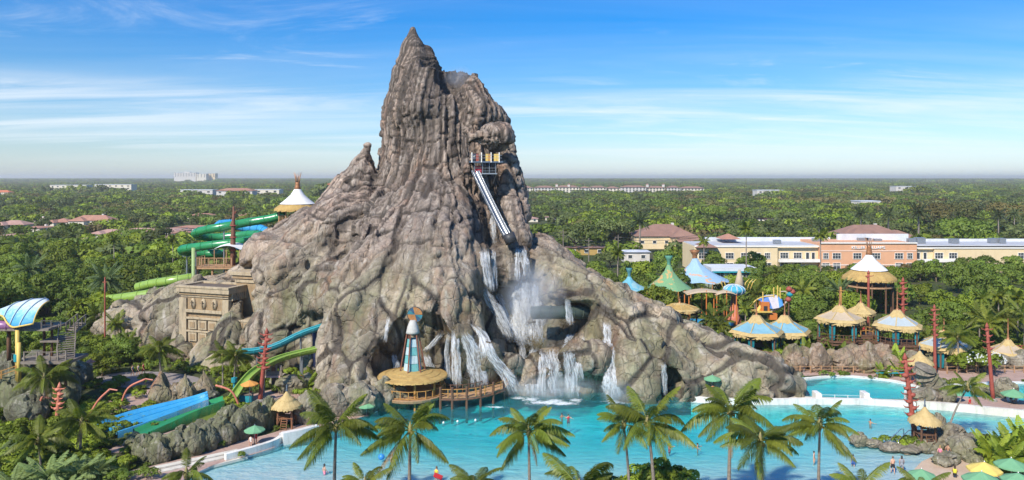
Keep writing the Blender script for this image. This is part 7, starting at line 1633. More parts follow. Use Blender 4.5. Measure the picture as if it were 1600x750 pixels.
def bench_rack(): 
    b = G(1395, 590); o = empty('tube_rack', b, 'low teal rail rack behind the white swim ring', 'rack'); MB().box((0, 0, 1.1), (5., .2, .12)).build('top_rail', GREYW, o); MB().box((0, 0, .7), (5., .2, .18)).build('teal_rail', TEAL, o)
    for x in (-2.3, 0, 2.3): MB().box((x, 0, .6), (.12, .12, 1.2)).build('leg', GREYW, o)
bench_rack()
rock(1113, 628, 74, 12, ROCKB, 'flat rock shelf at the water under the lone green umbrella across the pool', Y=103.4)
umbrella(1113, 586, 27, 606, UGREEN, 'green umbrella at the rock foot across the pool, with lifeguard', Y=103.2)
umbrella(1494, 609, 24, 628, UGREEN, 'green umbrella partly hidden behind the leaning palm'); umbrella(1584, 608, 36, 631, UGREEN, 'green umbrella on the pink deck at the right edge by white ring')
umbrella(1538, 722, 50, 757, UYELL, 'yellow umbrella on the beach between green ones'); umbrella(1580, 716, 48, 752, UGREEN, 'green umbrella at the right of the yellow beach one'); umbrella(1534, 737, 56, 775, UGREEN, 'green umbrella in front of the yellow beach one'); umbrella(1440, 733, 44, 772, UGREEN, 'green umbrella alone at the bottom edge of the beach'); umbrella(1591, 739, 50, 778, UGREEN, 'green umbrella in the lower corner, by frond tips')
# fence of short posts on the bank
o = empty('bank_fence', G(1214, 585), 'low timber post fence in front of the pinkish rock mounds', 'fence'); railing(o, [G(a, b) - o.location for a, b in [(1214, 585), (1250, 583.5), (1300, 583), (1350, 584), (1392, 586)]], 1.1, 1.6, TANW, (.95, .5), .14, .07)
o = empty('bank_fence', G(1480, 584), 'low timber post fence below the white flowering shrub', 'fence'); railing(o, [G(a, b) - o.location for a, b in [(1480, 584), (1540, 582), (1600, 583), (1700, 584)]], 1.1, 1.5, TANW, (.95, .5), .14, .07)
o = empty('red_fence', P(1580, 556, 127) * 1, 'red railing behind the cream roofed pavilion at the right edge', 'fence'); o.location.z = 0; zz = CH - (557 - HY) * 127 / F; railing(o, [(-1, 0, zz), (3, 0, zz), (9, 0, zz)], 1.8, 1.2, RED, (1., .75, .5, .25, .05), .14, .1)
for x in (-1, 3, 8): MB().tube([(x, 0, -.2), (x, 0, zz)], .2, 7).build('post', WOOD, o)
for px, py, lb in ((1330, 579, 'short orange post in front of the rock mounds'), (1256, 581, 'thin grey post at the left end of the path')): b = G(px, py); tag(MB().tube([b, b + Vector((0, 0, 2.0))], .14, 8).lathe([(.2, 1.9), (.22, 2.1), (.05, 2.3)], b, 8).build('bollard', TANW if px > 1300 else STEEL), lb, 'post')
b = G(1489, 574); MBp = MB(); tag(MBp.box(b + Vector((0, 0, .6)), (2.2, .9, 1.2)).box(b + Vector((0, 0, 1.25)), (2.4, 1.1, .1)).build('blue_kiosk', mat('blue_kiosk', (.05, .18, .5))), 'small blue kiosk counter by the bank fence', 'kiosk')
# spray jet of the far pond
m = MB(); b = Vector(((1570 - CX) / F * 430, 430, 0)); m.lathe([(3.2, 0), (1.7, 4), (.8, 9), (.4, 13), (.05, 15)], b, 10, wob=.2); fo = m.build('fountain_jet', FALL, None, True); tag(fo, 'tall white fountain jet among the palms at the far right', 'fountain'); ul = fo.data.uv_layers.new(name='UVMap')
for lp in fo.data.loops: v = fo.data.vertices[lp.vertex_index].co; ul.data[lp.index].uv = (math.atan2(v.x - b.x, v.y - b.y) * .5, v.z * .2)
KEEP.append((b.x * .97, 415, 12))
# pond and fairway at the far left
tag(sheet('pond', [(-60, 326.5), (60, 325.2), (150, 325.6), (205, 326.5), (150, 328), (40, 328.6), (-60, 329)], .05, mat('pond_water', (.10, .16, .20), (.12, .19, .23), .02, .15, .05, spec=.6)), kind='structure')
tag(sheet('fairway', [(-60, 321), (80, 322), (200, 324.4), (205, 326), (60, 324.8), (-60, 326)], .08, mat('mown_grass', (.16, .22, .06), (.20, .25, .08), .02, .95, .05)), kind='structure')
for px in range(-40, 210, 14): KEEP.append(((px - CX) / F * 735, 735, 26)); KEEP.append(((px - CX) / F * 690, 690, 12))
# ================================================================ people
SKIN = [mat('skin_light', (.62, .36, .25), (.56, .31, .21), 3, .55, .05), mat('skin_tan', (.46, .25, .15), (.40, .21, .13), 3, .55, .05), mat('skin_dark', (.20, .10, .06), (.16, .08, .05), 3, .55, .05)]
HAIRM = [mat('hair_dark', (.03, .02, .015), (.05, .03, .02), 8, .5), mat('hair_brown', (.12, .06, .03), (.16, .08, .04), 8, .5), mat('hair_fair', (.38, .25, .10), (.3, .19, .08), 8, .5)]
CLOTH = {}
def cloth(c): return mat('cloth_%d_%d_%d' % tuple(int(x * 100) for x in c), c, tuple(x * .8 for x in c), 5, .8, .2, .01)
POSES = {}
def body_mesh(pose):
    if pose in POSES: return POSES[pose]
    V, Rr, E = [], [], []
    def v(p, r, par=None):
        V.append(Vector(p)); Rr.append(r); i = len(V) - 1
        if par is not None: E.append((par, i))
        return i
    sit = pose == 'sit'; hz = .50 if sit else .93
    pel = v((0, 0, hz), (.135, .10)); sp = v((0, 0.01, hz + .20), (.125, .085), pel); ch = v((0, 0, hz + .42), (.15, .10), sp); nk = v((0, .01, hz + .56), (.055, .055), ch); jaw = v((0, -.02, hz + .64), (.065, .075), nk); hd = v((0, -.005, hz + .73), (.078, .092), jaw); v((0, .0, hz + .79), (.055, .065), hd); v((0, -.105, hz + .685), (.014, .016), jaw)
    for s in (-1, 1): v((s * .085, .01, hz + .70), (.012, .02), hd)
    for s in (-1, 1):
        sh = v((s * .17, 0, hz + .47), (.058, .058), ch)
        if pose == 'up' and s > 0: el, wr = (s * .34, -.05, hz + .66), (s * .30, -.08, hz + .90)
        elif pose in ('walk', 'up'): el, wr = (s * .23, s * .10 + .02, hz + .21), (s * .22, s * .16 - .10, hz - .01)
        elif pose == 'swim': el, wr = (s * .36, -.10, hz + .36), (s * .48, -.26, hz + .34)
        elif sit: el, wr = (s * .24, -.05, hz + .22), (s * .18, -.24, hz + .12)
        elif pose == 'hold': el, wr = (s * .24, -.02, hz + .22), (s * .12, -.24, hz + .26)
        else: el, wr = (s * .235, .02, hz + .20), (s * .225, -.06, hz - .03)
        e = v(el, (.043, .043), sh); w = v(wr, (.030, .030), e); d = (Vector(wr) - Vector(el)).normalized(); sd = d.cross(Vector((0, 1, 0)) if abs(d.y) < .8 else Vector((1, 0, 0))).normalized(); pm = v(Vector(wr) + d * .06, (.040, .022), w)
        for k, (o_, L_) in enumerate(((-.033, .075), (-.011, .09), (.011, .085), (.032, .065))):
            a = v(Vector(wr) + d * .10 + sd * o_, (.011, .011), pm); v(Vector(wr) + d * (.10 + L_) + sd * o_ * 1.1 + Vector((0, -.018, 0)), (.008, .008), a)
        t1 = v(Vector(wr) + d * .045 - sd * .045 + Vector((0, -.012, 0)), (.012, .012), pm); v(Vector(wr) + d * .09 - sd * .07 + Vector((0, -.02, 0)), (.009, .009), t1)
        hp = v((s * .09, 0, hz - .05), (.095, .095), pel)
        if sit: kn, an = (s * .12, -.44, hz - .02), (s * .13, -.46, .08)
        elif pose == 'walk': kn, an = (s * .10, -.04 - s * .12, .49), (s * .10, .04 - s * .20, .09)
        else: kn, an = (s * .11, -.015, .49), (s * .115, .03, .09)
        k_ = v(kn, (.062, .062), hp); cf = v(Vector(kn).lerp(Vector(an), .35) + Vector((0, .02, 0)), (.055, .055), k_); a_ = v(an, (.035, .035), cf); v(Vector(an) + Vector((s * .01, -.15, -.055)), (.036, .022), a_)
    me = bpy.data.meshes.new('body'); me.from_pydata([tuple(p) for p in V], E, []); o = bpy.data.objects.new('tmp', me); COL.objects.link(o)
    o.modifiers.new('skin', 'SKIN'); sl = me.skin_vertices[0].data
    for i, r in enumerate(Rr): sl[i].radius = r
    sl[0].use_root = True; sb = o.modifiers.new('sub', 'SUBSURF'); sb.levels = sb.render_levels = 1
    bpy.context.view_layer.update(); res = bpy.data.meshes.new_from_object(o.evaluated_get(bpy.context.evaluated_depsgraph_get())); bpy.data.objects.remove(o); bpy.data.meshes.remove(me)
    res.polygons.foreach_set('use_smooth', [True] * len(res.polygons)); POSES[pose] = (res, hz); return POSES[pose]
def person(loc, label, pose='stand', face=0., skin=0, hair=0, long=False, bottom=None, top=None, hat=None, s=1.0, holds=None):
    res, hz = body_mesh(pose); o = empty('person', loc, label, 'person', rz=face); o.scale = (s, s, s)
    me = res.copy(); me.materials.clear(); me.materials.append(SKIN[skin]); link('body', me, o)
    h = MB(); h.lathe([(.088, -.03), (.094, .03), (.085, .08), (.05, .12), (.01, .13)], (0, .018, hz + .72), 12, 1, 1.1)
    if long: h.lathe([(.06, -.30), (.09, -.14), (.092, .02)], (0, .05, hz + .72), 10, 1, .7)
    h.build('hair', HAIRM[hair], o, True)
    for sx in (-.032, .032): MB().lathe([(.002, -.012), (.011, 0), (.002, .012)], (sx, -.088, hz + .705), 6).build('eye', DARK, o)
    if bottom:
        b = MB(); b.lathe([(.15, -.12), (.165, -.05), (.155, .06), (.14, .10)], (0, 0, hz), 14, 1.1, .85)
        if pose not in ('sit',):
            for sx in (-1, 1): b.tube([(sx * .095, 0, hz - .04), (sx * .105, -.01 - (sx * .07 if pose == 'walk' else 0), hz - .30)], [.112, .10], 10)
        b.build('shorts', cloth(bottom), o, True)
    if top: MB().lathe([(.15, .04), (.142, .2), (.165, .38), (.16, .46), (.10, .52)], (0, .005, hz), 14, 1.15, .78).build('shirt', cloth(top), o, True)
    if hat: MB().lathe([(.24, 0), (.235, .015), (.11, .03), (.10, .11), (.02, .13)], (0, 0, hz + .75), 14).build('hat', cloth(hat), o, True)
    if holds:
        k, c = holds; z = hz + .28
        if k == 'board': MB().box((.32, -.25, hz), (.9, .07, .45), .4, 0, .4).build('float_board', cloth(c), o, bevel=.02)
        if k == 'bag': MB().lathe([(.12, -.3), (.16, -.1), (.12, .06)], (.26, -.05, hz - .1), 10).build('bag', cloth(c), o, True)
    return o
RD, WHT, YL, BLU, BLK, PNK, ORG, GRY = (.55, .03, .04), (.75, .73, .70), (.70, .66, .06), (.04, .12, .45), (.02, .02, .025), (.75, .25, .35), (.65, .2, .04), (.30, .32, .36)
g0 = G
person(G(250, 723), 'person in red shorts, white top and straw hat at the boulders', 'stand', .3, 0, 1, bottom=RD, top=WHT, hat=(.55, .4, .16), s=1.08)
person(G(399, 694), 'lifeguard in red shirt standing under the green umbrella on the pink deck', 'stand', .2, 1, 0, bottom=RD, top=RD); person(G(392, 696), 'small person in white seated beside the lifeguard under the green umbrella', 'sit', .2, 0, 0, top=WHT, bottom=WHT, s=.9)
person(G(392, 622), 'person in yellow green shirt at the orange umbrella', 'stand', -.5, 0, 1, bottom=RD, top=(.55, .6, .1)); person(G(482, 665), 'person in orange shirt by the straw topped lifeguard stand', 'walk', 1., 1, 0, bottom=BLK, top=ORG)
person(G(463, 603), 'person in pink shirt among boulders behind the wooden sign', 'walk', .6, 0, 2, bottom=WHT, top=PNK); person(G(472, 604), 'person in red top beside the one in pink behind the wooden sign', 'stand', .2, 0, 0, True, bottom=RD, top=RD)
person(G(207, 588), 'person in grey shirt walking on the footpath', 'walk', 1.2, 1, 0, bottom=BLK, top=GRY); person(G(216, 587), 'person in white top walking ahead on the footpath', 'walk', 1.2, 0, 0, bottom=BLK, top=WHT); person(G(224, 585), 'person in red shirt at the front of the footpath group', 'walk', 1.2, 1, 1, bottom=RD, top=RD)
def wade(px, py, d, label, **k): p = G(px, py, WATER_Z); return person((p.x, p.y, WATER_Z - d), label, **k)
wade(507, 740, .75, 'wading person with dark hair under the second tall palm', pose='walk', face=2.2, hair=0, long=True, bottom=PNK); wade(613, 722, .7, 'wading child in a pink swimsuit near a blue ball', pose='stand', face=.5, hair=1, bottom=PNK, top=PNK, s=.85)
wade(682, 751, .35, 'person in a yellow top holding a red board in the shallows', pose='hold', face=-.4, hair=1, long=True, bottom=RD, top=YL, holds=('board', RD)); wade(1183, 738, .4, 'person in a black swimsuit wading between the tall palms', pose='stand', face=3., hair=2, long=True, bottom=BLK, top=BLK)
wade(878, 652, 1.25, 'dark haired swimmer alone in the deep part of the pool', pose='swim', face=.5, skin=1); wade(888, 653, 1.3, 'swimmer in red beside the dark haired one', pose='swim', face=.2, bottom=RD, top=RD); wade(1040, 667, 1.2, 'swimmer with orange ring beside the pair of palms', pose='swim', face=2., top=ORG)
wade(1046, 701, 1.1, 'swimmer in red right of the pair of palms', pose='swim', face=1., top=RD, bottom=RD); wade(1360, 663, 1.1, 'dark haired swimmer beside the tallest right palm', pose='swim', face=2., skin=1); wade(1341, 685, .95, 'sunburnt bather standing chest deep by the islet rocks', pose='stand', face=2.5, hair=1, bottom=RD)
wade(1333, 727, .45, 'child in a blue shirt wading near the palm trunk', pose='walk', face=3., hair=0, bottom=BLU, top=BLU, s=.9); wade(1272, 722, .6, 'bather half hidden behind the rightmost tall palm', pose='stand', face=1.); wade(1090, 700, 1.2, 'lone swimmer left of the large palm', pose='swim', face=1.2, skin=1)
person(G(1395, 740, -.2), 'bare backed bather in black shorts walking up the beach', 'walk', 3.0, 0, 1, bottom=BLK); person(G(1409, 739, -.2), 'woman in a grey wrap walking beside the bare backed bather', 'walk', 2.8, 1, 0, True, bottom=GRY, top=GRY)
person(G(1469, 722), 'person in pink swimwear at the beach rocks', 'walk', 2.2, 0, 2, True, bottom=WHT, top=PNK); person(G(1481, 719), 'bather in blue shorts carrying a bag at the beach rocks', 'walk', 2.0, 1, 0, bottom=BLU, holds=('bag', BLU))
person(G(1492, 748), 'dark haired person in a yellow top sitting on the beach', 'sit', 2.6, 1, 0, True, bottom=BLK, top=YL); person(G(1595, 690, -.2), 'person with dark hair wading at the right edge', 'stand', 2.5, 2, 0, bottom=BLK, top=BLK)
person(Vector(((1114 - CX) * 103. / F, 103., .55)), 'lifeguard in orange under the green umbrella at the rock foot', 'stand', 0., 1, 0, bottom=RD, top=ORG); person(G(574, 648), 'lifeguard in orange shirt under the green umbrella by the knoll', 'stand', .2, 1, 0, bottom=RD, top=ORG)
person(G(1515, 636), 'lifeguard in red seated on the deck right of the leaning palm', 'sit', .1, 1, 0, bottom=RD, top=RD); person(G(1587, 628), 'lifeguard in red under the green umbrella by the white ring', 'stand', .1, 1, 0, bottom=RD, top=RD)
person(P(1437, 586, 112) * 1, 'lifeguard in white sitting in the straw topped stand by the spire', 'stand', .1, 0, 0, bottom=RD, top=WHT)
for px, py, lb in ((1535, 700, 'person in dark clothes lying back behind the beach rocks'), (1550, 706, 'person in a yellow green top behind the beach rocks')): person(G(px, py), lb, 'sit', 1., 0, 0, bottom=BLK, top=BLK if px < 1540 else (.55, .62, .1))
b = G(596, 716, WATER_Z); tag(MB().lathe([(.34 * math.sin(t), -.34 * math.cos(t)) for t in np.linspace(.05, 3.09, 11)], b + Vector((0, 0, .15)), 14).build('beach_ball', mat('ball_blue', (.03, .2, .6), (.05, .3, .7), 2, .3), None, True), 'blue beach ball floating beside the child in pink', 'ball')
for i, (px, py) in enumerate(((693, 661), (715, 659), (743, 657), (1180, 640))): b = G(px, py, WATER_Z); tag(MB().lathe([(.05, -.1), (.16, 0), (.12, .14), (.03, .2)], b, 8).build('float_buoy', TRIM, None, True), 'small white float on the water off the boardwalk' if i < 3 else 'white float near the low white wall', 'buoy', 'white floats' if i < 3 else None)
# ================================================================ woods, thickets, palms, planting
def blocked(x, y, pad=0.): return any((x - a) ** 2 + (y - b) ** 2 < (r + pad) ** 2 for a, b, r in KEEP)
def inpoly(x, y, poly):
    ins = np.zeros(len(x), bool); n = len(poly)
    for i in range(n):
        (x0, y0), (x1, y1) = poly[i], poly[(i + 1) % n]
        c = (y0 > y) != (y1 > y); ins ^= c & (x < (x1 - x0) * (y - y0) / ((y1 - y0) or 1e-9) + x0)
    return ins
NOPLANT += [POOL, POOL2]
def on_volcano(x, y): return ROCKBVH.ray_cast(Vector((x, y, 100)), Vector((0, 0, -1)))[0] is not None
for o in list(bpy.data.objects):                         # footprints of the built things
    if o.get('category') in ('pavilion', 'lifeguard stand', 'bridge', 'temple', 'deck', 'hut', 'tent', 'slide tower', 'play house', 'play structure', 'canopy') and o.location.z > -50: KEEP.append((o.location.x, o.location.y, 4.2)); KEEP.append((o.location.x * .97, o.location.y - 4.5, 3.6))
for px, py, r in ((300, 410, 7), (330, 400, 8), (310, 440, 6)): p = G(px, 480); KEEP.append((p.x, 146, r))
LEFT_G, RIGHT_G = 'broadleaf trees in the thicket left of the volcano', 'broadleaf trees in the thicket behind the huts'
def thicket(n, box, protos, label, group, smin, smax, mind, sz=(.85, 1.15), maxh=None):
    g = random.Random(len(label) + n); got = []; tries = 0; w0, w1 = (box[2] - HY), (box[3] - HY)
    while len(got) < n and tries < n * 80:
        tries += 1; Y = F * CH / g.uniform(w0, w1); px = g.uniform(box[0], box[1]); x = (px - CX) / F * Y
        if blocked(x, Y, 1.5) or on_volcano(x, Y) or inpoly(np.array([x]), np.array([Y]), NOPLANT[0])[0] or any(inpoly(np.array([x]), np.array([Y]), q)[0] for q in NOPLANT): continue
        if any((x - a) ** 2 + (Y - b) ** 2 < mind ** 2 for a, b in got): continue
        got.append((x, Y)); s = g.uniform(smin, smax); pr = g.choice(protos); tone = 'yellow green' if any(c.data.materials and c.data.materials[0] is LEAF_PALE for c in pr.children if c.data) else 'tawny' if any(c.data.materials[0] is LEAF_AUT for c in pr.children if c.data) else 'mid green'
        place(pr, (x, Y, -.4), g.uniform(0, 6.28), (s, s, s * g.uniform(*sz)), f'{tone} {label}, nearest {near(x, Y)}', group)
    return got
for px in range(165, 300, 12): KEEP.append(((px - CX) / F * 137, 137 - (px - 165) * .03, 4.5))
thicket(95, (-60, 330, 404, 520), BROAD, 'broadleaf tree left of the volcano', LEFT_G, .85, 1.35, 4.0)
thicket(22, (-40, 215, 520, 570), BROAD, 'small bushy tree', 'trees between slide tower and volcano', .55, .85, 3.6, (.8, 1.))
thicket(95, (850, 1650, 420, 520), BROAD, 'broadleaf tree behind the huts', RIGHT_G, .70, 1.15, 4.0)
thicket(34, (1130, 1650, 505, 552), BROAD, 'smaller leafy tree behind the pavilions', 'smaller trees behind the pavilions', .45, .7, 3.4, (.8, 1.))
thicket(26, (830, 1650, 392, 420), OAKS, 'spreading oak before the offices', 'oaks before the offices', .6, .9, 6.)
thicket(34, (1080, 1640, 428, 437), OAKS, 'low rounded tree against the offices', 'low trees against the offices', .40, .52, 4.)
thicket(34, (950, 1270, 462, 512), BROAD, 'low leafy tree', 'low trees among the tents', .36, .58, 3.)
for i, (px, py, s) in enumerate([(135, 578, .62), (160, 588, .66), (118, 566, .6), (196, 556, .6), (232, 566, .5), (150, 560, .7), (176, 572, .55), (104, 590, .5)]): p = G(px, py); place(BROAD[i % 7], p, i * 1.1, (s, s, s * .85), 'bushy green tree filling the bed right of the timber stairs', 'trees right of the timber stairs')
def spot(proto, lst, label, group, jit=.15):
    for i, q in enumerate(lst):
        px, py, s = q[:3]; Y = q[3] if len(q) > 3 else None; p = G(px, py) if Y is None else Vector(((px - CX) / F * Y, Y, 0)); g = random.Random(i * 7 + int(px)); o = place(proto, p, g.uniform(0, 6.28), s, label + ', nearest ' + near(p.x, p.y), group); f = q[4] if len(q) > 4 else 1.
        h0 = None
        for c in o.children:
            if c.name.startswith('trunk'): c.scale.z = f; h0 = max(v.co.z for v in c.data.vertices)
        for c in o.children:
            if h0 and c.name.startswith('crown'): c.location.z = h0 * f
spot(DATE, [(45, 0, 1.05, 170, 1.75), (165, 0, 1.05, 158, 1.6), (300, 0, .8, 200, 1.3)], 'stout grey green palm over the left thicket', 'stout palms in the left thicket')
spot(DATE, [(1435, 0, 1.5, 330, 1.9), (1388, 0, 1.3, 350, 1.9), (1345, 0, 1.3, 360, 1.9), (1312, 0, .9, 158, 1.35), (1000, 0, 1.3, 300, 1.9), (1560, 0, 1.1, 380, 2.), (1585, 0, 1.1, 390, 2.), (1280, 0, 1.0, 330, 1.9)], 'stout palm rising from the woods to the right', 'stout palms in the right woods')
spot(SABAL, [(178, 0, 1.0, 230, 1.55), (270, 0, 1.0, 235, 1.5), (205, 0, .9, 180, 1.2), (1166, 0, 1.2, 205, 1.9), (1282, 0, 1.1, 205, 1.85), (1100, 0, 1.0, 230, 1.5), (965, 0, 1.1, 200, 1.3), (1215, 0, .9, 190, 1.), (1535, 0, 1., 140, 1.1), (1560, 0, 1., 145, 1.05), (1590, 0, 1., 140, 1.1), (1130, 0, .8, 150, .8), (1165, 0, .8, 148, .8), (1225, 0, .8, 152, .8)], 'slender tufted palm poking above the trees', 'slender palms above the trees')
spot(MIDP, [(1110, 0, 1.0, 140, .8), (1125, 0, .9, 138, .8), (935, 0, 1.1, 160, 1.1), (915, 0, 1., 168, 1.1), (1452, 560, .7), (1530, 0, .9, 136, 1.2), (1570, 0, .9, 133, 1.2), (1600, 0, 1., 134, 1.2), (1315, 556, .8), (1330, 558, .7), (1300, 558, .7), (155, 530, .9), (120, 520, .9), (180, 540, .8), (200, 560, .6), (1545, 0, 1., 130, 1.1), (1180, 0, 1., 160, 1.2), (1255, 0, 1., 165, 1.2)], 'feather leaved palm in the planting', 'feather palms in the planting')
spot(SILV, [(20, 0, .95, 72), (75, 0, 1.05, 74), (122, 0, .95, 75), (-10, 0, 1., 78), (48, 0, .9, 68), (152, 750, .8), (95, 0, .9, 70)], 'silver green low palm', 'silver palms at the bottom edge')
spot(FERN, [(478, 612, 1.2), (500, 606, 1.3), (520, 604, 1.4), (540, 606, 1.2), (1288, 566, 1.2), (1312, 566, 1.4), (1336, 568, 1.2), (1405, 587, 1.1), (1380, 590, .9), (1400, 580, 1.6), (1420, 583, 1.2), (205, 560, 1.4), (188, 556, 1.5), (170, 560, 1.3), (1205, 556, 1.1), (1235, 556, 1.1), (1260, 556, 1.2), (1550, 725, 1.4), (1570, 716, 1.3), (1590, 722, 1.5), (1610, 712, 1.5), (1575, 735, 1.3), (1600, 700, 1.3)], 'arching leaved tropical plant', 'tropical plants in the beds')
# tall coconut palms along the front
FG = 'coconut palms along the front'
def front(px, py, Y, lean, s, label, seed, dead=False, n=21):
    z = CH - (py - HY) * Y / F; x = (px - CX) / F * Y; palm((x - lean[0], Y - lean[1], 0), z, lean, s, n, label, FG, seed, dead)
front(525, 668, 66, (.2, 0), .96, 'tall coconut palm in front of the green umbrella, leftmost of the front row', 1); front(641, 672, 66, (.1, 0), 1.02, 'tall coconut palm with a dead hanging frond, in front of the pier hut', 2, True)
front(826, 676, 67, (-.1, 0), .84, 'coconut palm standing alone in front of the main waterfall', 3); front(975, 664, 70, (-.5, .3), .78, 'coconut palm just behind its taller companion', 4); front(1012, 660, 66, (-.7, 0), .94, 'leaning coconut palm in front of its slimmer companion', 5)
front(1142, 644, 68, (.2, 0), 1.02, 'large coconut palm with the widest crown, behind a lower one', 6); front(1188, 690, 62, (-.3, 0), .86, 'lower coconut palm in front of the one with the widest crown', 7); front(1281, 664, 67, (.15, 0), .84, 'tall coconut palm standing alone right of the wide crowned pair', 8)
front(905, 765, 54, (0, 0), .92, 'pale green palm crown rising from the bottom edge', 9, n=18); front(1345, 765, 62, (0, 0), .75, 'small palm crown at the bottom edge near the beach', 10, n=16)
front(570, 760, 62, (0, 0), .62, 'small dark palm crown at the bottom edge between two tall trunks', 11, n=15); front(740, 758, 62, (0, 0), .62, 'small palm crown at the bottom edge near the yellow clad bather', 12, n=15); front(291, 742, 66, (0, 0), .62, 'small palm crown at the bottom edge beside the pool steps', 13, n=15)
front(1440, 765, 62, (0, 0), .6, 'palm crown at the bottom edge in front of the beach umbrellas', 17, n=14)
SG = 'coconut palms around the park'
def inner(px, py, base, lean, s, label, seed, n=18):
    b = G(px - 0, base); z = CH - (py - HY) * b.y / F; palm((b.x - lean[0], b.y, 0), z, lean, s, n, label, SG, seed)
inner(69, 592, 655, (0, 0), .98, 'coconut palm in front of the slide tower rocks', 21); inner(248, 546, 592, (-.3, 0), .86, 'coconut palm beside the footpath below the temple', 22); inner(348, 556, 606, (0, 0), .66, 'coconut palm of a pair below the temple, slightly behind', 23); inner(368, 558, 607, (.2, 0), .72, 'coconut palm of a pair below the temple, next to the teal flume', 24)
inner(1497, 528, 582, (0, 0), .78, 'slim upright coconut palm by the flowering shrub', 25); inner(1512, 606, 684, (2.3, 0), .66, 'coconut palm leaning over the pool from the islet rocks', 26); inner(128, 660, 720, (.2, 0), .86, 'bushy yellow green coconut palm above the silver palms', 27, 22); inner(60, 690, 745, (-.3, 0), .72, 'second bushy coconut palm beside the silver palms', 28, 20)
# shrubs
def shrubs(lst, label, group, protos=None):
    for i, (px, py, s) in enumerate(lst): p = G(px, py); g = random.Random(i + int(px)); place(g.choice(protos or SHRUBS), p, g.uniform(0, 6.28), (s, s, s * g.uniform(.7, 1.)), ('large ' if s > .95 else 'small ') + label + ', nearest ' + near(p.x, p.y), group)
g = random.Random(12)
shrubs([(g.uniform(90, 240), g.uniform(598, 660), g.uniform(.6, 1.1)) for _ in range(26)], 'green shrub by the curved orange poles', 'shrubs by the orange poles')
shrubs([(g.uniform(-20, 150), g.uniform(660, 745), g.uniform(.9, 1.6)) for _ in range(30)], 'dark green shrub', 'shrubs at the lower corner')
shrubs([(326, 646, .7), (340, 640, .9), (356, 636, .9), (346, 646, .7), (332, 634, .8)], 'dense shrub at the mat slide tops', 'shrubs at the top of the mat slides')
shrubs([(g.uniform(-20, 200), g.uniform(640, 700), g.uniform(.7, 1.2)) for _ in range(20)], 'bright yellow green bush', 'bright bushes in the lower left beds', [SHRUBS[1], SHRUBS[4]])
shrubs([(g.uniform(150, 245), g.uniform(728, 760), g.uniform(.5, .9)) for _ in range(8)], 'low shrub', 'low shrubs by the deck')
shrubs([(g.uniform(290, 420), g.uniform(570, 606), g.uniform(.8, 1.3)) for _ in range(18)], 'green shrub below the flumes', 'shrubs below the flumes'); shrubs([(g.uniform(420, 560), g.uniform(588, 622), g.uniform(.7, 1.2)) for _ in range(22)], 'green shrub among the boulders', 'shrubs by the lime flume')
shrubs([(g.uniform(335, 440), g.uniform(636, 652), g.uniform(.4, .7)) for _ in range(16)], 'clipped shrub along the plaza', 'clipped shrubs at the plaza')
shrubs([(g.uniform(1140, 1420), g.uniform(549, 568), g.uniform(.6, 1.)) for _ in range(30)], 'green shrub in front of the pavilions', 'shrubs before the pavilions'); shrubs([(g.uniform(1420, 1620), g.uniform(556, 572), g.uniform(.6, 1.1)) for _ in range(20)], 'green shrub on the bank by the low pavilions', 'shrubs on the bank')
shrubs([(1372, 692, .5), (1385, 691, .6), (1400, 690, .5), (1415, 700, .7), (1432, 701, .8), (1447, 701, .6), (1424, 697, .7)], 'clipped green bush on the islet', 'bushes on the islet')
shrubs([(g.uniform(1530, 1640), g.uniform(696, 726), g.uniform(.6, 1.1)) for _ in range(26)], 'leafy shrub on the beach bank', 'shrubs on the beach bank')
shrubs([(1005, 762, 1.5), (1030, 757, 1.6), (1050, 760, 1.5), (1070, 764, 1.3), (985, 766, 1.2), (1040, 768, 1.6)], 'bright green bush below the pair of palms', 'bushes at the bottom edge', [SHRUBS[1], SHRUBS[4]])
# white flowering shrub
def plumeria():
    o = place(SHRUBS[0], G(1530, 584), .3, (3.4, 2.4, 2.3), 'large dark green shrub dotted with white blossoms by the slim upright palm', 'flowering shrub'); 
    fl = MB(); rg = np.random.default_rng(3); b = Vector((0, 0, 0))
    for i in range(70):
        t, f = rg.uniform(3.4, 6.0), rg.uniform(.1, 1.2); c = Vector((math.cos(t) * math.cos(f) * 1.25, math.sin(t) * math.cos(f) * 1.25, .75 + math.sin(f) * .85)); fl.add([c + Vector((a * .055, -.02, e * .055)) for a, e in ((-1, 0), (-.3, -.9), (.9, -.5), (.8, .6), (-.4, .9))], [(0, 1, 2, 3, 4)])
    fl.build('blossom', mat('white_petals', (.8, .8, .74), (.75, .74, .66), 4, .6), o).__setitem__('kind', 'stuff')
plumeria()
# ground planting: too fine to count
def ground_cover():
    g = np.random.default_rng(8); out = []
    for (x0, x1, y0, y1, dens) in ((-80, 620, 500, 780, .35), (1120, 1680, 520, 605, .30), (1480, 1680, 690, 780, .5), (-80, 1680, 420, 530, .10)):
        n = int(9000 * dens * (3 if y0 < 450 else 1)); Yn, Yf = F * CH / (y1 - HY), F * CH / (y0 - HY); Y = np.sqrt(g.uniform(Yn ** 2, Yf ** 2, n)); x = (g.uniform(x0, x1, n) - CX) / F * Y; out.append(np.stack([x, Y], 1))
    A = np.concatenate(out); ok = np.ones(len(A), bool)
    for q in NOPLANT: ok &= ~inpoly(A[:, 0], A[:, 1], q)
    A = A[ok]; A = np.array([p for p in A if not on_volcano(p[0], p[1])]); n = len(A); s = g.uniform(.5, 1.3, n)
    ms = [crown_mesh('leaf_tuft', mt, 700 + i, .75, .75, 4, 90, .16, low=.1) for i, mt in enumerate((LEAF, LEAF_PALE, LEAF, PALM))]
    scatter('ground_cover', None, ms, np.stack([A[:, 0], A[:, 1], np.full(n, -.05)], 1), s, g.uniform(0, 6.28, n), g.choice(4, n, p=[.4, .2, .3, .1]))
ground_cover()
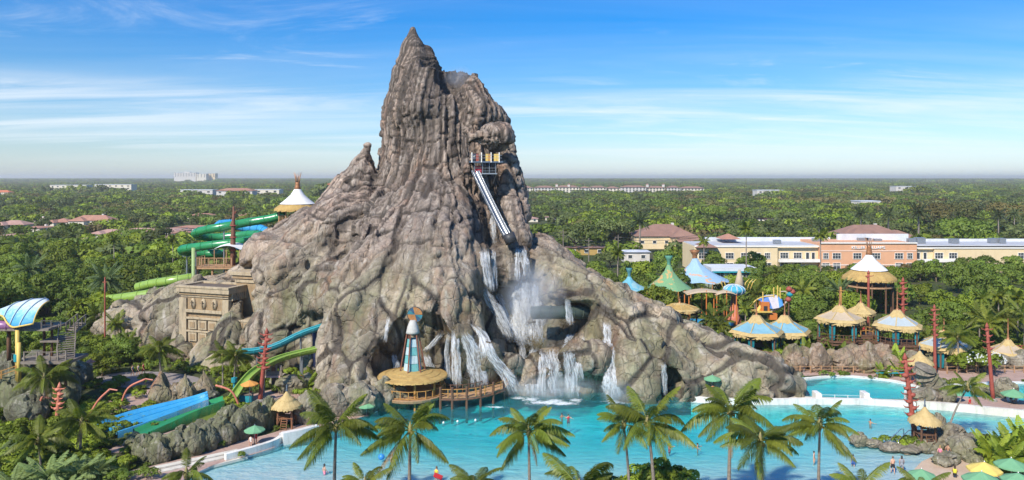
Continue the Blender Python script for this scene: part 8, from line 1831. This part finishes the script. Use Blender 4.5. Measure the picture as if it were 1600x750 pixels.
def far_woods():
    g = np.random.default_rng(4)
    def band(y0, y1, dens, smin, smax):
        w = 0.72; m = int(w * (y1 ** 2 - y0 ** 2) * dens); y = np.sqrt(g.uniform(y0 ** 2, y1 ** 2, m)); return np.stack([g.uniform(-w, w, m) * y, y, g.uniform(smin, smax, m)], 1)
    A = np.concatenate([band(255, 700, 1 / 95., .55, 1.35), band(700, 1600, 1 / 190., .8, 1.7), band(1600, 4000, 1 / 480., 1.0, 1.9), band(4000, 12000, 1 / 3600., 2.0, 3.4)])
    gap = vnoise(np.stack([A[:, 0] * .011, A[:, 1] * .011, A[:, 0] * 0], 1), 3); A = A[~((gap > .5) & (A[:, 1] < 1500))]
    keep = np.ones(len(A), bool)
    for a, b, r in KEEP: keep &= (A[:, 0] - a) ** 2 + (A[:, 1] - b) ** 2 > (r + np.maximum(A[:, 2] - .8, 0) * 6) ** 2
    A = A[keep]; n = len(A); idx = g.choice(5, n, p=[.33, .22, .13, .24, .08])
    tint = vnoise(np.stack([A[:, 0] * .006, A[:, 1] * .006, A[:, 0] * 0 + 9], 1), 5); idx = np.where((tint > .38) & (g.uniform(size=n) < .5), 4, idx)
    rows = []
    for o in COL.objects:                                # crowns that stand close in front of the far buildings
        if (o.name.startswith('far_building') and o.location.y < 2000) or o.name.startswith('apartment_block'):
            w = [c for c in o.children if c.name.startswith('wall')]; x0 = min(v.co.x for c in w for v in c.data.vertices); x1 = max(v.co.x for c in w for v in c.data.vertices); zt = max(v.co.z for v in w[0].data.vertices); Yb = o.location.y; show = (3.6 if o.name[0] == 'f' else 9.) * Yb / F
            s_ = max(.3, (zt - show) / 6.4); k = int((x1 - x0) / (6.5 * s_) * 1.6) + 1
            for i in range(k): rows.append((o.location.x + x0 + (x1 - x0) * (i + g.uniform(.1, .9)) / k, Yb - g.uniform(9, 16) - 6 * s_ - (8 if o.name[0] == 'a' else 0), s_ * g.choice([.7, .85, 1., 1.1, 1.45])))
    rows = np.array(rows); A = np.concatenate([A, rows]); idx = np.concatenate([idx, g.choice(4, len(rows))]); n = len(A)
    scatter('far_woods', None, FAR, np.stack([A[:, 0], A[:, 1], -2.2 * A[:, 2]], 1), A[:, 2], g.uniform(0, 6.28, n), idx)
far_woods()
# single oaks and tawny trees that stand out beyond the offices
for i, (px, Y, s, k, lb) in enumerate([(1455, 420, 1.9, 2, 'tall tawny tree crown beyond the offices, left of two'), (1500, 450, 1.8, 2, 'second tawny tree in the woods beyond the offices'), (1505, 300, 1.7, 3, 'big bright green tree standing right behind the offices'), (1575, 430, 1.9, 2, 'tawny tree near the right edge of the woods'), (1120, 480, 1.5, 3, 'broad green tree in the woods beyond the halls'), (960, 330, 1.6, 0, 'large dark oak behind the power poles'), (900, 300, 1.5, 1, 'dark oak just right of the volcano shoulder'), (250, 330, 1.1, 0, 'dark oak near the spiral slide')]):
    place(OAKS[k], ((px - CX) / F * Y, Y, 0), i, s, lb, 'big trees beyond the park')
# prototypes never set out are dropped
for o in [o for o in COL.objects if o.parent is None and o.location.z < -400]:
    for c in [x for y in o.children for x in y.children] + list(o.children) + [o]: bpy.data.objects.remove(c)
# ================================================================ haze
def haze():
    m, t = newmat('haze_air'); v = t.N('ShaderNodeVolumePrincipled'); v.inputs['Color'].default_value = (1., .97, .93, 1); v.inputs['Density'].default_value = 1.2e-4; v.inputs['Anisotropy'].default_value = .2
    o = t.N('ShaderNodeOutputMaterial'); t.L(v.outputs[0], o.inputs[1])
    tag(MB().box((0, 14500, 30.5), (48000, 32000, 69)).build('haze', m), kind='stuff')
haze()
